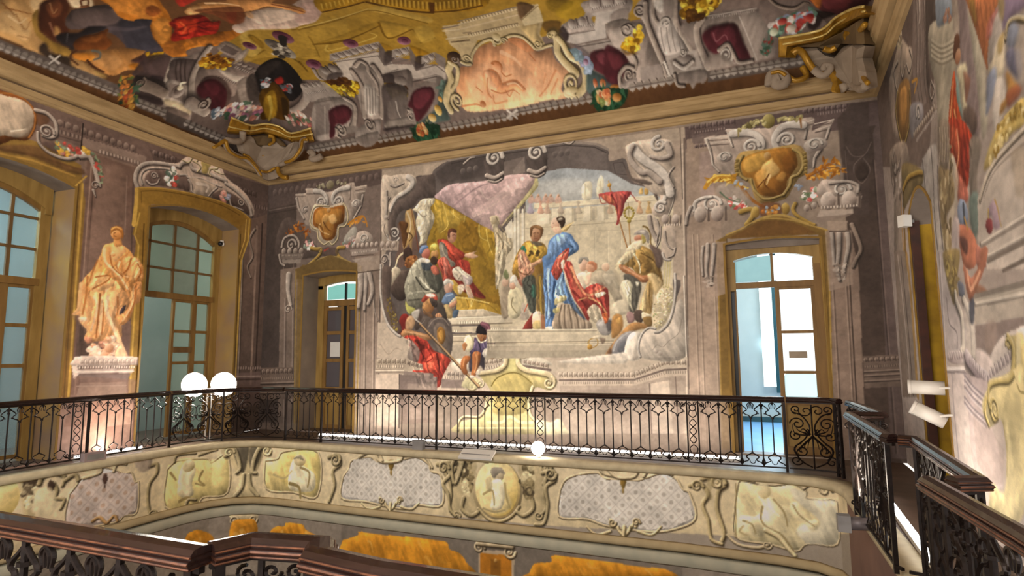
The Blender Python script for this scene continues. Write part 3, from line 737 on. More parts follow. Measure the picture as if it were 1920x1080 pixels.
s|6a5950 17.1 17.1 1.00 0|-1076,391 460,7 172,57 121,7
n|dent 41.1 5f5048,94826f,bba993 1|-1062,374 439,8
n|dent 39.2 5f5048,94826f,bba993 1|-609,389 164,47
n|dent 38.4 5f5048,94826f,bba993 1|-444,442 120,2
f|9c8978 0 1 a89482 -2461,1079,-2479,336|-1077,356 460,9 172,51 120,8 -7,-324 -749,-32
f|c0ac97 0 1|-524,376 104,21 14,-300 -115,-5
s|6a5950 8.8 8.8 1.00 0|-531,376 4,-284
s|6a5950 8.6 8.6 1.00 0|-382,417 7,-319
f|7f6d62 6.3 0.50|-1033,329 482,21 3,-104 -487,-26
F|a39258 0 1 b8a872 -4224,1444,-4233,268|-1625,430 98,22 103,58 1,36 31,7 31,-14 31,-58 106,-42 90,-28 -2,-83 -104,12 -32,-141 29,-69 59,-39 44,-25 -641,-27 17,73 115,33 81,75 24,101
F|a28f4e 6.9 0.80|-1536,365 64,51 95,15 77,-21 45,-42 -24,-64 -39,-120 -202,-6 16,115
S|6b5a20 11.6 8.3 1.00 0|-1536,350 40,51 88,33 77,-10 76,-56
f|c9bf7a 6.8 0.80|-1416,532 47,0 7,-87 -62,0
T|83714a,cdb98c,efe2bb 45.6 38.8|-1463,561 28,-22 -5,-51 -47,-36 -81,-15 -57,-7
v|83714a,cdb98c,efe2bb 73.1 1.3 1.57 -1 11|-1475,539
T|83714a,cdb98c,efe2bb 44.7 51.4|-1322,560 -27,-21 3,-51 46,-35 84,-14 67,-14 33,-34
v|83714a,cdb98c,efe2bb 66.8 1.3 1.57 1 10|-1307,542
v|83714a,cdb98c,efe2bb 120.8 1.5 1.00 -1 28|-1146,373
v|83714a,cdb98c,efe2bb 163.4 1.4 2.20 -1 30.4|-1682,359
F|bfb582 4.7 0.80|-1748,362 41,45 82,-14 25,-43 -33,-16 -99,-1
v|83714a,cdb98c,efe2bb 87.9 1.4 1.00 -1 13.2|-1616,364
T|83714a,cdb98c,efe2bb 28.5 21.9|-1255,347 -24,-78 7,-91 44,-47
T|83714a,cdb98c,efe2bb 25.2 20.6|-1568,306 -8,-87 -49,-66 -106,-3 -42,-38 -4,-51
S|d6ca92 26.3 26.3 1.00 0|-1560,119 95,4 55,37 69,-33 83,3
s|d9cd9a 16.4 16.4 0.70 0|-1777,75 667,26
F|cdc39a 4.3 0.80|-1228,145 89,-11 59,23 42,-60 14,-26 -205,-9
s|4b3626 25.1 30.1 1.00 0|-2070,760 445,-418
s|b08a5c 15.1 17.6 1.00 0|-2072,768 446,-420
s|6f5238 1.3 1.3 1.00 0|-2454,802 0,0
s|a88a60 16.1 16.1 1.00 0|-1617,306 37,-43
F|3f3350 0 1|-1657,660 57,6 74,6 15,-52 -56,-65 -25,-22 -90,22 -8,30 33,30
F|6a5878 7.1 0.70|-1649,644 66,14 16,-59 -57,-29 -42,23
S|2a2238 15.3 10.2 1.00 0|-1633,652 25,-82
S|86749a 15.2 10.2 0.81 0|-1600,644 16,-52
F|2c2430 4.7 0.90|-1633,555 49,-22 -4,-81 -28,29 -33,-29 -41,-8 -9,52 17,67
b|6b3f22,a4693c,cf9a6a 103.3 107.1 1|-1604,673
F|211a1c 0 1|-1645,712 21,36 41,-8 32,-38 -16,-22 -41,5 -33,4
F|6d3d4c 0 1|-1616,748 16,19 49,-20 8,-38 -16,-29 -20,38
S|955a68 17 10.2 1.00 0|-1604,755 45,-19 8,-34
S|e3d2ae 15.4 10.2 1.00 0|-1645,674 29,-41 41,10 12,22
F|b06a38 0 1|-1559,606 40,14 24,-37 -8,-43 -24,-19 -32,19 8,29
S|d18f58 20.1 13.4 1.00 0|-1527,606 16,-44
F|c9bfae 0 1|-1600,562 21,30 20,-8 8,-29 -33,-22
F|a9602f 0 1|-1674,548 25,26 37,-12 -4,-44 -17,-51 -16,-52 -33,0 8,51
F|985427 0 1|-1757,504 25,37 42,0 0,-23 -25,-37 8,-52 -25,-7 -25,37
S|d08a50 22.1 13.6 1.00 0|-1649,563 12,-52 -20,-74
S|c27c46 20.6 13.7 0.94 0|-1732,526 -8,-45
F|6d3c1c 2.3 0.70|-1629,555 17,-22 -17,-66 -8,14
F|dccfa6 0 1|-1732,638 12,38 25,7 25,-31 0,-52 -25,-26 -29,19
S|a39468 8.6 6.9 1.00 0|-1720,676 25,7 25,-31 1,-52 -26,-26
F|a4683a 0 1|-1745,620 17,14 17,-19 -17,-37 -13,8
F|cabba6 0 1|-1645,441 25,18 4,-29 -25,-15
b|9c8f7e,d3c6b2,efe6d6 54.4 30.9 1|-1674,407
F|8f6a28 0 1|-1385,1101 23,83 63,88 53,5 79,-23 24,-69 -13,-65 -14,-65 7,-116 -11,-146 -43,10 -15,189 -51,69 -63,-30 -35,36
F|c59a35 5.2 0.95|-1299,1264 62,3 86,-40 -5,-57 -39,-14 -61,-21 -26,60
F|d9b24c 7.8 0.70|-1281,1254 53,-4 34,-44 -53,-13
F|2f6b52 0 1|-1326,1232 22,20 18,-31 -14,-25
F|b57f62 0 1|-1344,1200 36,22 35,-61 25,-35 18,-35 -36,-47 -53,-31 -18,51 -8,68
S|d6a583 30.2 18.8 0.94 0|-1326,1182 17,-52 35,-19
S|7d5238 16.9 11.3 1.00 0|-1336,1081 53,-20 44,39
F|c08e6a 0 1|-1283,1120 53,21 53,22 -1,-25 -43,-22 -44,-22
F|3c4038 2.6 0.95|-1315,1030 58,30 34,-35 3,-99 -14,-115 -39,26 -16,75 -22,51
F|2e5c4c 5.1 0.80|-1249,993 26,-18 -5,-65 -26,17
F|6f5a34 5.1 0.80|-1227,1025 57,30 2,-164 -6,-106 -34,26
S|a5842e 25.7 16.5 0.94 0|-1196,1040 5,-230
F|7c2a22 0 1|-1318,707 58,89 17,8 8,-42 -17,-52
F|d3bda0 0 1|-1247,804 52,14 3,-81 -9,-28 -43,1
F|8a5a3a 0 1|-1191,794 25,-9 4,-77 -30,1
F|b9a05a 2.5 0.80|-1243,755 43,7 3,-53 -47,1
F|8f4430 2.6 0.80|-1363,1058 44,-45 4,-33 -22,26
b|7a4a2e,b27f58,d6a880 116 156.5 1|-1221,1321
F|6e4a2a 0 1|-1261,1345 12,29 40,5 39,-25 -5,-41 -14,-16 -3,47 -44,16 -16,-58
F|9a6f42 2.6 0.80|-1249,1370 48,4 26,-28 -35,12
s|5c3520 6.5 6.5 1.00 0|-1236,1328 14,1
s|5c3520 6.4 6.4 1.00 0|-1212,1328 11,-3
S|8e5c3c 7.5 7.5 1.00 0|-1226,1321 -4,-17 7,-2
s|7c4030 5.2 5.2 1.00 0|-1232,1291 18,-1
F|4a4848 2.6 0.80|-1255,1277 62,-13 17,-18 -35,-6 -35,20
d|4e3a18,5c4620 8 36.1 9 0|-1269,1211 66,-5 0,-33 -62,4
F|9c8a72 5.3 0.90|-1463,1004 55,31 8,-85 -10,-149 -54,1
b|a88468,cfa88a,e8c8aa 70.7 86.1 1|-1436,1019
F|5d6a3a 2.6 0.80|-1449,1071 18,33 23,-44 -18,-24
F|cbbf98 0 1|-1409,959 54,23 44,-61 -6,-90 -40,-49 -53,10 -9,76
S|8f825c 15 11.3 0.94 0|-1382,916 -10,-49 35,-52
b|b07a5c,d8a888,efccb0 70 90.6 1|-1384,1000
F|dcd4c0 0 1|-1399,1043 27,23 22,-34 -9,-42 -18,26 -23,-3
F|a89888 5.1 0.80|-1316,880 30,-34 13,-66 -57,-2
S|c05a3c 11.1 9.2 1.00 0|-1281,871 -23,-49
F|4a6ea0 0 1|-1133,1259 26,31 52,29 67,-18 24,-39 25,-34 -1,-33 -34,-22 -50,-29 -18,-64 15,-82 32,-82 47,-90 40,-57 -73,18 -81,99 -35,-79 -19,-104 -46,9 1,121 -14,156 5,82 -7,92 30,23
F|6d92c2 7.6 0.85|-1124,1259 52,45 67,-6 -18,-56 -51,-45 -52,-46 -26,2 10,49
F|8fb0d8 7.6 0.70|-1072,1296 59,3 -18,-48 -42,-13
F|5f85b8 7.6 0.90|-1161,1071 60,54 7,-107 -28,-146 -10,-129 -26,-15 -6,162
S|a6c2e0 27.4 16.4 0.94 0|-1140,1086 -6,-131 6,-179
S|30507e 28.9 14.5 1.00 0|-1098,1002 -16,-146 -6,-129
S|30507e 16.4 10.9 0.81 0|-1158,1021 11,-131 -10,-114
F|6b90c0 5 0.80|-997,1281 37,-44 12,-25 -42,-38 -34,-22 -8,17 42,46 -16,34
S|33557f 16.2 10.8 1.00 0|-998,1232 25,-26 -51,-54
F|7c9ec2 5 0.90|-1068,1082 34,-35 6,-114 8,-32 -80,-13 14,97
S|3f618c 16.2 10.8 0.94 0|-1043,1047 14,-130
F|c9bb82 0 1|-1100,888 21,23 50,2 4,-28 -46,-15 -26,-15
F|8c7a64 0 1 a59078 -3214,2563,-2851,2121|-1089,815 34,47 75,-11 64,-58 46,-88 -237,2
S|6a5948 14.3 10.7 0.94 0|-1055,854 -18,-80 7,-64
S|bda88e 12.5 10.7 0.81 0|-1045,853 -14,-79 8,-65
S|6a5948 14.2 10.7 0.94 0|-1035,853 -4,-80 7,-64
S|bda88e 12.4 10.6 0.81 0|-1025,853 -1,-80 9,-64
S|6a5948 14.2 10.6 0.94 0|-1010,852 12,-80 7,-64
S|bda88e 12.4 10.6 0.81 0|-1000,852 15,-81 9,-63
S|6a5948 14.1 10.6 0.94 0|-985,851 28,-80 7,-64
S|bda88e 12.3 10.6 0.81 0|-975,851 31,-81 8,-63
S|6a5948 14.1 10.5 0.94 0|-960,850 44,-81 6,-63
S|bda88e 12.3 10.5 0.81 0|-951,850 48,-81 8,-63
F|3f5674 2.5 0.90|-1027,982 32,-66 47,-90 48,-65 -32,17 -65,74
F|b9a85e 2.5 0.80|-1110,832 38,10 0,-28 -34,-7
F|d8d0b0 0 1|-1162,720 42,3 0,-20 -38,1
b|b58468,dcb394,f0d4b8 87.5 125 1|-1088,1376
F|d9b292 0 1|-1106,1357 43,-4 16,-39 -42,0
F|3b2a1e 0 1|-1079,1413 34,9 24,-19 -3,-33 -22,-27 -12,26 -13,18
F|e7dcc0 2.5 0.70|-1070,1408 25,6 8,-13 -25,-6
F|c3a564 0 1|-1050,1335 30,23 55,19 -13,-11 -35,-42 -33,-1
S|e6cf92 12.7 9.1 1.00 0|-1038,1334 68,40
s|7c4a34 5.1 5.1 1.00 0|-1105,1382 8,-1
s|9c4a40 5.1 5.1 1.00 0|-1111,1356 9,-1
F|a23a2e 0 1|-1119,1076 27,64 26,32 60,44 3,-41 -22,-55 -17,-40 -35,-63 -25,17
F|c45a44 5 0.80|-1083,1148 68,53 -9,-57 -44,-62 -25,-15
S|dd8c6c 21.8 12.7 0.94 0|-1075,1156 51,29
F|9a342c 0 1|-1042,1113 51,13 31,-83 48,-83 49,13 72,12 31,-17 5,-126 -3,-93 -46,33 -46,64 -35,-93 -46,72 -48,74 -31,98
F|bd5440 7.4 0.80|-1000,1110 31,-99 64,-84 74,37 48,5 -18,-62 -81,-28 -64,18 -40,83
S|d98a5e 25 16.1 0.94 0|-988,1093 43,-116 64,-67 97,43
S|6e201c 24.8 14.2 0.94 0|-978,939 64,-75 31,-64
S|e0a868 15.7 12.2 0.81 0|-881,895 63,-35 46,-64
S|cf9a5c 14 10.5 0.81 0|-947,881 50,14
F|e0c0a0 0 1|-1050,1134 21,2 -5,-48 -21,1
F|b8a88c 0 1|-891,816 41,38 39,-33 7,-55 -33,-30 -39,32
F|e3cfae 0 1|-841,917 57,9 7,-16 -48,-18
b|b08062,d9ae90,efd0b4 83.5 135.3 1|-912,1104
F|8c8578 0 1|-942,1114 9,32 49,1 8,-29 -32,18 -17,-23
F|d8c8ac 0 1|-952,1042 42,14 32,-26 -18,-71 -16,-7 -32,57
b|a86c4c,d09874,ecc09c 102.1 105.6 1|-861,1085
F|b46a44 2.4 0.90|-885,1110 25,11 36,-22 -5,-40 -19,33
F|dcb596 0 1|-907,1031 46,22 -10,-71 -25,-7
F|8f8266 2.4 0.90|-863,1005 50,69 55,-43 52,-97 -2,-78 -30,48 -53,81
F|a59a84 4.8 0.80|-781,1064 78,-36 12,-110 -46,10
b|b98c6c,ddb694,efd2b2 73.4 80.5 0.9|-771,1079
F|a69880 3.7 0.90|-859,1005 45,58 61,-28 28,-62 52,-92 -43,-28 -40,86
F|c4b69c 5.5 0.80|-790,1031 43,4 16,-49 -24,-23
F|cdbfa2 3.6 0.80|-734,847 54,28 41,-25 -7,-59 -54,-11 -30,13
F|b0a084 5.4 0.60|-722,1064 35,-45 4,-60 -29,32
F|8a6a34 0 1|-713,1075 53,52 49,57 48,14 69,-35 38,-62 24,-120 -7,-46 -41,-33 -15,59 -16,60 -30,-28 -40,26 -34,44 -71,17
F|d9c9a0 3.6 0.90|-710,1081 44,58 55,51 48,2 -25,-46 -62,-56 -36,-16 5,-49 -18,19
F|b28c46 5.4 0.80|-588,1170 59,7 45,-51 20,-72 -58,-20 -47,-9
F|6e4f22 5.3 0.60|-565,1132 46,-15 32,-62 -47,-32 -46,14
S|e5d6ac 15.5 9.1 1.00 0|-594,1146 27,-62 4,-54
S|5d421c 15.4 10.3 0.81 0|-553,1149 79,-59 31,-96
F|a4683f 0 1|-686,1086 48,-15 69,-52 52,-9 5,-30 -41,-10 -63,39 -59,40
S|ce9468 18.3 11.8 1.00 0|-674,1076 59,-37 69,-45
F|c9ad78 3.5 0.90|-522,1016 46,3 43,-55 -12,-40 -36,-34 -20,72
F|af8c50 1.8 0.95|-576,800 39,134 25,52 21,-48 -10,-141 -29,-16
F|d7bd86 5.3 0.80|-576,812 33,99 18,40 -8,-82 -14,-70
S|7a5c2c 12.7 8.9 0.94 0|-507,962 -8,-82 8,-82
F|4d4a42 1.8 0.95|-664,1018 48,3 57,-56 -14,-83 -26,-81 -35,1 -3,107
F|cfc6a4 3.6 0.95|-677,977 37,16 28,-32 -8,-65 -1,-47 10,-48 -33,61 -28,61
F|efe7c8 1.8 0.90|-594,978 24,-7 -13,-23
F|8b6a66 0 1|-653,779 19,23 34,-25 -7,-35 -35,-11
F|4a3b33 0 1|-605,801 47,1 -3,-67 -40,13
F|cbbb9a 0 1|-559,794 51,-20 -23,-11 -29,-10
F|7a5c30 0 1|-554,761 52,2 -8,-58 -34,12
F|8a8078 0 1|-593,1264 26,24 40,1 24,-27 -2,-56 -14,11 -19,42
F|b7aea2 1.5 0.90|-567,1280 35,4 14,-16 -30,-3
b|8c4a34,c07c5c,dca080 75.2 58.4 1|-568,1241
F|9c8a44 0 1|-548,1260 20,-12 3,-36 -22,-3
S|7a5f2c 17.6 11 1.00 0|-536,1311 24,-13 19,-42 -2,-51 23,-32
F|5d4a44 3 0.90|-505,1195 43,-18 38,-38 -13,-80 -29,2 -12,67
F|e2d4b0 3.1 0.80|-630,1195 41,27 45,7 -17,-55 -40,-2 -40,-7
s|8a5c2c 11.9 11.9 1.00 0|-733,1577 97,-387
s|d09a58 4.8 4.8 1.00 0|-735,1577 97,-387
s|94692f 10.8 10.8 1.00 0|-620,1339 3,-130
s|caa05c 4.6 4.6 1.00 0|-621,1339 2,-130
b|7a5218,c08a30,e8c060 37.9 41.5 1|-734,1589
s|c08a30 6.4 6.4 1.00 0|-740,1615 5,-16
F|a93a38 0 1|-803,1539 80,5 118,-11 -16,-37 -22,-35 -12,-51 -19,-35 -8,-36 -16,-4 7,47 -9,64 -51,32 -36,41
F|c85a4c 4.7 0.80|-713,1532 62,-7 -2,-47 -17,-72 -16,-9 -3,64
F|cc7048 4.8 0.70|-787,1530 63,-13 25,-50 -47,16
S|7a2228 11.4 8 0.94 0|-724,1528 30,-67 8,-69
S|7a2228 9 6.8 0.81 0|-636,1518 -17,-56
S|a03a34 9 5.6 1.00 0|-610,1526 24,-29 15,-28 10,2
S|a03a34 9.3 5.8 1.00 0|-800,1536 12,-54 37,-4
b|6d5a1c,a08c34,cdb85c 22.8 26.4 1|-590,1398
b|6d5a1c,a08c34,cdb85c 22.8 26.4 1|-595,1382
b|6d5a1c,a08c34,cdb85c 22.9 26.4 1|-605,1370
b|6d5a1c,a08c34,cdb85c 22.9 26.5 1|-619,1367
b|6d5a1c,a08c34,cdb85c 23 26.5 1|-633,1373
b|6d5a1c,a08c34,cdb85c 23.1 26.6 1|-643,1386
b|6d5a1c,a08c34,cdb85c 23.1 26.6 1|-646,1404
b|6d5a1c,a08c34,cdb85c 23.1 26.6 1|-642,1421
b|6d5a1c,a08c34,cdb85c 23 26.6 1|-631,1432
b|6d5a1c,a08c34,cdb85c 23 26.6 1|-617,1435
b|6d5a1c,a08c34,cdb85c 22.9 26.5 1|-603,1429
b|6d5a1c,a08c34,cdb85c 22.8 26.5 1|-593,1416
s|8d7a30 4.6 4.6 1.00 0|-621,1464 2,-94
b|6d5a1c,a08c34,d0b85c 39.7 40.5 1|-619,1352
f|c6b79a 0 1|-1566,714 734,-14 110,-55 0,-18 -844,0
s|8c7e68 6.1 6.1 1.00 0|-1566,701 731,-12
s|e8ddc3 6.1 6.1 1.00 0|-1566,712 731,-13
f|bcad92 0 1|-1566,679 839,-11 -7,-35 -832,7
s|857761 9.1 9.1 1.00 0|-1566,627 832,0
f|ab9c84 0 1|-1566,621 825,-6 -37,-70 -788,-1
s|d4c7ac 6.1 6.1 1.00 0|-1566,611 819,-4
f|9b8e78 0 1|-1566,576 794,-2 -13,-41 -781,-8
F|8d8680 0 1|-837,737 52,34 54,-19 -7,-54 -25,-35 -48,7
F|3e3a3c 3.6 0.80|-773,747 39,-1 -10,-48 -25,-11
F|c6bfb8 5.4 0.70|-828,730 37,23 -8,-53
F|c05a2c 0 1|-799,790 27,5 11,-37 -19,-29 -11,30
F|9c6a30 1.8 0.90|-736,770 48,16 16,-66 -31,-58 -43,-11
F|d09c4c 5.4 0.80|-719,751 30,17 -7,-41
F|a4723c 1.8 0.95|-784,545 25,41 68,88 66,57 70,-2 22,-30 -70,-15 -78,-75 -55,-64
F|7d7c80 1.8 0.95|-748,545 19,70 49,53 54,16 23,-12 -55,-69 -7,-47
F|5a5a60 5.3 0.70|-712,568 19,47 30,5 -8,-52
S|b8b4b0 11.6 7.7 0.94 0|-736,568 26,59 60,46
F|6e4b34 1.8 0.90|-778,551 25,35 5,-41
S|a5803c 10.6 7.9 1.00 0|-892,618 19,23 36,0 3,-36 -41,-18 -11,37
b|6d4a18,a8782c,d8ac50 48 50.3 1|-881,593
F|cfc0a4 1.8 0.90|-864,653 46,11 6,-18 -43,-5
F|6a5648 1.8 0.80|-818,646 36,-6 -19,-30
F|c2b08e 1.7 0.98|-501,797 20,81 48,68 45,4 14,-65 -20,-91 -36,-68 -41,-34 -22,12 -10,47
d|e0d3ad,cfc08f,b5a66e,9aa066,e8dfc2,8f7f52 150 15.6 11 0|-498,797 23,87 47,62 40,-2 12,-58 -23,-92 -43,-79 -51,-11
S|c9b878 10 7.5 1.00 0|-414,1086 -7,-82 -10,-69
S|c9b878 10 7.5 1.00 0|-400,1085 -7,-82 -10,-69
S|c9b878 10 7.5 1.00 0|-386,1084 -7,-81 -10,-70
F|d3c6b4 0 1|-664,603 25,58 36,20 35,-10 -13,-40 -8,-53 10,-52 -35,-17 -41,6 -16,41
F|efe6d8 7 0.70|-651,638 36,34 23,-6 -36,-40
F|8a7c6e 8.7 0.50|-600,602 16,-58 -24,-29 -17,6
F|cfc2b0 1.9 0.90|-1096,504 401,52 30,6 10,-53 -71,-17
F|ada091 0 1 b7a998 -1291,2143,-1310,1628|-582,613 31,69 41,23 22,-12 22,-18 70,50 32,114 44,-2 -1,-306 -252,-5
T|8b8078,c2b8ac,e6ddd2 18.8 20.5|-363,1013 -1,-88 -15,-109 -34,-91 -47,-45 -28,-5
T|8b8078,c2b8ac,e6ddd2 15.5 17.2|-487,695 -34,7 -36,-25 -24,-46 -8,-53 10,-46
S|8a7d6f 6.1 4.9 0.94 0|-335,746 -19,-79 -57,-45 -35,-34 -33,12 -24,-28
b|5c4f4a,a8998c,dccfc0 50.8 48.1 0.5|-486,566
b|5c4f4a,a8998c,dccfc0 43.8 41.1 0.5|-464,551
s|e3d7c6 7.6 7.6 1.00 0|-314,998 -3,-467
s|6b5c50 5.9 5.9 1.00 0|-307,998 -4,-467
F|b3a08e 0 1|-444,1673 47,-37 52,-68 -3,-71 -28,-110 -35,-27 -54,6 -18,42 30,33 21,19 -3,67 -42,67 -49,37 -38,58
F|5f5048 0 1|-627,1639 59,-60 20,-8 21,13 49,-26 28,-50 10,-53 -7,1 -32,66 -39,46 -40,4
T|8b8078,c2b8ac,e6ddd2 45.5 30.3|-447,1611 37,-66 8,-68 -21,-34
v|8b8078,c2b8ac,e6ddd2 112.5 1.5 0.80 1 30|-431,1416
F|8d7c6e 4.5 0.80|-379,1572 34,-4 -7,-45 -29,13
b|5c4f4a,a8998c,dccfc0 67.2 73.6 1|-368,1545
T|5c4f4a,a8998c,dccfc0 11.9 7.4|-343,1516 -12,-70 -32,-83
f|a8957f 0 1|-441,1363 130,-12 -2,-60 -130,11
n|egg 177.7 5c4d44,a9978a,dccdbd 1|-436,1345 120,-11
n|dent 38.4 5c4d44,a9978a,dccdbd 1|-418,1308 101,-6
F|b8a694 3 0.90|-504,1380 29,-8 37,-70 -23,-100 -28,53 -8,52
T|5c4f4a,a8998c,dccfc0 34.8 30.2|-500,1369 13,-83 27,-64
T|5c4f4a,a8998c,dccfc0 19.5 13.5|-456,1344 13,-62 -17,-60 -1,-30
T|5c4f4a,a8998c,dccfc0 13.4 8.9|-433,1301 -8,-80 -21,-44
F|a89686 1.5 0.90|-419,1290 68,-6 -1,-140 -35,-53 -34,12 -13,47
T|5c4f4a,a8998c,dccfc0 14.8 10.4|-410,1269 7,-71 28,-38 19,4
T|8b8078,c2b8ac,e6ddd2 19.2 13.3|-429,1139 13,-36 29,-7
T|5c4f4a,a8998c,dccfc0 17.6 11.7|-356,1164 -11,-39 -29,-13
F|b8a793 0 1|-2408,1820 83,23 120,-2 81,-36 1,-52 -36,-42 -88,-42 -59,-52 -22,-31 -17,-70 12,-40 -6,-78 -52,-21
F|574a44 4.1 0.90|-2124,1798 137,16 21,-16 2,-147 -122,1 -35,-42 -51,-33 -51,-1 -37,-29 -21,-63 16,-40 -44,-55 -31,48 -5,79 17,70 51,80 103,34 51,46
F|cabaa6 0 1|-2227,1831 51,6 52,-26 7,-52 -42,-48 -81,-36 -58,-59 -26,-37 -19,15 7,39 51,60 74,37 36,35 -15,35 -29,-3
T|8b8078,c2b8ac,e6ddd2 56.3 20.8|-2183,1819 37,-31 -6,-45 -59,-39 -66,-32 -43,-67 -7,-26
v|8b8078,c2b8ac,e6ddd2 63.4 1.4 0.00 1 9.5|-2287,1808
T|5c4f4a,a8998c,dccfc0 25.4 14.8|-2324,1776 38,-17 67,18
T|5c4f4a,a8998c,dccfc0 23.4 12.8|-2361,1734 9,-73 22,24
T|5c4f4a,a8998c,dccfc0 25.4 21.2|-2352,1687 -6,-78 -3,-59 16,-21
v|8b8078,c2b8ac,e6ddd2 116.4 1.5 2.20 -1 22.9|-2287,1417
T|8b8078,c2b8ac,e6ddd2 18.9 21|-2354,1412 23,-47 53,-10 29,23
b|5c4f4a,a8998c,dccfc0 54.7 51.1 1|-2361,1540
S|6a5b50 10.7 7.6 0.94 0|-2371,1492 -6,-52 31,-54
f|9d8a79 0 1|-2406,1371 157,-12 -6,-70 -150,11
n|egg 125.2 5c4d44,a9978a,dccdbd 1|-2413,1346 142,-11
n|dent 33.4 5c4d44,a9978a,dccdbd 1|-2397,1309 97,-7
v|5c4f4a,a8998c,dccfc0 114.7 1.5 0.00 1 20.9|-2369,1233
T|5c4f4a,a8998c,dccfc0 27 22.8|-2322,1274 2,-83 -29,-50
F|5a4a42 2.1 0.95|-2387,1163 67,15 17,-84 -13,-120 39,-77 30,-88 31,-82 -29,-30 -58,26 -46,89 -29,140
d|7a6428,8f7a34,5d4a20,6c5624 60 26.7 6 0|-2345,976 37,-27 54,-153 16,-81 -51,20 -46,114
T|8b8078,c2b8ac,e6ddd2 25.1 25.1|-2399,1196 -2,-148 20,-147 47,-127 67,-70 37,-20
F|4d433f 0 1|-1579,1865 138,-6 5,-111 -26,-46 -91,11 -19,64
T|5c4f4a,a8998c,dccfc0 45.9 38.2|-1566,1752 59,-22 59,25
T|5c4f4a,a8998c,dccfc0 22.8 19|-1553,1715 53,-16 45,17
v|8b8078,c2b8ac,e6ddd2 190.6 1.7 0.00 1 45.7|-1513,1868
F|4d433f 0 1|-1274,1860 129,-6 5,-108 -25,-44 -86,11 -18,62
T|5c4f4a,a8998c,dccfc0 43.9 36.6|-1263,1750 56,-21 55,25
T|5c4f4a,a8998c,dccfc0 21.9 18.2|-1251,1715 49,-16 43,17
v|8b8078,c2b8ac,e6ddd2 182.6 1.7 0.00 1 43.8|-1212,1864
f|6f625b 0 1|-1439,1831 146,17 5,-109 -152,-5
f|8b7d73 0 0.60|-1376,1762 83,86 5,-109 -88,-7
T|5c4f4a,a8998c,dccfc0 23.6 11.8|-1737,1858 48,32 33,1
T|5c4f4a,a8998c,dccfc0 21.4 10.7|-1023,1906 41,-18 30,19
F|bcaa96 0 1|-625,1825 87,21 107,-4 82,-35 -5,-131 4,-174 -135,15 -101,156 -31,83
T|8b8078,c2b8ac,e6ddd2 82.9 72.9|-582,1808 51,-75 93,-79 49,-72 18,-89
v|8b8078,c2b8ac,e6ddd2 142.4 1.5 1.57 1 35.6|-427,1808
T|5c4f4a,a8998c,dccfc0 54.6 32.1|-381,1801 19,-69 -53,-15 -62,20
T|5c4f4a,a8998c,dccfc0 39.8 56.4|-582,1819 -23,-53 20,-59 51,-63 43,-5 61,-63
F|5f5048 6.6 0.90|-629,1690 41,-73 64,-18 52,-29 -32,-7 -106,46
T|5c4f4a,a8998c,dccfc0 19 12.7|-345,1653 -32,-50 28,-69
s|57483f 6.4 6.4 1.00 0|-300,1888 -1,-435
o|med1|0|-3208,1923 675,-82 6,-215 42,-150 19,-146 -233,-49 -278,20 -380,26 43,223 145,85
F|50433d 7.2 0.80|-3317,1607 132,-13 240,-255 35,-43 -427,2 -43,144
F|978678 0 1|-3198,1804 100,0 -2,35 103,-15 119,-38 130,37 56,10 45,-2 13,-32 98,2 -10,-52 -22,-59 -15,-45 -46,-49 -30,-51 -46,-49 -348,44 -54,47 -37,60 -19,58 -12,57
s|c5b5a3 10.7 10.7 1.00 0|-3198,1801 100,-5
s|5f5149 7.1 7.1 1.00 0|-3193,1784 96,-5
s|c5b5a3 11.7 11.7 1.00 0|-3095,1830 64,-2
t|5c4f4a,a8998c,dccfc0 30.7 23.6|-3188,1771 10,-36 16,-51 55,-83
s|b9a897 9.4 9.4 1.00 0|-3090,1810 60,-4
s|5b4c45 8.2 8.2 1.00 0|-3089,1794 77,-8
s|c5b5a3 11 11 1.00 0|-2638,1793 98,3
s|5b4c45 8.8 8.8 1.00 0|-2634,1769 87,3
s|b5a594 9.9 9.9 1.00 0|-2633,1752 83,2
s|5b4c45 8.9 8.9 1.00 0|-2675,1824 -5,-122
t|5c4f4a,a8998c,dccfc0 28.4 17.5|-2569,1724 -14,-79 -53,-75 -23,-38
b|5c4f4a,a8998c,dccfc0 93.6 67.5 1|-3101,1667
v|5c4f4a,a8998c,dccfc0 93.2 1.2 1.00 1 14|-3100,1667
b|5c4f4a,a8998c,dccfc0 143.8 93.3 1|-2623,1669
v|8b8078,c2b8ac,e6ddd2 96.6 1.3 0.00 1 15.4|-2631,1669
T|8b8078,c2b8ac,e6ddd2 53.3 39.4|-3013,1812 68,-19 43,-46 2,-49 -24,-25
v|8b8078,c2b8ac,e6ddd2 128.3 1.6 0.00 1 29.8|-2955,1711
T|8b8078,c2b8ac,e6ddd2 55.7 37.9|-2699,1800 -89,-7 -48,-33 -6,-47 26,-37
v|8b8078,c2b8ac,e6ddd2 121 1.6 3.10 -1 29.1|-2781,1703
b|5a5038,85785a,ab9e7e 110.7 104.5 1|-2870,1840
d|8f8668,6d6348,a59b7c 14 37.1 2 0|-3015,1850 84,11 35,-25 -33,-17 -68,8
d|8f8668,6d6348,a59b7c 16 36.3 3 0|-2823,1862 107,-19 9,-22 -90,18
F|b0a088 0 1|-3055,1582 22,88 41,38 118,-33 130,14 51,-66 2,-88 -47,-36 -32,2 -14,-79 -47,-51 -82,7 -52,45 -19,63 -51,25
F|8a4f18 0 1|-3021,1579 14,75 50,23 83,-16 131,7 18,-63 -14,-66 -48,-23 -21,-79 -57,-29 -58,25 -36,71 -52,33
F|b57a2c 9.2 0.80|-3005,1605 48,58 133,-14 66,-13 -6,-81 -56,-22 -13,-80 -65,-22 -36,71 -52,46
F|d8a050 4.5 0.80|-2937,1571 24,46 41,-11 -6,-40 -33,-25 -7,-40
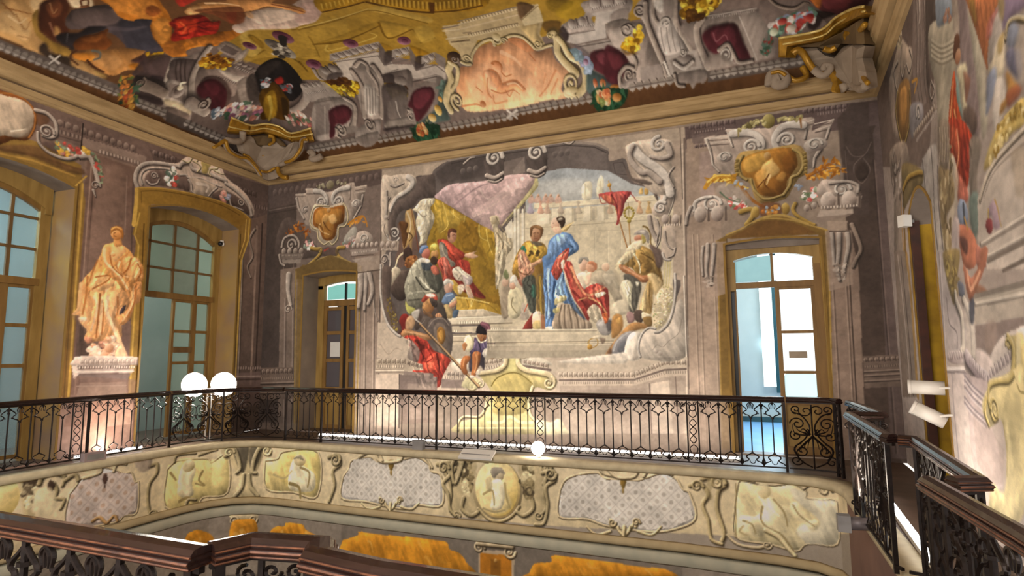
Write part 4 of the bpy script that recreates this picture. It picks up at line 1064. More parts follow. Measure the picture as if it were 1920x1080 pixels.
F|e0b068 4.5 0.80|-2871,1599 49,9 26,-50 -32,-24 -33,16
b|8a5420,c08a48,e0b878 55 57.9 1|-2873,1644
S|6d3c10 14.8 9.9 0.94 0|-2920,1556 44,-59 42,-17
S|e3b670 19.8 13.2 0.81 0|-2952,1545 -8,-27 35,-37 59,-25
S|6d3c10 13.3 9.9 0.81 0|-2986,1548 51,-32 19,-56
T|83714a,cdb98c,efe2bb 15.9 15.9|-2874,1675 -117,12 -41,-44 -14,-76 27,-43 43,-25 11,-63 52,-51 49,16 33,-23 47,44 6,80 56,9 27,51 -15,76 -33,44
d|9a4f16,c0701c,7a3a10,b0641c 40 52.2 5 1|-3288,1547 148,22 88,-56 19,-57 -104,36 -139,-2
d|c0781c,9a5a14,d89a38 18 57.2 8 1|-2690,1521 62,35 55,28 40,-51 9,-53 -56,58 -78,-20
S|b8741c 25.5 12.8 1.00 0|-2690,1521 62,35 63,14 32,-43 9,-41
d|d9a09a,c87068,e8d8cc,7d8a7a,5e6e5e 22 46.3 4 0|-3117,1435 103,-22 18,-43 -84,-14 -36,44
d|e0d8cc,d09a92,8a98a8,6d7d6d,a85a50 26 44.1 7 0|-2742,1391 102,32 18,-54 -79,-21 -31,-24
F|a7a597 6.6 0.70|-2727,1417 70,74 39,-3 2,-53 -39,-37 -47,-30
v|5c4f4a,a8998c,dccfc0 140.5 1.4 0.00 1 30.4|-3224,1405
T|5c4f4a,a8998c,dccfc0 30.8 26|-3316,1395 24,68 87,14 54,-53 2,-49
n|egg 144.6 4b3f39,8b7c70,b9a99a 1|-3323,1360 227,-13
f|75665c 0 1|-3331,1343 235,-13 -15,-40 -200,6
n|dent 42 4b3f39,75665c,a19284 1|-3312,1328 200,-11
f|8d7e72 0 1|-3311,1296 191,-9 -7,-31 -174,8
T|5c4f4a,a8998c,dccfc0 28.4 23.7|-3339,1333 21,-64 36,-23
F|a59486 0 1|-2623,1409 22,44 70,1 55,-44 -14,-39 -132,-9
v|8b8078,c2b8ac,e6ddd2 111.9 1.3 0.00 1 19.4|-2553,1399
n|egg 120 5c4d44,a9978a,dccdbd 1|-2661,1352 240,-2
f|97867a 0 1|-2676,1326 248,-5 1,-33 -224,-10
n|dent 38.5 5c4d44,97867a,cfc0b0 1|-2652,1301 217,7
f|a59486 0 1|-2650,1252 185,13 1,-33 -154,-2
s|5a4b43 10.9 10.9 1.00 0|-2659,1275 194,0
T|6e5220,a98434,d8b860 41.1 29.7|-3029,1366 50,-11 42,-3 -7,-33 -32,-32 -65,-43
T|6e5220,a98434,d8b860 39.5 28.5|-2725,1350 -56,-3 -7,-39 42,-43 96,-46
v|5b4d2c,857242,ab9660 67.7 1.2 0.00 1 10.2|-2945,1339
F|4b3a34 4.5 0.70|-2912,1357 115,-8 10,-61 -123,8
S|a33a2c 22.8 9.8 0.94 0|-2903,1336 40,18
F|775a2c 0 1|-3074,1226 49,17 99,34 82,8 90,-20 105,-53 55,-23 1,-33 -480,29
S|a08848 14.9 14.9 1.00 0|-3066,1228 140,52 82,8 90,-19 152,-73
f|7a5f33 0 1|-3152,1197 40,43 500,-12 38,-34 -35,-65 18,-1297 -36,-2 -20,1290 -292,57 -169,-31 27,-1342 -34,-2
f|6e5529 0 1|-3178,1211 333,89 290,-107 -35,-72 -569,15
s|96793f 19.3 19.3 1.00 0|-2574,1194 -5,-1325
s|8d713a 20.8 20.8 1.00 0|-3167,1190 40,-1351
T|5c4f4a,a8998c,dccfc0 76.8 44.8|-2572,1135 3,-117 -15,-116
T|5c4f4a,a8998c,dccfc0 57.3 31.8|-2526,1144 -1,-128 -6,-135
T|5c4f4a,a8998c,dccfc0 57.1 38|-2498,1143 30,-130 -34,-94
T|5c4f4a,a8998c,dccfc0 69.8 41.9|-3239,1174 1,-124 31,-112
v|5c4f4a,a8998c,dccfc0 110.4 1.3 0.00 1 16.6|-3231,906
f|998777 0 0.80|-2603,1243 193,26 2,-105 -193,-15
s|57483f 12.9 12.9 1.00 0|-2601,1149 193,11
o|med2|0|-209,1829 165,29 76,29 156,9 172,-42 154,-32 -34,-97 -11,-95 90,-119 48,-69 14,-112 -56,-56 -525,51 -327,-9 10,107 109,166 41,76
n|acan 90.9 3f3130,6d5a56,8f7a74 1|-252,1881 259,0
n|acan 82.4 3f3130,6d5a56,8f7a74 1|355,1881 222,-5
n|dent 43.5 3f3130,5e4c48,8a7670 1|-221,1848 177,0
n|dent 39.1 3f3130,5e4c48,8a7670 1|427,1853 148,1
f|6e5c57 0 0.80|-235,1832 191,6 -16,-59 -170,-3
n|acan 67.5 3f3130,6d5a56,8f7a74 1|-225,1761 77,3
f|a38a7e 0 0.90|-197,1723 85,2 -14,-317 -75,8
f|4d3f39 7.1 0.90|524,1814 69,72 86,-2 -42,-617 -72,7 -31,189 -9,191
s|6b5a52 4.4 4.4 0.70 0|550,1631 0,-170
S|6b5a52 7.6 6.3 0.94 0|557,1650 28,-55 53,-1 36,64
S|6b5a52 8.7 7.5 0.94 0|633,1589 -46,-45 2,-62 29,-41 41,69 -27,66
F|382c26 3.4 0.80|585,1507 30,53 30,-23 7,-51 -34,-33 -25,16
F|a39183 0 1|-165,1805 125,5 -4,28 133,-14 95,-8 71,15 154,8 -10,-76 109,54 -26,-54 -14,-49 -52,-44 -15,-75 -37,-47 -362,-21 -34,58 -85,24 -14,105
s|d3c3b3 11.9 11.9 1.00 0|-162,1801 125,-5
s|6b5b52 7.9 7.9 1.00 0|-160,1787 122,-8
s|c5b5a5 11.9 11.9 1.00 0|-157,1772 122,-5
s|5f5048 7.9 7.9 1.00 0|-151,1758 121,-8
s|d3c3b3 11.7 11.7 1.00 0|-41,1838 130,-17
s|6b5b52 7.8 7.8 1.00 0|-38,1820 102,-11
s|c5b5a5 11.6 11.6 1.00 0|-34,1802 74,-4
s|d3c3b3 7.2 7.2 1.00 0|380,1818 29,8
s|6b5b52 10.9 10.9 1.00 0|368,1797 36,4
s|d3c3b3 7.2 7.2 1.00 0|413,1800 92,11
s|6b5b52 10.8 10.8 1.00 0|414,1783 81,10
s|c5b5a5 7.2 7.2 1.00 0|416,1767 73,11
s|5f5048 10.8 10.8 1.00 0|415,1751 67,9
t|5c4f4a,a8998c,dccfc0 21.8 15.8|-153,1793 19,-65 9,-90 32,-45
s|e3d6c6 5.9 5.9 1.00 0|-159,1793 27,-100 5,-55
t|5c4f4a,a8998c,dccfc0 17.5 13.6|-33,1816 21,-85
s|e3d6c6 5.8 5.8 1.00 0|-39,1823 21,-84
t|5c4f4a,a8998c,dccfc0 18.1 18.1|372,1774 -12,-51
t|5c4f4a,a8998c,dccfc0 19.5 19.5|482,1763 -19,-55
t|5c4f4a,a8998c,dccfc0 30.3 12.5|432,1655 -31,-48 -8,-50
b|5c4f4a,a8998c,dccfc0 130.1 93.2 1|-58,1676
v|8b8078,c2b8ac,e6ddd2 96.9 1.3 0.00 1 15.5|-61,1677
b|5c4f4a,a8998c,dccfc0 173.8 111.6 1|411,1683
v|8b8078,c2b8ac,e6ddd2 111.1 1.3 0.00 1 17.9|406,1684
T|8b8078,c2b8ac,e6ddd2 67.7 42.5|-9,1809 73,-5 53,-25 27,-44 -8,-39 -30,-22
v|8b8078,c2b8ac,e6ddd2 132.7 1.7 0.00 1 30.3|84,1717
T|8b8078,c2b8ac,e6ddd2 65.5 40|357,1802 -80,13 -48,-26 -23,-50 12,-48 28,-17
v|8b8078,c2b8ac,e6ddd2 132.4 1.7 3.10 -1 29.4|270,1730
b|5a4c20,8f8040,c0b068 99.5 127.7 1|183,1853
d|9c9058,7a6e3c,b8ac70,5d5228 40 34.6 21 0|29,1840 87,34 36,1 10,-35 -72,-9 -62,-11
d|9c9058,7a6e3c,b8ac70 34 33.6 22 0|228,1869 120,-13 4,-27 -85,17 -35,-4
S|8f8048 16.8 11.2 1.00 0|23,1828 -2,-41
S|8f6030 18.5 10.6 1.00 0|345,1843 2,-53
F|9c7c40 0 1|-7,1582 10,79 44,35 119,-4 139,7 49,-40 13,-73 -15,-62 -35,-22 -38,-60 -36,-47 -105,-15 -46,31 -19,81 -23,29
F|a06c20 0 1 8d5418 172,5002,881,4477|29,1591 3,53 44,27 89,15 128,-5 20,-49 3,-52 -32,-48 -24,-36 -15,-63 -47,-20 -81,22 -21,55 -10,40 -46,19
F|c9983c 9.5 0.80|37,1616 20,38 84,22 34,-25 -38,-61 -49,-20 -35,4
F|d9a850 3.7 0.90|130,1578 44,47 18,11 3,-47 -25,-43 -20,-50
b|8a5a20,c08e48,e4bc78 53 67.1 1|167,1652
F|e2b868 5.6 0.70|137,1597 43,27 33,-31 10,-40 -55,-33 -22,16
F|cc9440 3.7 0.80|100,1555 30,23 29,-11 -28,-95 -27,43
F|c88c38 5.5 0.80|203,1516 31,35 22,-15 -19,-37
S|6d3c10 12.1 9.4 1.00 0|170,1546 -26,-49 21,-35
S|eac27a 16.1 10.7 0.94 0|175,1539 -20,-50
F|8a4f14 9.2 0.60|244,1629 53,19 2,-66 -37,-34
S|6d3c10 10.8 8.1 0.94 0|107,1475 38,42
T|6b5220,a98c48,d8c080 20.8 20.8|51,1528 -29,30 -9,62 26,50
T|6b5220,a98c48,d8c080 21.9 21.9|298,1673 38,-37 8,-60 -26,-48 -35,-15 -13,-44 -38,-54
T|6b5220,a98c48,d8c080 18.8 18.8|74,1525 15,-61 39,-50 23,-9 35,2 52,14
n|acan 64.9 5a4418,8f7638,b89c58 1|9,1660 -5,-106
n|acan 61.1 5a4418,8f7638,b89c58 1|356,1652 -2,-129
d|d8a01c,b87a14,f0c848,a8640c 46 58.7 31 1|-170,1534 39,43 87,-4 46,-46 34,-50 -82,63 -99,-9
S|c88a1c 36.9 19.9 1.00 0|-172,1507 40,50 87,3 70,-62
S|f0c850 17 11.3 1.00 0|-158,1540 52,31 73,-9
S|9c5c1c 32.9 19.2 1.00 0|24,1485 45,-71 56,-46 35,-16
d|c87a14,9c5610,e0a030 60 46.5 33 1|368,1522 52,25 36,59 64,-27 23,-66 -61,-18 -66,-17 -50,6
S|8d5218 10.4 7.8 1.00 0|356,1498 63,30 72,16 52,-31
d|e8ddd0,b83c38,d86a60,f0d0c8,5c6e4c,7a8a68 34 42 35 0|-51,1427 49,8 46,-32 10,-40 -72,-6 -35,30
d|e8ddd0,b83c38,d86a60,f0d0c8,5c6e4c,7a8a68 34 39.4 36 0|317,1412 41,21 50,7 -3,-50 -62,-25
d|7d8aa0,98a4b4 10 30.5 37 0|-10,1535 70,-61 -25,-17 -52,46
d|7d8aa0,98a4b4 8 28.9 38 0|298,1466 35,22 -9,-57
F|a39487 5.8 0.60|-97,1512 62,6 82,-62 20,-69 -106,32 -72,54
S|55684e 14 8.4 1.00 0|-92,1471 41,-44 59,-27
F|ac9a8c 0 1|-281,1315 29,92 65,41 99,-11 36,-37 -8,-39 -188,-15
v|8b8078,c2b8ac,e6ddd2 154.9 1.6 0.00 1 25.2|-142,1406
T|8b8078,c2b8ac,e6ddd2 29.5 25.5|-240,1379 8,47 45,22 44,2
n|egg 213 5c4d44,a9978a,dccdbd 1|-254,1353 187,-8
T|5c4f4a,a8998c,dccfc0 29.6 25.6|-258,1401 -22,-52 -8,-47
F|ac9a8c 0 1|411,1402 16,74 60,-1 110,-32 7,-44 -12,-23
v|8b8078,c2b8ac,e6ddd2 128.1 1.5 0.00 1 22.5|521,1418
T|5c4f4a,a8998c,dccfc0 26.3 21|469,1459 81,-1 46,-27 -2,-37
f|9c8a7c 0 1|399,1384 214,-11 -13,-47 -193,13
n|egg 218 5c4d44,a9978a,dccdbd 1|403,1364 198,-9
n|dent 44.9 5c4d44,97867a,cfc0b0 1|412,1329 182,-6
n|egg 106.2 5c4d44,97867a,cfc0b0 1|329,1328 73,21
f|ab9888 0 1|411,1314 156,-7 -2,-27 -172,-2
f|8a7769 0 0.80|393,1278 172,2 -22,-10 -153,-30
T|6e5220,a98434,d8b860 43.3 33.9|12,1347 42,9 23,-9 -8,-38 -31,-37
b|6e5220,a98434,d8b860 63.7 97.6 1|89,1336
b|6e5220,a98434,d8b860 64.9 99.7 1|242,1340
T|6e5220,a98434,d8b860 30.5 21.6|292,1364 -13,-31 15,-33 53,-43 32,-19
F|6e3c1c 5.6 0.70|120,1382 93,-10 2,-64 -98,3
d|b8641c,d08a30,8fa0b0 16 37 40 0|126,1381 87,-9 -9,-57 -81,14
F|7d5c22 0 1|73,1269 49,28 70,6 56,-11 49,-31 44,-22 -268,17
S|b89444 18.8 18.8 1.00 0|80,1278 54,25 64,6 51,-11 98,-54
f|7d5d26 0 1|-126,1188 55,27 78,26 89,43 80,5 99,-22 80,-32 87,-32 -7,-330 -38,-865 -46,-2 45,929 -1,248 -467,13 -6,-248 -10,-967 -58,-4 19,923
f|6f4a20 3.7 0.90|24,1239 72,39 80,5 99,-22 53,-30 62,-42 -450,9 48,25
s|b7923f 10.2 10.2 1.00 0|431,1204 -2,-331 -35,-865
s|a88336 9.3 9.3 1.00 0|-125,1188 -2,-288 -21,-923
s|4a3514 5.6 5.6 1.00 0|-69,1196 -3,-249
S|b08c40 12.1 12.1 1.00 0|-71,1219 78,28 89,43 80,2 100,-20 80,-34 83,-35
f|a08876 0 0.80|-217,1188 144,-5 -8,-298 -126,-33
f|a08876 0 0.80|428,1198 125,-5 -13,-290 -111,-30
T|5c4f4a,a8998c,dccfc0 32 20.7|-175,1172 -3,-65 -10,-89 9,-65
T|5c4f4a,a8998c,dccfc0 31.8 20.6|-139,1169 -7,-77 -13,-89 -8,-63
T|5c4f4a,a8998c,dccfc0 24.5 17|-200,1161 -10,-77 3,-91
d|b7a494,8d7b6d,d0c0b0 16 37.5 51 1|-213,994 72,-5 -28,-81 -24,1
T|5c4f4a,a8998c,dccfc0 28.7 20.3|459,1183 1,-72 -1,-96
T|5c4f4a,a8998c,dccfc0 36.9 21.8|493,1180 -6,-89 -14,-101 7,-60
T|5c4f4a,a8998c,dccfc0 33.3 21.7|532,1177 0,-72 -21,-88 -14,-64
T|4d4038,8f7a6a,b39d8b 30 25|555,1223 25,-86 7,-54 -23,-45 -18,-41
d|b7a494,8d7b6d,d0c0b0 20 40.2 52 1|449,1015 83,1 -32,-93 -21,-5
f|a48d7a 0 0.90|442,1252 94,-9 -3,-48 -94,8
S|55463d 9.8 9.8 1.00 0|449,1193 94,-5
s|8a7565 0.9 0.9 1.00 0|-193,1193 0,0
f|8a7464 0 0.70|-300,302 195,-10 12,-345 -210,2
f|77655a 28.9 0.35|-841,307 495,3 1,-349 -504,2
f|8b7668 27.8 0.55|-3556,56 1120,2 2360,-39 -5,-99 -3459,-143
h|117.7 0.25|-1885,1336 163,-256 -219,254 28,10 48,-10 69,-55 67,-53 -20,-35 40,-52 20,-73 -59,28 -68,101 -55,65
h|76.3 0.25|-1782,1023 191,-99 -224,119 127,-85 110,-40 -104,28 -66,33
h|88.3 0.16|-1795,1127 106,-91 -133,92 47,16 100,-73 0,-42 -46,-51 -67,75
h|417.7 0.1|-1915,1564 651,118 -700,-37 111,76 170,-1 301,19 168,-33 -82,-134 -152,-176 -71,-36 -143,92 -156,102
h|297.2 0.13|-1887,1561 139,-672 -251,696 35,54 439,-278 19,-246 67,-319 -309,34 -277,504
h|141.8 0.16|-2028,1626 -39,-301 -61,260 57,52 107,-5 1,-127 -62,-164 -71,-33 21,56 -38,130
h|92.6 0.2|-1474,1350 -2,-325 -68,392 58,-23 100,-104 -38,-98 -45,-162 -32,-51 -6,195
h|220.4 0.2|-2080,1200 88,-314 -95,334 64,-17 119,-119 21,-141 -54,-59 -174,-12 -80,97 -9,63 56,135
h|78.1 0.22|-1891,1200 21,-142 -69,133 48,28 41,-34 21,-75 -61,-63 -35,94
h|178 0.26|-2144,683 157,-332 -207,320 49,42 128,-63 83,-103 55,-77 -107,-148 -97,10 -44,168
h|147.6 0.12|-1746,366 32,-98 -95,103 115,-10 202,-32 43,-78 -336,16
h|129.6 0.22|-1281,1263 -65,-215 -39,53 23,83 63,88 132,-18 16,-85 -105,-34 -90,-104
h|93 0.16|-1264,1253 86,-107 -103,108 131,-18 -6,-83 -91,-19
h|71.1 0.22|-1205,1057 10,-263 -37,198 62,63 7,-116 -11,-146 -43,10
h|93.6 0.2|-1317,1215 33,-187 -60,172 36,22 78,-131 -89,-78
h|87.2 0.26|-1275,1044 24,-224 -64,210 58,30 37,-134 -14,-115 -55,101
h|100.7 0.24|-1126,1118 2,-407 -37,360 60,54 77,19 -3,-146 119,-229 -73,18 -81,99 -35,-79 -19,-104 -46,9 -13,277
h|111 0.18|-1081,1313 23,-150 -66,96 69,60 91,-57 24,-67 -84,-43 -102,-1
h|84.5 0.22|-1059,1065 1,-163 -44,116 18,65 58,-37 6,-145 -80,-13
h|89.8 0.26|-1040,1203 -62,-169 -17,42 53,96 64,44 -23,-96 -77,-102
h|133.2 0.26|-991,1117 123,-333 -174,329 51,13 79,-166 121,25 36,-143 -3,-93 -127,4 -125,244
h|104.9 0.22|-815,971 50,-206 -131,210 113,2 26,-212 -47,17
h|135.7 0.24|-575,1193 73,-255 -211,137 53,52 97,71 107,-97 24,-120 -7,-46 -72,86 -104,42
h|77.1 0.2|-524,975 -6,-188 -46,13 39,134 46,4 -10,-141
h|78.6 0.14|-641,981 19,-168 -55,164 66,2 -10,-130 10,-48
h|78.2 0.2|-605,1003 0,-202 -59,217 105,-53 -14,-83 -26,-81 -35,13
h|110 0.24|-692,1535 10,-190 -121,194 198,-6 -50,-123 -27,-71 -18,107
h|200.2 0.26|-2080,667 145,-322 -263,332 181,-35 184,-123 -76,-173 -44,-9 -112,229
h|79.5 0.24|-1600,666 -16,-126 -41,120 131,12 15,-52 -81,-87 -90,22
o|g1|0|-1941,1346 76,69 48,2 34,-40 0,-62 61,-78 93,6 0,-49 -73,-19 27,-110 97,-147 -117,-1 -120,120 -55,137
o|g2|0|-2194,1138 106,88 93,-13 112,-270 -68,21 -112,-19 -105,-71 -31,120
o|g3|0|-2063,963 125,7 56,-172 65,-121 -29,-148 -47,-88 -93,-131 -97,22 -53,290 -102,87 34,129 100,16
o|g4|0|-1385,1101 59,148 63,29 5,93 84,1 -2,-109 33,-78 -20,-246 1,-235 -156,-1 24,160 -52,168
o|g5|0|-1133,1259 19,124 35,38 60,-5 58,-39 -27,-72 48,-94 -84,-67 46,-213 108,-230 -292,3 -13,285 -2,174
o|g6|0|-1008,1127 64,-118 64,-51 121,18 5,-227 -131,-12 -94,162
o|g7|0|-710,1077 69,113 48,84 62,36 38,-54 59,-116 13,-191 -60,-195 19,-148 -176,2 -56,152 -19,204
o|g8|0|-1749,616 25,67 67,-1 16,52 41,36 66,-31 39,-148 -32,-73 -73,7 -49,-117 -116,14 8,89 67,52
o|g9|0|-1781,53 50,97 106,3 57,153 -172,27 0,44 317,198 117,-15 194,-149 -9,-69 -134,-16 20,-195 95,-65
"""
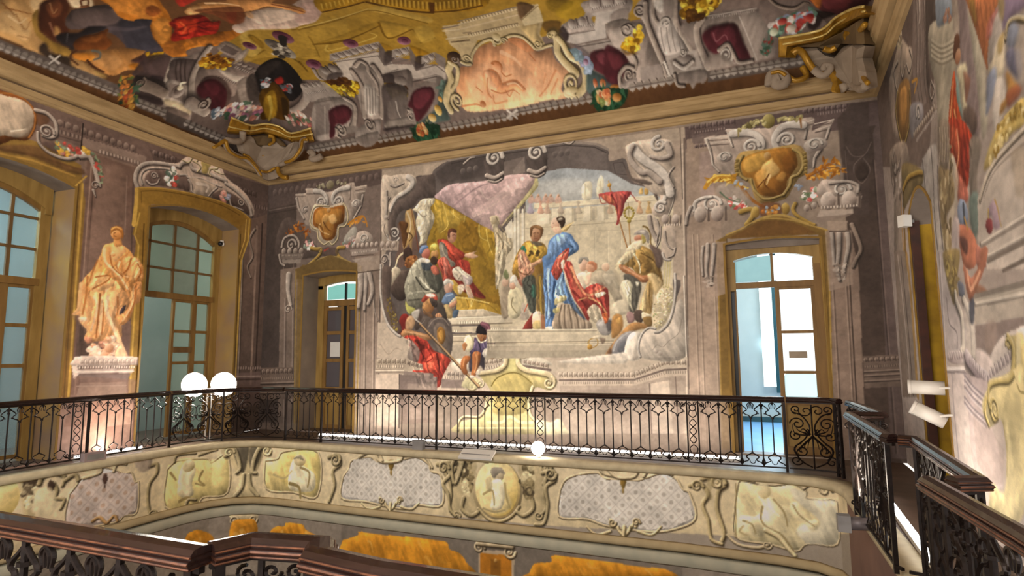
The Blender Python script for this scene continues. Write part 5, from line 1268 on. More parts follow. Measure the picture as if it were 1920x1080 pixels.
PL = """
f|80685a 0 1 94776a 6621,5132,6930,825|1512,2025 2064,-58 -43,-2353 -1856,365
f|6d584f 0 1|1608,1905 1882,16 4,-174 -531,0 -593,-18 -316,11 -434,17
n|egg 120.7 4a3c37,7d685d,a08b7d 1|1921,1837 459,-3
n|dent 65 4a3c37,6d584f,8f7a6d 1|1911,1788 489,12
f|8a7467 0 1|2064,1797 388,13 -7,-58 -377,-10
n|dent 58.8 5a4a42,8a7467,b09a8b 1|2157,1750 253,5
s|594840 12.8 12.8 1.00 0|1940,1762 112,6
s|2c2320 11.3 11.3 1.00 0|2061,1878 -1,-214
f|5c4b44 0 1|2466,1863 1026,36 10,-302 -184,-39 -768,155
n|acan 110 3f322e,6d5a52,96827a 1|2485,1852 172,2
n|acan 122.6 3f322e,5c4b44,7d6a62 1|3053,1800 305,-1
n|dent 72.2 3f322e,5c4b44,75625a 1|3309,1703 181,13
s|7a675e 14 14 1.00 0|3315,1599 180,23
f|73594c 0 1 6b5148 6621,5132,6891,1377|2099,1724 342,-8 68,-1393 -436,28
s|9a7d6c 11.5 11.5 1.00 0|2123,1684 6,-1336
s|4f3c34 9.2 9.2 1.00 0|2141,1690 7,-1344
F|826859 18.9 0.50|2196,1643 60,50 68,-29 27,-243 52,-646 -268,-134 9,671
s|9b8172 7.5 7.5 0.70 0|2335,1651 12,-363
s|54423a 15.2 15.2 0.80 0|2375,1662 38,-887
f|4a3931 18.3 0.80|2227,796 -101,-36 -12,-295 61,28
f|4a3931 19.8 0.80|2410,905 65,206 22,-626 -41,1
f|6b564b 0 1 574840 9967,4428,10187,557|3201,1534 302,150 15,-1988 -305,55
s|8a7365 28.6 28.6 1.00 0|3382,1551 5,-1207
s|3f322d 21.8 21.8 1.00 0|3435,1583 -6,-1241
F|7d675a 14 0.70|3322,1476 61,54 21,-165 -37,-213 -41,77
T|463a35,857568,b3a292 28.4 21.3|3362,1526 -48,-93 39,-118 -48,-89 36,-77
T|463a35,857568,b3a292 20.4 20.4|3257,1341 8,-991
f|75605a 0 0.70|3182,430 361,5 -2,-261 -354,14
n|dent 68.2 4a3b35,75605a,9a857a 1|3253,467 233,-6
s|9a857a 13 13 1.00 0|3232,406 258,-6
s|4a3b35 19.5 19.5 1.00 0|3233,383 258,-7
f|8a6a30 0 1 7d5a2a 5449,5021,6194,1399|1607,1642 16,-199 423,56 -7,-57 3,-1103 65,-4 -1,1093 -39,207 -92,32 -161,29
s|b8913f 13.1 13.1 1.00 0|2038,1496 63,86
s|b8913f 17.9 17.9 1.00 0|2084,1531 12,-1196
s|5d4420 8.9 8.9 1.00 0|2064,1525 10,-1188
s|6a4c22 18.3 18.3 1.00 0|1633,1597 188,20 243,-8
s|a9823a 14.7 14.7 1.00 0|1635,1570 188,18 215,-24
F|6b3d1c 0 1|1628,1872 55,30 49,9 53,-20 40,-45 1,-86 -31,-72 -64,-22 -83,-41
F|b5a088 0 1|1629,1861 65,22 60,7 49,-28 12,-63 -14,-54 -42,-52 -68,-18 -47,-6
F|a08d78 1.6 0.70|1700,1684 50,0 39,20 18,31 6,57 -32,-49 -49,-24
S|d9c9b2 13.9 5.8 1.00 0|1718,1708 38,20 25,15
S|a8682c 11.3 11.3 1.00 0|1637,1876 75,30 62,-13 40,-45 6,-78 -21,-68
F|5d3a20 3.4 0.60|1823,1870 49,-5 15,-45 -41,-40 -18,30
T|5c4f4a,a8998c,dccfc0 30.4 25.4|1819,1862 53,3 41,-28 14,-39 -2,-39 -27,-22 -32,1
v|5c4f4a,a8998c,dccfc0 114 1.6 0.00 1 20.7|1880,1765
T|5c4f4a,a8998c,dccfc0 18.6 33.9|1838,1746 9,-52 41,-35 56,-13 57,6 45,33 22,27
F|4f3d38 5.1 0.70|1858,1692 58,26 48,-34 25,-24 -68,3
T|5c4f4a,a8998c,dccfc0 41 37.3|2064,1685 42,13 28,-37 23,-60 16,-48
v|5c4f4a,a8998c,dccfc0 84.5 1.3 0.00 1 12.7|2155,1541
T|5c4f4a,a8998c,dccfc0 22.9 7.6|2144,1512 16,-36
d|d9a83c,b8453a,e0d4c4,5d6b52,7d8a6a,c98a7a 40 45.7 61 0|1921,1726 74,7 48,-10 47,16 46,-31 -13,16 -77,-39 -57,-25 -59,25
d|5d6b52,4a5942,b8453a,7d8a6a 24 46.1 62 1|2137,1702 33,-16 26,-100 -3,-41 -33,97
F|5d4028 3.1 0.70|1677,1617 146,50 88,-26 93,-27 71,3 14,-29 -82,-11 -179,25 -149,-13
F|b09b8a 0 1|2379,1637 4,55 35,54 87,54 154,32 98,78 235,26 80,-83 160,-58 95,-81 21,-75 -57,-26 -83,33 -143,67 -129,-45 -43,13 -107,-16 -54,32 -123,-34 -182,-50 -21,-21
F|5a4841 3.3 0.90|2450,1674 47,63 81,24 86,-2 90,2 18,-88 -102,-5 -120,-21 -80,-16
F|4d3d37 3.9 0.90|2950,1683 54,51 74,20 117,-21 92,-55 4,-58 -131,40 -115,10
F|5c4a42 2.2 0.60|3275,1610 66,8 -16,-23
T|5c4f4a,a8998c,dccfc0 41.8 32.2|2406,1597 -17,43 5,55 35,54 77,38 118,22 62,8
T|5c4f4a,a8998c,dccfc0 16.3 13|2437,1627 -14,39 19,49 55,33 104,26 62,-4
T|5c4f4a,a8998c,dccfc0 36.1 41.5|2686,1817 23,31 51,16 29,-33 67,2 70,3 109,-6 31,-4
T|5c4f4a,a8998c,dccfc0 18.1 18.1|2695,1762 45,13 20,-12 99,23 107,-13 65,0
T|5c4f4a,a8998c,dccfc0 34.9 34.9|3067,1808 102,-30 82,-43 53,-53 20,-55
v|5c4f4a,a8998c,dccfc0 74.1 1.5 0.00 1 15.1|2511,1703
T|5c4f4a,a8998c,dccfc0 18.1 11.5|2463,1656 29,-14 40,17 15,32
v|5c4f4a,a8998c,dccfc0 85.8 1.4 0.00 -1 19.3|3213,1705
T|5c4f4a,a8998c,dccfc0 20.8 14.5|3111,1699 18,-46 47,-1 64,-5
F|a3917f 0 1|2761,1752 33,-3 16,-43 -11,-38 95,1 49,12 45,74 7,8 -94,17 -109,-7
T|5c4f4a,a8998c,dccfc0 24 16.6|2761,1746 21,-24 10,-44 28,-16
T|5c4f4a,a8998c,dccfc0 20 16|2996,1757 -41,-42 -26,-37
S|d0bfae 35.6 19.2 0.94 0|2828,1741 89,7 -11,-46
T|83714a,cdb98c,efe2bb 12.8 18.2|2708,1871 45,-4 30,46 40,6 -11,-27
T|83714a,cdb98c,efe2bb 15 13.1|2785,1889 48,-9 15,-25 -25,-32
T|83714a,cdb98c,efe2bb 17.1 15.2|2824,1914 82,8 72,-3 9,-22 -56,-23 -12,-34 15,-14
F|a8924e 1.9 0.90|2852,1904 83,14 -19,-42 -11,-41 -42,-6 -2,42
T|83714a,cdb98c,efe2bb 13.9 8|2959,1876 52,-9 37,4
d|5d6b5a,4d5d50,d8d0c4,b84438,e0d8cc,6d7d6a 36 62.8 71 0|2602,1763 47,43 29,-66 3,-46 -48,-30 -45,33
d|d39a8a,8f92a4,5d6b5a,c07a6a 16 72.5 72 0|3022,1689 48,63 40,-40 -50,-44
f|8d6a28 0 1 8a6526 7315,4817,9744,4540|2406,1599 156,40 224,26 252,3 187,-31 100,-42 -9,-120 -112,-22 -3,51 -111,39 -217,25 -195,-18 -177,-37 2,-195 -109,-20 15,97
S|b08a3a 10.5 10.5 1.00 0|2411,1598 152,38 223,23 252,3 187,-31 92,-38
S|5f4419 8.3 8.3 1.00 0|2440,1584 124,33 224,24 252,-3 171,-36
S|c29a44 34.9 39.6 1.00 0|2401,1585 3,-85 -6,-139
s|6a4c1d 8.1 8.1 1.00 0|2432,1582 8,-84 -3,-107 23,-17 -1,-64
f|8d6a2a 0 1|2427,1507 75,1 0,-52 14,-1134 -82,6 -18,840
s|b8923e 15.4 15.4 1.00 0|2431,1440 -24,-140 31,-61 6,-912
s|5a4018 12.9 12.9 1.00 0|2464,1379 24,-1055
f|85642c 0 1 6b5230 9729,4505,9706,1055|3202,1502 113,97 -1,-166 -59,-133 -30,-1024 -43,3
s|b8943f 17.5 17.5 1.00 0|3305,1589 -6,-167 -57,-164 -2,-983
s|4d3a1a 13.5 13.5 1.00 0|3225,1457 -5,-1181
s|c9a24c 10.4 10.4 1.00 0|3274,1582 -6,-157 -56,-172 -1,-976
o|statue|0|2098,486 -17,342 33,154 97,208 40,127 79,27 41,-137 114,-76 18,-188 -65,-89 -26,-84 13,-182 66,-30 -5,-82 -39,-54 -26,-79 -279,18 5,59
F|7d6050 8.1 0.50|2084,781 50,51 62,43 72,-73 2,-156 -92,-40 -25,94 -30,37
F|c98a4c 0 1 d9a06a 6458,3248,6395,2239|2080,786 27,44 -1,75 17,78 59,84 41,95 34,-64 -1,-120 0,-138 -33,-79 -38,-117 -23,66 -35,36 -7,37
S|e2ae74 28.1 16.1 1.00 0|2116,963 0,-133 -23,-39
S|a8672f 20.4 16.3 0.81 0|2149,1005 -1,-115 -11,-96
F|e6c3a0 2.7 0.90|2116,774 41,2 6,-19 -32,-6
S|a8672f 16.8 12.6 0.68 0|2198,1109 -31,-102 -2,-97
F|d79a60 0 1|2156,663 23,57 10,116 4,77 53,64 87,30 76,-32 -2,-123 -35,-104 -11,20 7,-110 -78,-21 -59,8 -46,-10
S|f0c090 24.8 16.6 1.00 0|2194,894 23,-56 -27,-136
S|a8632f 16.8 12.6 1.00 0|2226,916 -1,-117 -4,-135
S|e8b885 30.1 21.5 1.00 0|2275,980 -32,-101 0,-195
S|a8632f 12.7 10.6 0.94 0|2249,938 5,-137 -2,-117
F|c07f60 0 1|2154,658 29,10 20,-23 -26,-15
F|e0a46a 0 1 e8b88c 6836,2794,7124,1705|2250,919 48,24 41,-16 9,-60 -21,-61 -7,-40 36,-79 36,-79 19,-40 -36,-10 -24,60 -36,88 -38,48 -21,77
S|f5cfa0 34.2 19.2 1.00 0|2271,901 1,-79 40,-86 48,-108
S|b06e38 17.5 13.1 0.94 0|2330,906 6,-80 -12,-40
F|c98a50 0 1|2397,994 51,27 29,-18 -4,-105 -35,-34 -17,-73 -48,-48 -33,24 -2,29 30,12 37,64
F|3a3034 0 1|2347,822 18,31 20,12 -13,-46 -22,-12
S|a8632f 16.1 11.5 0.94 0|2439,999 -3,-104 -36,-105
S|e8b880 20.5 15.9 0.94 0|2418,986 3,-113 -50,-105
F|d8924e 0 1|2218,1161 40,57 50,9 63,-20 46,-45 57,-44 7,-94 -43,-15 -37,-76 -55,35 -43,36 -57,-27 -38,-14 -44,-33 -7,28 45,93 26,42
F|e8ae70 5.7 0.90|2162,958 41,83 59,-12 63,-43 -39,-24 -84,-38
S|b06c32 14.6 12.5 0.94 0|2195,1011 76,19 -7,-31 -82,-58
F|e6a968 6.1 0.80|2345,1141 72,21 40,-25 -13,-54 35,-27 -41,-37 -55,15
S|a8622c 18.2 13.7 1.00 0|2396,1149 -16,-65 -39,-45
S|f2c68c 18.4 13.8 1.00 0|2418,1152 35,-47 -27,-66
S|a8622c 13.9 11.6 1.00 0|2441,1124 25,-49 -28,-56
S|f0c088 22.1 15.5 0.94 0|2326,1118 -7,-52 64,-32
S|b06c32 13.1 11 0.94 0|2307,1095 23,-38 42,-15
F|e09a58 0 1|2220,1176 19,34 25,-1 14,-68 20,-58 54,-43 51,-66 -1,-51 -17,8 -41,67 -74,52 -33,45
S|f5c890 25.6 17.1 1.00 0|2231,1183 15,-77 85,-69 57,-75
S|9c5a26 10.8 8.6 1.00 0|2268,1149 20,-67 64,-47
F|e9ae72 6 0.80|2278,1222 40,7 44,-34 -28,-45 -39,-37 -22,37
b|c07a40,eab070,fad49c 42.2 42 1|2285,1159
F|d8924e 0 1|2285,1253 30,16 19,-48 -45,-13
b|a8662e,dc9854,f4c684 104.2 121.1 1|2295,1286
F|b8722f 0 1|2262,1279 -1,31 29,20 36,-2 13,-39 -7,-37 -8,39 -22,16 -25,-10
S|e8b060 13.1 10.9 0.94 0|2267,1306 24,18 31,-7
s|8a4e20 6 6 1.00 0|2279,1285 12,4
s|8a4e20 4.5 4.5 1.00 0|2281,1265 14,2
S|a8622c 6.6 6.6 1.00 0|2283,1285 -3,-12 6,-1
d|e3b490,d49a74,c4866a,efcdb0,a86a50 46 66.2 81 0|2154,559 24,47 53,39 76,21 53,-38 7,-89 -78,-29 -78,30
b|b0704a,dba078,f4cba6 76.7 82.2 1|2300,607
b|b0704a,dba078,f0c8a4 58 75.6 1|2273,564
b|b0704a,d89c74,efc6a0 47.4 52.9 1|2311,554
b|a86848,d2946c,ecc09c 48.5 59.5 1|2351,588
b|b0704a,dba078,f0c8a4 37.7 52.3 1|2274,525
F|e2ac84 0 1|2361,618 44,-40 7,-30 -76,-4
F|c4b0a2 0 1 b09a8e 6713,1677,6726,1505|2111,541 43,18 316,-6 15,-26 -11,-25 -351,2
n|dent 43.8 6d5a54,b8a498,e3d3c4 1|2137,496 332,-4
f|cdb9ab 0 1|2101,505 30,4 13,-52 -25,-26
f|b7a297 0 1|2124,486 340,-4 -14,-25 -311,5
s|dcccbe 9.5 9.5 1.00 0|2125,472 335,-5
f|77645e 0 0.90|2140,457 305,-5 -28,-44 -261,7
f|a5907f 0 1|2152,411 265,-6 12,-97 -293,21
s|c8b4a4 8.1 8.1 1.00 0|2135,393 284,-10
n|acan 75.9 8a7468,c4b0a2,e6d8c8 1|2139,527 322,0
f|7d5f52 0 0.60|2121,450 381,-37 6,-282 -422,48
f|a07a68 0 1 a88a78 6917,1008,6983,93|2216,327 253,-18 4,-300 -293,29
f|84675a 0 0.80|2319,153 337,-6 13,-200 -368,28
h|144.6 0.1|2198,1109 -76,-354 -42,31 43,197 100,179 33,-184 -33,-217 -38,-117
h|132.1 0.13|2305,984 -64,-339 -85,18 37,250 140,94 74,-155 -39,-194 -137,-13
h|125.1 0.13|2385,1168 -176,-214 86,159 76,94 103,-89 7,-94 -80,-91 -155,44 -82,-47 38,121
h|107.7 0.13|2439,999 -67,-251 -23,180 122,74 -33,-138 -65,-121
o|statue_base|0|2098,486 12,64 360,8 23,-31 -7,-51 -39,-54 -25,-94 -279,19 4,73
"""
PR = """
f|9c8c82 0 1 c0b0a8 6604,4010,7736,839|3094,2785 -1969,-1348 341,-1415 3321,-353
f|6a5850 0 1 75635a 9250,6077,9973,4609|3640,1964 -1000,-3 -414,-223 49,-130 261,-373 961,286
f|87756c 0 0.80|2538,1902 -187,-90 -13,-171 149,-175 155,10 9,217
S|4f423d 10.8 10.8 0.94 0|2499,1879 34,-138 64,-126 -14,-110
S|b5a69b 10.7 8.5 0.81 0|2484,1870 33,-137 56,-107
S|4f423d 10.4 10.4 0.94 0|2453,1852 32,-135 62,-124 -13,-108
S|b5a69b 10.3 8.3 0.81 0|2438,1844 33,-135 54,-106
S|4f423d 10 10 0.94 0|2391,1816 31,-132 59,-121 -12,-104
S|b5a69b 9.9 7.9 0.81 0|2377,1808 31,-131 52,-103
S|4f423d 9.8 9.8 0.94 0|2357,1796 31,-129 57,-120 -11,-103
S|b5a69b 9.7 7.8 0.81 0|2344,1788 30,-128 50,-103
F|54463f 5.4 0.90|2351,1812 -125,-74 26,-68 87,19 60,-104 11,-131 25,40 12,74
T|5c4f4a,a8998c,dccfc0 16.2 13.5|2391,1503 30,-25 -18,-32 -44,15 30,47
S|e0d2c4 16.7 10.4 0.94 0|2449,1860 15,-63 19,-20
F|a3917f 7.8 0.90|2985,1863 -170,24 -127,-99 -60,-41 34,-81 82,-7 111,72 73,-26 89,19 88,107
T|5c4f4a,a8998c,dccfc0 26.1 18.6|2905,1825 99,-2 -45,-117 -62,68
T|5c4f4a,a8998c,dccfc0 21.2 17.6|2799,1856 55,-55 -11,-75 -66,16
T|5c4f4a,a8998c,dccfc0 19.6 16.3|2670,1768 -27,-57 63,-25 33,49
d|b8a888,7a6a54,d0c0a0 20 58.4 201 0|2853,1937 -101,-42 47,-39 167,47 -43,22
F|7d5a2e 3.7 0.95|2922,1720 -161,-36 -50,-72 40,-94 109,-61 112,14 44,112 -10,93
F|b07c3c 7.3 0.90|2890,1688 -103,-32 26,-92 80,-50 55,44 8,86
T|5a4420,a08444,d0b878 26.6 22.8|2959,1706 73,-50 -11,-83 -73,-116 -125,20 -75,62 -19,80
S|c48a30 18.8 18.8 1.00 0|2678,1630 -88,-28 60,-27
F|9c8a7c 4.2 0.80|3140,1834 -122,-42 40,-156 -41,-125 125,93
F|8d8a90 6.7 0.80|2735,1556 -172,-59 -21,-59 119,-8 104,-6 22,74
v|8b8078,c2b8ac,e6ddd2 105.2 1.4 0.00 1 21.7|2618,1477
n|acan 88.2 5f5048,a3917f,dccfc0 1|2738,1425 -367,-20
n|dent 46 5a4c46,94857b,c8bab0 1|2702,1391 -359,-11
F|a59a86 0 1|2339,1689 -277,-124 -5,-70 -3,-75 97,-22 72,-161 134,55 -23,159 48,126
F|93a0b0 4.9 0.95|2226,1738 -149,-89 10,-71 57,15 103,42 9,47
d|b8846c,a87a60 12 37.2 204 0|2160,1637 -71,-23 -1,-39 114,40
S|c8bca4 17.2 17.2 0.81 0|2339,1637 -115,-82 -141,-50
S|857a68 11.5 11.5 0.81 0|2343,1629 -116,-81 -142,-50
S|c8bca4 17.2 17.2 0.81 0|2346,1621 -116,-81 -142,-50
S|857a68 11.5 11.5 0.81 0|2349,1613 -117,-80 -142,-50
S|c8bca4 17.3 17.3 0.81 0|2352,1605 -117,-81 -142,-48
S|857a68 11.5 11.5 0.81 0|2355,1597 -117,-79 -143,-49
S|c8bca4 17.3 17.3 0.81 0|2358,1589 -117,-80 -143,-47
S|857a68 11.6 11.6 0.81 0|2361,1581 -118,-79 -143,-47
F|8a7674 4.2 0.95|2016,1613 -90,-53 5,-91 -11,-113 3,-156 40,-53 58,52 12,123 0,161
F|b3a08f 4.3 0.80|2064,1642 -48,-29 12,-116 51,18
F|aea48f 3.9 0.95|1935,1534 -57,-123 -21,-77 6,-157 58,-44 1,141 8,125
f|c4b8a0 0 0.80|1880,1404 -43,-109 45,-74 -5,85
F|b5683c 0 1|1926,1560 -222,-132 71,-36 41,-64 16,-35 46,118 49,110
F|8d7630 7.7 0.60|1918,1547 -49,-36 11,-69 36,73
F|b06058 5.1 0.70|1793,1402 -80,-3 41,-39 60,7
F|aea298 3.3 0.90|1759,1377 -60,7 -2,-54 47,-30 59,1
F|806c86 3 0.90|1665,1405 -108,-64 8,-26 94,21 38,-6
F|9c8454 1.6 0.80|1706,1422 -39,-23 23,-46 20,24
F|c9b99c 3.5 0.95|1829,1284 -45,14 -49,31 -42,-15 17,-58 17,-25 39,-3
T|6d5c3c,b8a47c,e8dcbc 19.7 19.7|1686,1304 -25,26 -54,-17 -35,-22
F|7d8498 3 0.90|1679,1300 -33,22 -41,-29 18,-34 55,15
F|66647a 3 0.95|1687,1272 -47,-14 -32,-32 14,-49 42,25 32,41
F|9c7c3c 1.6 0.70|1736,1323 -47,2 30,-38 27,7
F|8088a0 3.5 0.90|1833,1272 -61,0 2,-40 38,-26 61,-25 -18,57
F|c8bcb0 3.3 0.90|1783,1235 -54,-10 -1,-60 50,-41 52,-9 -8,60
F|b07c3a 3.1 0.95|1709,1229 -41,-38 -23,-35 69,-4 58,-10 -7,24 -48,7
F|9c5034 3.1 0.80|1715,1179 -74,-12 -9,-23 85,-3
F|a89a8c 2.9 0.60|1637,1266 -62,11 34,-118 31,13
F|c0a458 0 1|1808,1121 -97,11 -92,-6 15,-55 67,5 73,-1 60,28
d|8d6c24,d8c080,a8883c 26 39.5 203 0|1797,1124 -176,-6 9,-31 175,13
F|5d3a28 0 1|2081,1508 -29,0 -21,-22 14,-38 34,-16 30,31
b|8d5a40,b8805c,d8a884 89.6 67.2 1|2064,1441
F|c8bc98 2.2 0.95|2086,1411 -78,-17 -15,-34 40,-38 -7,-59 38,7 10,94
F|7d9c94 2.2 0.95|2106,1395 -20,-26 -8,-101 -5,-26 40,48 2,58
F|b8451f 0 1|2130,1414 -22,-2 3,-32 5,-56 -30,-78 -8,-59 160,55 -42,106
S|e08a50 16.2 22.7 1.00 0|2137,1392 32,-46 30,-40
S|e0a060 16.3 16.3 0.94 0|2153,1305 -22,-67
F|5d4a40 4.1 0.80|2049,1272 -69,-27 -30,-57 58,-25 13,36 52,43
F|8d5a44 2.1 0.80|2028,1376 -52,-40 9,-27 48,-27 -5,54
F|a8361f 0 1|2218,1297 -133,-50 -62,-54 -15,-33 48,-66 45,-55 71,39 15,42 14,47 41,39
F|c85a38 4.6 0.80|2195,1271 -46,-42 26,-75 19,32 34,37
F|8d2a1c 4.3 0.80|2100,1204 -77,-50 33,-60 64,-30 23,56
S|e08c60 19.3 19.3 1.00 0|2146,1237 1,-66 39,-47
F|b8604c 2.3 0.95|2201,1124 -100,-85 12,-37 91,26
F|c4b49c 4.7 0.80|2225,1187 -48,-82 41,-73 91,-83 -7,-70 113,-37 5,83 -153,145
F|8a7450 2.6 0.95|2393,1194 -146,-69 -1,-86 111,-36 -33,-95 94,-74 52,53 -40,159
d|b09a6c,6d5a3c,c8b48c,8d7850 70 62.1 205 1|2356,1294 -122,-43 -24,-111 85,-150 120,-148 23,132 -37,176
F|867564 2.6 0.80|2341,1334 -120,-45 33,-93 48,-42 84,61
S|bfae9a 11.1 11.1 0.81 0|2339,1315 10,-52 30,-54
S|bfae9a 10.9 10.9 0.81 0|2308,1304 10,-51 28,-54
S|bfae9a 10.7 10.7 0.81 0|2277,1293 10,-50 28,-54
S|bfae9a 10.4 10.4 0.81 0|2248,1282 9,-50 28,-52
F|7d7064 2 0.95|2032,1165 -71,-10 -21,-44 51,-48 37,-77 47,11 -15,86
F|6d8078 2.1 0.90|2085,1007 -75,-3 -13,-71 50,-42 37,-40 10,49 10,49
F|7c88a0 0 1|2190,1025 -51,-17 -25,-49 37,-28 52,14 21,46
S|3e4450 31.7 22.2 0.94 0|2155,1000 5,-56
F|b86c50 0 1|2231,951 -117,-32 -56,-64 43,-55 103,14 32,79
F|5d3a34 2.3 0.90|2229,913 -78,-23 14,-41 37,14
F|ad6a58 0 1|2070,857 -45,-12 -42,-14 14,-45 80,11
F|b8a8a8 2.4 0.80|2265,983 -51,-27 44,-85 65,-6 -5,59
S|d8a040 15.8 12.6 1.00 0|2155,960 -21,-41
f|c2b3a6 0 1 cbbcb0 5651,3127,5870,2427|2017,983 -99,55 -100,19 -181,4 91,-318 271,36 -15,49 63,25
T|8a7a68,c8b8a4,e8dccc 21.1 21.1|1994,977 -71,44 -81,23 -99,9 -118,6
S|8a7c70 6.8 6.8 0.94 0|1960,976 -66,34 -87,16 -160,1
F|b09a80 15.3 0.50|1732,1030 -82,-14 28,-97 50,6 4,46
F|c0a458 1.8 0.90|1934,1057 -102,53 -121,-10 -78,-23 105,-6 100,-15 68,-14
d|8d6c24,d8c080 26 39.4 206 0|1901,1055 -135,45 -84,-17 143,-17
F|8d3a3c 0 1|1964,908 -29,5 -27,-17 13,-25 28,-2 17,17
F|a88c9a 1.8 0.95|1926,943 -45,7 -21,-33 -7,-42 51,-1 6,33 28,13
S|c8a050 12.6 7.5 1.00 0|1876,949 -13,-24 -14,-53
S|d8b040 13.2 7.9 1.00 0|1934,934 6,-20
S|6f6259 18.5 21.3 1.00 0|2033,856 -339,8
S|93867c 18.3 21.1 1.00 0|2024,849 -328,8
S|6f6259 17.6 20.3 1.00 0|1983,813 -276,4
S|93867c 17.6 20.4 1.00 0|1985,808 -277,4
S|7d7066 17.6 20.3 1.00 0|1982,798 -272,8
S|6f6259 15.9 18.3 1.00 0|1869,758 -147,6
S|e0d2c4 14.1 14.1 1.00 0|2021,858 -328,9
S|e0d2c4 13.5 13.5 1.00 0|1976,816 -270,6
F|8d7d70 4.3 0.90|3251,1528 -337,-63 -67,-107 86,-3 157,-147 32,-282 252,33 -116,326 21,108
T|5c4f4a,a8998c,dccfc0 33.1 24.9|3157,1498 52,-35 -38,-68 -107,12
d|c8bab0,6d5f58,a8988c 24 104.1 207 1|3260,1433 -229,-24 73,-162 154,38
F|a8a09a 3.1 0.90|2660,1258 -127,38 -131,-24 27,-123 15,-90 -9,-223 223,29 9,204
T|5f5450,a49a96,d4cac4 21.3 21.3|2614,1286 -5,-129 35,-143 -6,-151
T|5f5450,a49a96,d4cac4 19.5 19.5|2473,1291 5,-119 32,-136 -6,-191
S|6d625e 19.3 19.3 1.00 0|2410,1199 34,-140 -9,-223
F|75633c 3.8 0.95|3013,1379 -137,-24 -237,-103 21,-51 168,12 179,-25 60,2 -32,106
T|6e5220,a98434,d8b860 38.3 30.6|3028,1276 -126,19 -174,-28 -85,-24
S|8d6a34 44.7 67.1 1.00 0|3053,1187 54,-263
S|b88848 22.8 34.2 1.00 0|3080,1266 30,-102 35,-235
f|8f7d70 0 0.90|3368,1051 -267,-43 -39,-353 17,-305 373,-25
S|b8a79a 30.9 30.9 0.94 0|3279,1011 -41,-349 11,-311
S|5f5048 23.8 23.8 1.00 0|3200,999 -23,-340 12,-304
S|b0884c 61.2 72.3 1.00 0|3068,979 -16,-233 36,-385
f|b0a4a2 0 1 c2b4b2 7626,2698,8163,1271|2652,936 -223,-36 -23,-129 -74,-68 -92,-80 56,-80 234,-19 13,-137 176,-12 -49,294
S|85797a 13 15.2 0.94 0|2636,923 34,-283 35,-254
S|d8cccc 15 15 0.81 0|2616,920 34,-281 36,-252
S|85797a 12.4 14.5 0.94 0|2557,911 34,-274 33,-246
S|d8cccc 14.3 14.3 0.81 0|2539,908 33,-272 35,-244
S|85797a 12 14 0.94 0|2502,903 33,-268 32,-240
S|d8cccc 13.8 13.8 0.81 0|2484,900 33,-266 34,-238
F|8a7444 2.7 0.95|2452,886 -56,9 -153,-25 63,-92 -2,-39 59,-33 36,38 31,57
d|b09a54,6d5830,8d784c 40 68.5 208 1|2435,883 -157,-24 36,-106 71,-19
S|6d6264 11.5 9.5 0.81 0|2453,735 -4,-86 -85,-38 23,-68
T|8b8078,c2b8ac,e6ddd2 41.3 60.7|2334,742 -5,-30 -43,-54 16,-90 23,-25
T|8b8078,c2b8ac,e6ddd2 45.7 50.2|2251,718 -43,-40 -22,-57 12,-78
F|d4c8be 4.5 0.60|2237,717 -87,-66 25,-116 97,-8 -4,97
F|6d7080 0 1|2291,776 -55,-14 -3,-33 59,1
F|ad6a50 0 1|2215,825 -54,-48 -53,2 -59,30 -23,34 -55,-9 37,-45 88,-50 77,-40 30,35 14,42
S|d89a78 25.4 19 1.00 0|2182,796 -21,-58 -103,42
F|8d5a40 2.1 0.80|2120,742 -61,-3 -50,-27 95,1
F|4a4c5a 2.2 0.90|2187,701 -55,3 36,-68 37,10
S|857a70 39.3 48.4 1.00 0|2131,708 -391,-6
S|b5a89a 18.2 27.2 1.00 0|2134,700 -392,-7
S|d8ccbe 24 33 1.00 0|2124,690 -378,-9
S|8d8278 12.1 21.2 1.00 0|2139,685 -391,-10
f|c0b2a4 0 1|2140,681 -392,-6 14,-51 395,4
f|93807a 0 0.95|2157,628 -396,2 14,-49 191,-10 88,-39 113,26
F|a48c80 5.9 0.60|2060,624 -91,7 22,-74 80,-7
F|d0c2ba 0 1|2055,492 -27,51 -87,41 -101,18 -101,-1 37,-131 291,-14
F|c4b4b0 4.2 0.90|2168,555 -125,-23 31,-62 103,19
b|8d7c7c,c4b4b2,e8dcd8 385.6 71.5 0.9|2400,530
n|acan 84.3 7d6c6c,c0b0ae,e4d8d4 1|2510,529 -227,10
f|c2b4b0 0 1|2540,497 -230,4 34,-100 217,-15
S|e0d6d2 23.8 23.8 1.00 0|2543,487 -230,6
S|877a7c 23.8 23.8 1.00 0|2548,473 -231,8
S|e0d6d2 23.9 23.9 1.00 0|2556,450 -232,10
S|e0d6d2 24 24 1.00 0|2563,431 -233,12
S|e0d6d2 24.1 24.1 1.00 0|2570,413 -235,13
T|6d5f64,ab9ca0,d8cccc 79.7 68.3|2271,531 -94,-42 -92,-20 -18,-13
n|acan 92.5 75686c,b5a6a8,dcd0d0 1|2257,531 -169,-69
n|acan 88.7 75686c,c0b0ae,e4d8d4 1|2070,481 -213,62
S|8a7c82 17 17 0.94 0|2317,481 -126,-35 -114,-24
S|8a7c82 17 17 0.94 0|2322,464 -126,-34 -114,-22
S|8a7c82 17.1 17.1 0.94 0|2330,443 -128,-33 -115,-21
S|8a7c82 17.1 17.1 0.94 0|2335,426 -128,-32 -115,-20
F|c9b478 0 1|2111,424 -47,39 -130,13 -63,22 -1,65 12,23 -38,3 -69,-8 41,-144
T|84713c,d0b870,f0e0ac 33.5 36.8|1882,586 -26,-23 9,-46 27,-30 84,-18 91,-13 35,-39
v|84713c,d0b870,f0e0ac 50.3 1.3 0.00 1 15.1|1888,567
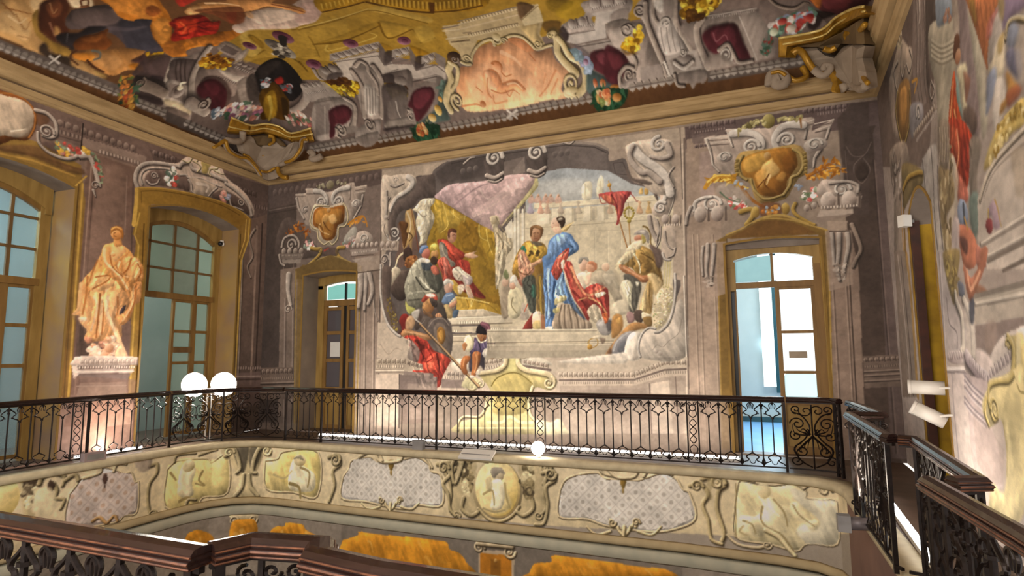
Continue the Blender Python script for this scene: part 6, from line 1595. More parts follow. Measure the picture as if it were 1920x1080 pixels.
S|f0e2b4 40.9 45.4 0.68 0|1811,581 42,-147
f|c8b8b4 0 1 dccdc6 7899,1336,7777,447|2684,467 -367,12 4,-269 -24,-51 406,-10
S|93868a 12.5 14.6 0.81 0|2624,469 14,-142 -4,-194
S|93868a 11.9 13.9 0.81 0|2549,472 13,-138 -3,-188
S|93868a 11.4 13.3 0.81 0|2477,474 14,-134 -3,-182
f|b8a6a6 0 1 cfbdb8 6735,1325,6604,530|2317,479 -230,-15 16,-125 -51,-51 -6,-117 222,-45 53,84
S|8a7c82 20.4 20.4 0.94 0|2320,471 -75,-29 -130,-31
S|dcd0d0 13.6 13.6 0.68 0|2315,463 -75,-28 -111,-29
S|8a7c82 20.5 20.5 0.94 0|2326,454 -76,-29 -130,-29
S|dcd0d0 13.6 13.6 0.68 0|2321,447 -75,-29 -112,-27
S|8a7c82 20.5 20.5 0.94 0|2333,433 -76,-28 -131,-28
S|dcd0d0 13.6 13.6 0.68 0|2328,426 -76,-28 -112,-26
S|8a7c82 20.6 20.6 0.94 0|2344,399 -76,-27 -132,-26
S|dcd0d0 13.7 13.7 0.68 0|2339,392 -76,-26 -114,-25
S|8a7c82 20.7 20.7 0.94 0|2350,382 -77,-26 -132,-25
S|dcd0d0 13.7 13.7 0.68 0|2345,375 -76,-26 -115,-23
F|cfbd86 0 1 e0cf98 5879,1369,6137,514|2155,401 -75,49 -84,22 -105,21 -92,2 102,-357 286,-70 -54,100 -61,-16 -48,24 -39,95 6,80 39,10 75,-30 51,28
T|84713c,d0b870,f0e0ac 29.5 21.3|1872,493 43,-18 82,-7 70,-14 28,-34 -6,-36 -25,-26 -36,10
v|84713c,d0b870,f0e0ac 102.1 1.5 0.00 1 20.8|2049,387
S|a08c50 10.4 10.4 0.81 0|1989,358 -8,-73 21,-71
T|84713c,d0b870,f0e0ac 24 24|2114,415 26,-43 -25,-34
S|8d7a44 9.3 9.3 0.94 0|1853,465 -13,-15 -28,-2
F|e4d49c 5.3 0.60|1963,378 -20,-94 18,-95 93,-81 48,16 31,44 -63,-9 -51,31 -38,95
f|a18c84 0 0.35|2272,360 -165,-32 -105,-46 39,-96 119,-31 109,48
o|rightmural|0|1389,509 11,-47 7,-47 -5,-17 10,-20 23,-22 -69,11 -54,157 73,-2
o|redwoman|0|1407,494 -2,-14 -3,-18 1,-14 9,-24 8,-5 3,18 -4,24
o|med3|0|1471,476 -15,16 -11,-7 5,-27 11,-20 8,0 5,19
h|132.5 0.25|2119,1401 24,-364 -13,377 -14,-90 -108,-161 77,-157 98,41 77,132 -61,170
h|120.5 0.14|1802,1472 31,-164 79,220 -208,-100 133,-133
"""
PK = """
f|6b4a2e 0 1|-3271,1005 4207,1395 233,2532 -3563,226 -1928,-837 -306,-2821
f|78675f 0 1|-3133,2262 351,132 1493,387 1140,66 798,-337 29,761 -314,101 -957,-3 -998,27 -1405,-1 -414,-8 -16,-341 46,-549 7,-277
f|84736a 0 0.60|-2220,2760 2790,-131 30,710 -1108,18 -1914,36
f|b08c38 0 1 a88430 -6148,7086,-6563,9151|-3001,2515 238,-60 294,-47 563,-135 1732,566 -24,235 -675,-27 -679,-12 -68,60 -204,-46 -142,-87 -110,-73 -328,53 -147,75 -191,-41 -136,-242 -47,-209
F|b58c58 0 1|-3208,1477 92,160 -52,25 -84,21 -40,74 -12,93 -3,120 -46,156 9,-167 4,-245 3,-133 -1,-29
F|cda874 7.9 0.70|-3260,1536 30,56 -30,72 -55,19 1,-71 0,-44
F|d8b684 3.2 0.90|-3153,1606 20,34 -36,19 -31,-8 17,-34
S|7d4a22 6.6 4.4 0.94 0|-3234,1542 10,46 10,52
S|8d5a2c 5.2 3.7 0.81 0|-3239,1590 -29,40 -9,25 36,-2
S|e0c294 11.7 7.3 0.68 0|-3256,1570 -8,50 29,13
S|6b3c1c 5.8 4.3 0.68 0|-3221,1520 -12,40 -12,26
S|8d5a2c 4.4 3.6 0.68 0|-3290,1598 -4,17
S|a87848 7.4 5.9 0.68 0|-3310,1640 8,46
F|a07c3a 0 1|-3208,1644 21,14 -67,46 -19,41 -6,45 -3,72 -26,18 -6,-67 19,-62 18,-52 35,-38
F|4d2a1a 3.2 0.95|-3199,1662 52,-13 61,66 -37,41 -57,20 -28,36 -39,-8 -26,-9 2,-26 8,-39 10,-31
F|7d4a2c 4.5 0.70|-3144,1663 32,28 -11,31 -39,17 -27,-15 14,-34
S|a87850 9.8 6.5 0.81 0|-3140,1677 -32,36 24,1
S|8d5f48 12.8 8 0.94 0|-3215,1724 -33,42 -21,27
F|c99a5c 2.2 0.80|-3216,1750 -8,30 -24,3 0,-17
F|e0c9a4 3.6 0.90|-3077,1722 52,72 -60,50 0,-36 -25,-39 13,-30
S|5d3420 14.2 10.6 1.00 0|-3082,1788 18,-15 20,20 -31,22
F|8f5a38 0 1|-3089,1785 23,28 -23,24 -12,-27
F|584a46 0 1 474149 -9302,5378,-9433,6483|-3189,1778 62,-11 40,38 42,38 43,57 -22,78 26,71 31,38 -97,76 -28,94 -59,-64 -26,-86 18,-39 20,-84 -25,-104 -21,-31 -16,-33
F|75625c 16.6 0.60|-3127,1775 38,36 43,55 23,68 -38,37 -55,-32 -48,-68 -4,-64
F|3e3c44 16.2 0.70|-3061,1971 94,116 -97,76 -21,60 -59,-62 -21,-63 41,-66
S|6d6064 37.7 18.9 0.47 8.2|-3118,1964 37,71 56,55
F|2b2628 3.3 0.95|-3259,1778 28,15 29,59 45,23 35,63 -26,0 -42,-40 -40,-27 -45,8 0,-31 5,-47
S|5d5a5c 8.3 5 0.81 0|-3225,1815 -32,17
F|6e3f1c 0 1|-3248,1861 38,14 38,47 48,32 -34,15 -19,43 -42,-4 -17,-17 -17,-59 -18,-42
F|8d5426 7.1 0.70|-3224,1876 41,44 25,30 -50,-2
F|ad7a44 0 1|-3253,1932 36,80 46,75 26,96 -69,-32 8,63 -29,18 -28,-70 -42,-36 -8,-45 7,-64 10,-64
F|c2905a 9.6 0.60|-3267,1961 35,61 1,90 -56,-10 -3,-77
F|c98030 0 1|-3290,1885 27,64 -3,35 -28,-14 -11,-61
S|5d3a24 15.2 10.1 1.00 0|-3274,1892 -22,-12 -16,11 -12,45
S|6d6a60 17.6 12.3 1.00 0|-3247,1956 6,34 -21,15 -16,-17
S|4d2c1c 15.5 8.6 1.00 0|-3293,1961 -13,46 -4,57
F|c47a24 2.6 0.90|-3243,2152 28,31 -7,44 -24,-9
F|4d363a 2.7 0.80|-3220,2150 32,23 35,16 -62,54 -20,0 25,-37
F|b89858 2.4 0.80|-3320,2013 2,52 -12,29 -4,-47
F|2e2522 2.1 0.85|-3331,1749 35,-1 -5,19 -18,33 8,82 -20,22 -13,55 -9,152 -4,54 0,-150 6,-186
d|d0a020,a87414,e8c040 30 28.2 91 0|-3153,2189 46,74 -19,22 -43,-61
F|5d4a48 4.2 0.90|-3165,2209 58,89 -56,58 -108,54 -29,-105 8,-83 22,-28
F|3a2e30 5.6 0.80|-3241,2292 17,79 -52,25 -3,-62
F|b06c24 0 1|-2993,1819 155,154 -20,92 -53,89 -97,86 47,47 92,57 114,54 123,15 -123,51 -119,11 -65,-39 -37,-45 -65,-36 -24,35 -35,-30 -6,-83 22,-46 30,-72 41,-52 39,-23 -33,-53 -25,-12 -13,-64 28,-62
F|c8843a 16.6 0.70|-2978,1837 120,120 -10,77 -38,55 -66,-14 -26,-56 -14,-52 -7,-55
F|7d3f1c 11.2 0.70|-2925,2014 39,15 -7,50 -53,2 -12,-36
F|d09044 15 0.60|-2980,2101 63,24 -49,66 -52,35 -55,-4 27,-63
F|a8682c 12.1 0.60|-2987,2280 96,83 118,52 -93,53 -104,-83
F|955c28 11.4 0.60|-3050,2231 38,56 -35,73 -53,-45 11,-66
F|b8a090 0 1|-2694,2374 152,-47 107,-25 144,49 191,-42 110,45 -136,110 -94,57 -95,-3 -73,8 -117,-36 -109,-44 -101,-3
F|cdb8a4 19.9 0.70|-2519,2337 151,-30 98,63 25,69 -141,13 -135,-31
F|ab8a80 18.8 0.60|-2164,2347 103,21 -65,96 -99,43 -90,-25 51,-75
F|8d241a 0 1|-2938,2162 60,0 66,30 60,36 -9,67 49,10 -104,69 -43,-8 -65,-36 -63,-36 -39,-40 27,-29 41,-12
F|b53a20 8.2 0.80|-2892,2173 73,25 -11,52 -67,42 -65,-33 20,-52
F|6d1a16 9.2 0.70|-2789,2230 24,38 -56,64 -67,-18
S|d05a30 21.1 12 0.94 0|-2894,2196 -14,47 -44,15
F|a02c20 4.7 0.80|-2798,2297 59,9 -69,61 -48,-11
F|a83024 6.6 0.90|-2748,2051 103,44 -96,24 -51,-6
F|98281e 4.8 0.90|-2585,2229 53,11 -66,76 -74,30 22,-51
F|b8824c 0 1|-2804,2150 57,-12 101,-1 119,39 36,-18 219,91 -37,38 71,41 46,52 -7,43 -40,0 -21,-37 -51,-55 -55,-34 -111,-1 -123,-39 -48,-31 -78,-21 -82,-17 -9,-24
F|d8a870 4.4 0.90|-2800,2153 74,-5 36,26 -66,28 -48,-17
F|6b3c24 9.2 0.80|-2752,2170 119,28 132,43 -22,59 -75,64 -77,-7 -11,-53 -12,-64 -50,-45
S|e0b888 23.8 13.6 0.94 0|-2644,2149 84,35 67,50
S|7a4428 20.5 13.7 0.81 0|-2317,2295 62,59 50,66
F|c89c70 4.9 0.80|-2508,2295 28,12 -35,50 -22,-27
F|bf9c44 15.8 0.50|-2638,2436 270,86 337,17 -273,351 -185,-32 -138,-70 -179,-82 -106,-32 111,-141
F|8d6c22 5.5 0.90|-2727,2504 70,-25 -9,105 -57,48 3,-56
F|d8bc68 5.3 0.50|-2744,2470 118,-29 -69,49 -34,139 -86,40 -36,-28
S|86661e 15.3 11.5 0.94 0|-2397,2535 165,18 194,-5
S|86661e 24.7 16.4 1.00 0|-2392,2712 204,29
s|8d6c24 8.5 8.5 0.60 0|-2613,2793 169,33 94,-193
S|96762a 16.1 12.1 0.81 0|-2348,2772 1,84
S|8d6c24 21.1 10.5 0.81 0|-2720,2647 -75,21
S|7d6428 25.2 16.8 1.00 0|-2631,2773 10,91 -7,61
b|4d2430,7d4a5a,a87888 160.4 216.4 1|-2505,2576
b|3d1a28,6a3a4c,8d6070 80.4 112 1|-2508,2585
b|4d2430,7d4a5a,a87888 102.7 137.8 1|-2765,2571
b|3d1a28,6a3a4c,8d6070 51.4 70.9 1|-2768,2581
b|4d2430,7d4a5a,a87888 132.7 133.4 1|-2544,2886
b|3d1a28,6a3a4c,8d6070 66.7 67.8 1|-2544,2894
b|4a4440,8d8478,c0b6a4 158.1 369.1 1|-2617,2676
d|cfc6b4,5d564e,a39a8a,3a3430 30 73.6 95 0|-2619,2618 47,-22 47,5 -103,159 -66,2 -5,-62
S|2e2a28 79.5 59.6 1.00 0|-2513,2579 -50,62
F|9a897e 0 1|-3308,2413 143,-73 54,-15 58,70 114,41 -61,38 -111,3 -88,45 -163,144 -42,-149
F|d6c7b4 3.6 0.95|-3308,2413 85,-47 112,-41 -47,28 -78,46 -83,54 -6,-18
F|5d504c 0 1|-3122,2334 52,76 6,57 -92,17 -59,36 -11,-129 53,-38
S|3d322f 11.2 11.2 0.94 0|-3111,2354 -57,40 -50,50
S|3d322f 11.3 11.3 0.94 0|-3100,2375 -58,41 -50,51
S|3d322f 11.5 11.5 0.94 0|-3088,2395 -59,43 -52,52
F|b3a497 0 1|-3226,2391 10,142 -90,71 -8,-155
f|7d6e66 0 0.80|-3234,2405 9,107 -73,56 -1,-113
b|5a4c46,94857b,c4b6aa 117.2 111.3 1|-3256,2485
b|3d322f,6b5c55,9d8e84 71.8 67.7 1|-3255,2485
b|8a7c60,d8c8a8,f4e8d0 45.2 52.6 1|-3237,2483
S|e8dcc4 19.3 19.3 1.00 0|-3231,2479 17,-8 12,18
F|d4c09c 3.6 0.95|-3315,2446 10,161 -40,35 -3,-71 14,-35 -8,-64
F|8a776c 0 1|-3346,2479 9,148 -33,12 -29,-103
F|4a3d3a 0 1|-3276,2218 16,42 17,122 -65,31 -42,35 -3,-171
T|463a35,857568,b3a292 93.6 76.6|-3295,2280 4,61 -3,76
v|463a35,857568,b3a292 88.1 1.6 0.00 1 13.2|-3292,2264
F|3a2f2e 3.3 0.80|-3344,2270 17,159 -25,13 -15,-140
F|8d7c72 0 1|-3199,2522 94,-34 61,10 73,153 50,143 -88,22 -63,-32 -75,36 -35,-40 -97,-17 -40,-119
T|5c4f4a,a8998c,dccfc0 44.4 55.5|-2939,2436 -125,31 -97,38 -99,78
F|8d7f76 2.3 0.95|-2925,2480 83,-19 8,120 -87,22
f|5d504c 0 0.80|-2924,2496 59,-13 8,94 -53,7
F|b3a498 0 1|-2921,2603 111,-19 2,16 -133,57
n|egg 99.4 4a3f3c,8d7f76,c6b9ac 1|-2942,2640 17,149
n|dent 43.6 4a3f3c,7d6e66,b0a398 1|-2978,2658 12,115
F|c9baab 4.4 0.90|-3042,2596 16,125 23,51 -63,-13 -6,-29 11,-100
n|dent 44.7 4a3f3c,8d7f76,b8aa9e 1|-3092,2625 17,135
F|5a4640 4 0.90|-3179,2569 57,-1 36,68 -18,88 -52,77 -88,20 -34,-95 40,-121
F|4d2228 6 0.95|-3200,2572 60,12 29,58 -24,93 -57,59 -66,30 -48,-18 33,-66 46,-51 -14,-56
F|6d3038 16.4 0.50|-3168,2593 40,31 -21,80 -49,1
T|5c4f4a,a8998c,dccfc0 106.5 77.5|-3283,2595 -8,74 -7,59
v|5c4f4a,a8998c,dccfc0 112.9 1.5 0.00 1 26.2|-3266,2681
d|a8781c,d8a82c,6b4010,e8c040,8d5c14 70 53.8 97 0|-3070,2472 77,-3 53,143 -24,32 -65,-27 -40,-81
d|4d2c10,6b4010,7d5018 24 51.6 98 0|-3000,2459 54,115 -4,48 -74,-93
S|a89478 20.7 17.2 1.00 0|-2957,2637 71,3 78,-40
F|a39488 4.6 0.95|-3078,2772 75,0 -24,52 -86,67 -42,111 -42,-17 40,-109
F|2f2a29 0 1 1e1b1b -8523,8226,-8628,9266|-2949,2794 91,-35 137,-7 22,76 -12,117 -20,61 -69,63 -112,38 -50,-34 -100,-44 6,-88 34,-74
F|453d3a 20.9 0.60|-2901,2783 124,-12 44,33 -126,53 -110,15
F|4d443f 4.8 0.90|-3038,2806 84,-17 -102,152 -40,62 -53,-7 29,-79
T|5c4f4a,a8998c,dccfc0 88.2 63|-2738,3031 -32,60 -95,54 -100,22
F|6b4c18 0 1 4d3410 -8980,8842,-9255,9627|-3076,2962 117,-40 30,50 -3,90 -12,47 -122,102 -143,-80 73,-87
F|b8902c 12.7 0.80|-3055,3001 60,0 -33,77 -98,96 -68,-5 64,-111
S|d8b850 37.3 22.4 0.94 0|-3051,3028 -69,94 -71,55
F|2e2210 10.2 0.70|-2980,3070 27,38 -93,92 -27,-4
d|7d8488,a83830,c8ccd0,4d5a60 16 60.2 101 0|-3000,2865 68,19 -25,76 -71,-28
F|a02c24 5.4 0.90|-2915,2936 72,-14 -23,45 -55,7
d|a83830,b8bcc0,5d6064 12 57.8 102 0|-2911,2995 80,-1 -32,47 -66,-4
d|c8b8b0,b87868,e8e0d8,46604c,5d7860,98607a,d8a890 70 64.9 103 0|-3228,2823 50,65 75,102 -97,121 -65,-137 -12,-122
d|b8c0c8,e0d8d0,5a6a78 16 53.5 104 0|-3276,2751 32,70 -49,27 -18,-56
d|e0d0c0,c89888,5d6a50,a86058 34 63.9 105 0|-3040,3193 136,-2 69,38 -49,34 -186,-24
F|8f6c1c 0 1|-2048,2326 225,75 -13,67 -103,5 -175,-15
F|8f6c1c 0 1|-1831,2461 72,-15 532,201 -58,124 -247,-72 -32,-8 -120,-84 -105,-101
S|c8a444 12.6 8.4 0.94 0|-1773,2431 -32,50
S|6b4c10 11.2 8.4 0.81 0|-1765,2438 -32,50
S|c8a444 12.7 8.4 0.94 0|-1755,2445 -32,51
S|6b4c10 11.3 8.5 0.81 0|-1747,2452 -32,50
S|c8a444 12.7 8.5 0.94 0|-1737,2459 -31,51
S|6b4c10 11.3 8.5 0.81 0|-1729,2466 -32,51
S|c8a444 12.8 8.5 0.94 0|-1719,2473 -31,51
S|6b4c10 11.4 8.5 0.81 0|-1711,2480 -31,51
S|c8a444 12.8 8.5 0.94 0|-1701,2487 -31,52
S|6b4c10 11.4 8.5 0.81 0|-1693,2494 -31,52
S|c8a444 12.8 8.5 0.94 0|-1682,2501 -31,52
S|6b4c10 11.4 8.6 0.81 0|-1675,2508 -30,52
S|c8a444 12.9 8.6 0.94 0|-1664,2514 -30,53
S|6b4c10 11.4 8.6 0.81 0|-1656,2521 -30,53
S|c8a444 12.9 8.6 0.94 0|-1645,2528 -30,53
S|6b4c10 11.5 8.6 0.81 0|-1637,2535 -30,53
S|c8a444 12.9 8.6 0.94 0|-1626,2541 -29,53
S|6b4c10 11.5 8.6 0.81 0|-1618,2548 -30,53
S|c8a444 13 8.6 0.94 0|-1606,2554 -30,53
S|6b4c10 11.5 8.6 0.81 0|-1598,2561 -30,53
S|c8a444 13 8.7 0.94 0|-1586,2566 -29,54
S|6b4c10 11.6 8.7 0.81 0|-1579,2573 -29,54
S|c8a444 13 8.7 0.94 0|-1566,2578 -29,54
S|6b4c10 11.6 8.7 0.81 0|-1559,2585 -28,55
S|c8a444 13 8.7 0.94 0|-1546,2590 -28,54
S|6b4c10 11.6 8.7 0.81 0|-1538,2597 -29,55
S|c8a444 13 8.7 0.94 0|-1525,2601 -28,55
S|6b4c10 11.6 8.7 0.81 0|-1518,2608 -28,55
S|c8a444 13.1 8.7 0.94 0|-1504,2612 -28,55
S|6b4c10 11.6 8.7 0.81 0|-1497,2619 -27,55
S|c8a444 13.1 8.7 0.94 0|-1483,2622 -27,55
S|6b4c10 11.6 8.7 0.81 0|-1475,2628 -27,56
S|c8a444 13 8.7 0.94 0|-1459,2628 -27,55
S|6b4c10 11.6 8.7 0.81 0|-1451,2635 -27,55
S|c8a444 13 8.7 0.94 0|-1436,2634 -26,55
S|6b4c10 11.6 8.7 0.81 0|-1428,2641 -26,55
S|c8a444 13 8.7 0.94 0|-1412,2640 -26,55
S|6b4c10 11.6 8.7 0.81 0|-1404,2647 -26,55
S|c8a444 13 8.7 0.94 0|-1389,2646 -25,55
S|6b4c10 11.6 8.7 0.81 0|-1381,2653 -25,55
S|c8a444 13 8.6 0.94 0|-1365,2652 -25,55
S|6b4c10 11.5 8.7 0.81 0|-1357,2658 -25,56
S|c8a444 12.9 8.6 0.94 0|-1342,2658 -24,55
S|6b4c10 11.5 8.6 0.81 0|-1334,2664 -24,56
S|c8a444 12.9 8.6 0.94 0|-1318,2663 -24,56
S|6b4c10 11.5 8.6 0.81 0|-1311,2670 -23,56
S|c8a444 12.9 8.6 0.94 0|-1295,2669 -24,56
S|6b4c10 11.5 8.6 0.81 0|-1287,2676 -24,56
S|c8a444 12.9 8.6 0.94 0|-1272,2675 -23,56
S|6b4c10 11.5 8.6 0.81 0|-1264,2682 -23,56
S|c8a444 12.9 8.6 0.94 0|-1249,2681 -22,56
S|6b4c10 11.5 8.6 0.81 0|-1241,2688 -22,56
S|c8a444 13.1 8.7 0.94 0|-2066,2392 -28,46
S|c8a444 13 8.7 0.94 0|-2039,2396 -26,43
S|c8a444 13 8.7 0.94 0|-2013,2399 -23,41
S|c8a444 13 8.6 0.94 0|-1986,2403 -22,38
S|c8a444 12.9 8.6 0.94 0|-1960,2406 -20,37
S|c8a444 12.9 8.6 0.94 0|-1934,2409 -18,35
S|c8a444 12.8 8.6 0.94 0|-1908,2413 -16,32
S|c8a444 12.8 8.5 0.94 0|-1882,2416 -14,30
S|c8a444 12.8 8.5 0.94 0|-1857,2420 -11,28
S|5d3f0e 18.1 18.1 1.00 0|-2113,2457 140,11 131,0
S|5d3f0e 26 26 1.00 0|-1827,2474 83,84 100,83 100,58
S|6b4a10 21.2 21.2 1.00 0|-1531,2697 135,38 136,8
f|5d3a10 0 1|-1513,2602 25,19 -49,86 -20,-18
F|c9ac5c 12.3 0.50|-1864,2533 103,4 67,85 115,117 -34,37 -111,-107 -97,-80
S|8d6c24 13.1 13.1 1.00 0|-2364,2551 269,6 231,-15 140,127 102,113
S|d4b868 12.9 9.7 0.81 0|-2350,2536 267,5 222,-12
F|a5822e 9.6 0.60|-2390,2712 264,-29 236,-31 25,10 -33,39 -223,29 -179,-5
S|7d5d1a 20.9 15.7 1.00 0|-2390,2712 143,36 164,-13 190,-42
F|ab8a38 6.5 0.70|-1881,2666 36,-6 121,112 -15,24 -179,22
S|7d5d1a 22.1 14.2 1.00 0|-1881,2666 -42,155 184,-25
s|7d5d1a 12.7 12.7 0.80 0|-1734,2798 -17,116 106,-13
F|c4a44c 8.4 0.60|-1728,2800 92,-5 -9,106 -104,9
S|d0b258 17.4 13.9 0.81 0|-2322,2752 -30,55 352,-18 9,-50
S|8d6c24 13.4 10.1 0.81 0|-2356,2622 -34,90 -60,124
F|9a7016 6 0.80|-1830,2912 94,80 -58,7 -36,-8
F|9c7420 8.5 0.70|-1993,2839 52,66 -60,8
s|96762a 5.7 5.7 0.60 0|-1650,2968 27,36 -60,0 33,-36
S|7d5d1a 27.3 17.1 1.00 0|-2616,2833 -9,91
b|4d2430,7d4a5a,a87888 137.6 144.1 1|-2172,2788
b|3d1a28,6a3a4c,8d6070 69.1 75.9 1|-2170,2795
b|4d2430,7d4a5a,a87888 127 106.8 1|-1840,2869
b|3d1a28,6a3a4c,8d6070 63.6 56.4 1|-1837,2875
b|4d2430,7d4a5a,a87888 155.5 137.9 1|-2537,2885
b|3d1a28,6a3a4c,8d6070 78 72.8 1|-2535,2891
f|c9bcae 0 1 b3a69a -6926,8762,-5441,9459|-2377,2894 370,17 -4,102 340,79 -54,102 -388,-136 -315,19 19,-65
f|9d9188 0 1|-2366,2833 372,-3 -34,51 -386,12
n|egg 145.7 5a4e4a,9d9188,d4cac0 1|-2380,2868 359,-9
n|dent 34.1 5a4e4a,94887f,c6bcb2 1|-2401,2905 366,-14
f|6b5f5a 0 1|-1994,2830 -10,82 -67,94 1,-64
F|423836 4.1 0.90|-2009,2919 55,6 -27,52 -87,30
f|9d9188 0 1|-1956,2917 122,1 -27,45 -128,5
n|egg 114.1 5a4e4a,9d9188,d4cac0 1|-1961,2947 105,-3
n|dent 31.3 5a4e4a,94887f,c6bcb2 1|-1975,2979 109,-7
f|75685f 0 1|-1834,2918 0,79 -48,80 5,-76
F|3e3432 3.8 0.90|-1837,3003 43,-4 44,42 -133,39
f|9d9188 0 1|-1798,3005 101,-11 -23,40 -105,17
n|egg 101.5 5a4e4a,9d9188,d4cac0 1|-1800,3032 83,-15
n|dent 29.6 5a4e4a,94887f,c6bcb2 1|-1809,3060 85,-18
f|85786f 0 1|-1697,2994 49,55 -34,65 -44,-56
s|70645d 9.8 9.8 1.00 0|-2395,2906 323,27 -2,73 195,-2 -1,76 145,-6 42,55
F|6f635c 0 1|-2113,3058 178,3 -1,72 -47,54 -34,-16 -73,-35 -60,-22
F|3f3533 5.8 0.80|-2127,3068 75,8 -32,61 -80,-1
s|a3978d 7.8 7.8 1.00 0|-2111,3055 178,3
b|4d423e,857970,b3a79c 131.4 91 1|-2022,3121
s|8d8178 9.2 9.2 1.00 0|-1936,3133 178,-4
s|4d423e 9.2 9.2 1.00 0|-1941,3141 177,-2
F|5d524c 3.6 0.80|-1761,3134 39,29 -49,40 -24,-9
F|93867c 0 1|-2328,2986 76,-43 60,-1 10,47 59,41 -26,72 -84,126 -38,69 -145,-18 14,-87 43,-102 14,-51
T|5c4f4a,a8998c,dccfc0 45.2 45.2|-2320,2995 4,57 -9,75 -49,81 -42,71
T|5c4f4a,a8998c,dccfc0 50.1 40.1|-2151,2996 2,62 -21,65 -115,172
T|5c4f4a,a8998c,dccfc0 41.3 24.8|-2271,2969 55,-25 26,36 -18,46 5,79 -30,67
F|c9beb2 5.9 0.80|-2306,3112 55,-3 11,61 -68,101 -80,-10
S|6d615a 9.8 8.4 0.81 0|-2294,3126 -48,75 -42,60
S|6d615a 9.8 8.4 0.81 0|-2273,3130 -48,74 -41,60
S|6d615a 9.7 8.4 0.81 0|-2253,3133 -47,74 -41,60
S|6d615a 9.7 8.3 0.81 0|-2232,3136 -47,74 -40,60
T|5c4f4a,a8998c,dccfc0 37.5 28.7|-2574,2928 -11,61 33,37
F|8a7e76 2.2 0.95|-2548,2934 149,-4 1,77 -52,18 -104,-7
n|egg 150.6 3f3533,857970,c6bcb2 1|-2539,2953 141,-14
F|3f3533 8.5 0.70|-2485,2981 90,12 -37,29 -108,-1
d|a8841c,d8b42c,6b4c10,e8cc48,8d6814 110 63.1 111 0|-2584,3027 161,24 85,30 -40,56 -72,12 -76,-24 -37,-46
d|4d2c10,5d3a14 40 58.8 112 0|-2554,3018 144,15 63,19 -35,27 -173,-39
d|a8841c,d8b42c,6b4c10,e8cc48,8d6814 60 56.9 113 0|-2140,3122 39,30 94,26 -35,33 -49,20 -47,-45
d|4d2c10,5d3a14 20 49.3 114 0|-2140,3122 76,19 63,27 -42,10
f|a69a90 0 0.90|-2746,3008 174,14 55,111 -13,28 -293,-34
n|egg 110.6 4d423e,8d8178,c6bcb2 1|-2755,3029 152,1
n|dent 37.4 4d423e,94887f,c0b6ac 1|-2757,3078 157,8
F|a09389 0 1|-2741,3139 238,7 65,51 -72,101 -58,35 -335,15
s|6d615a 8.2 8.2 1.00 0|-2746,3145 232,5
f|7d716a 0 0.80|-2752,3163 119,5 -136,163 -118,-3
s|b8ada2 7 7 1.00 0|-2686,3179 -122,158
T|5c4f4a,a8998c,dccfc0 35.5 49.3|-2500,3152 48,55 -59,80 -50,36
F|4a2026 4 0.95|-2674,3210 98,-21 59,8 24,38 -51,43 -71,18 -54,-7 -60,57 -47,5 50,-63
F|6b3038 15.7 0.50|-2648,3219 108,-13 7,35 -87,27
f|877b72 0 1|-2684,3309 178,5 -8,35 -184,0
v|5c4f4a,a8998c,dccfc0 106.7 1.4 0.00 1 24.8|-2653,3318
T|5c4f4a,a8998c,dccfc0 28.8 19.2|-2688,3314 -17,34 16,12
F|5d524e 3.8 0.95|-2163,3123 153,36 -36,82 -60,74 53,26 -21,36 -230,-6 53,-104
F|7d7169 7.4 0.70|-2173,3218 135,-13 -68,110 -127,-5
S|b8ada2 15.9 10.6 1.00 0|-2128,3230 -17,50 1,36
F|8f8379 0 1|-2253,3318 154,-2 71,9 -22,36 -230,-2
v|5c4f4a,a8998c,dccfc0 88.2 1.3 0.00 1 22.9|-2061,3311
T|5c4f4a,a8998c,dccfc0 23.1 17.8|-2065,3285 34,20 -15,37 3,19
F|3a302e 3.6 0.90|-2292,3353 221,5 2,10 -224,0
F|8d8178 1.8 0.60|-1977,3176 195,-30 -4,59 -75,110 -189,46 -13,-41 31,-77
F|4d2026 3.6 0.95|-2032,3243 76,-53 117,-4 13,39 -37,41 -78,49 -89,38 -5,-29 8,-39 -26,-19
F|7d3a44 14.4 0.70|-1962,3200 111,-5 -9,41 -103,52 -46,-21
F|4a5a54 3.5 0.90|-2035,3362 128,-42 68,-31 42,-65 89,-61 -24,71 -49,53 -4,47 -2,32 -103,3 -120,1
d|4d6258,5d7468,6d8478,3d5048 26 59.9 115 1|-1757,3177 59,-34 -58,137 -58,2
b|8a5a20,d8a050,f0cc88 44.1 47.8 1|-1804,3260
b|8a6424,d4b060,f0d898 73.7 83.2 1|-1847,3312
b|8a6424,d0b070,f0dca8 87.5 64 1|-1909,3343
F|b8b088 0 1|-1969,3351 26,-7 -10,32 -24,2
F|2f5138 0 1|-2081,3376 60,-12 140,15 -28,51 -56,21 -133,-21
d|2a4a34,3d6a4a,1f3c28 40 59.1 116 1|-2081,3376 197,7 -30,55 -186,-4
d|c89858,b86838,d8b078,a84c30 24 48.4 117 0|-2053,3379 53,-13 27,31 -26,20 -55,-10
o|coral|0|-1423,2947 100,-18 121,44 125,102 130,-56 62,114 75,122 -25,87 -134,19 -286,12 -527,-23 25,-132 88,-137 152,4
f|c4ae84 0 1 b5a078 -4339,8433,-3137,9174|-1554,2829 98,14 373,-29 116,22 -7,120 -46,65 10,78 -75,-3 -48,-56 -76,-49 -95,11 -95,-21 -99,107 -68,12 22,-71 -36,-63
F|b8a070 3.7 0.90|-1110,2962 109,-13 -31,70 16,62 -49,-4 -31,-54
s|8a7a68 13.7 13.7 1.00 0|-1564,2848 102,6
s|d8c6a0 13.6 13.6 1.00 0|-1571,2867 97,17
s|8d7d6a 13.7 13.7 1.00 0|-1450,2823 359,-3
s|dccaa4 13.5 13.5 1.00 0|-1454,2844 361,-5
s|cdb894 13.2 13.2 1.00 0|-1463,2883 361,-4
s|7d6a50 12.8 12.8 1.00 0|-1434,2929 311,3
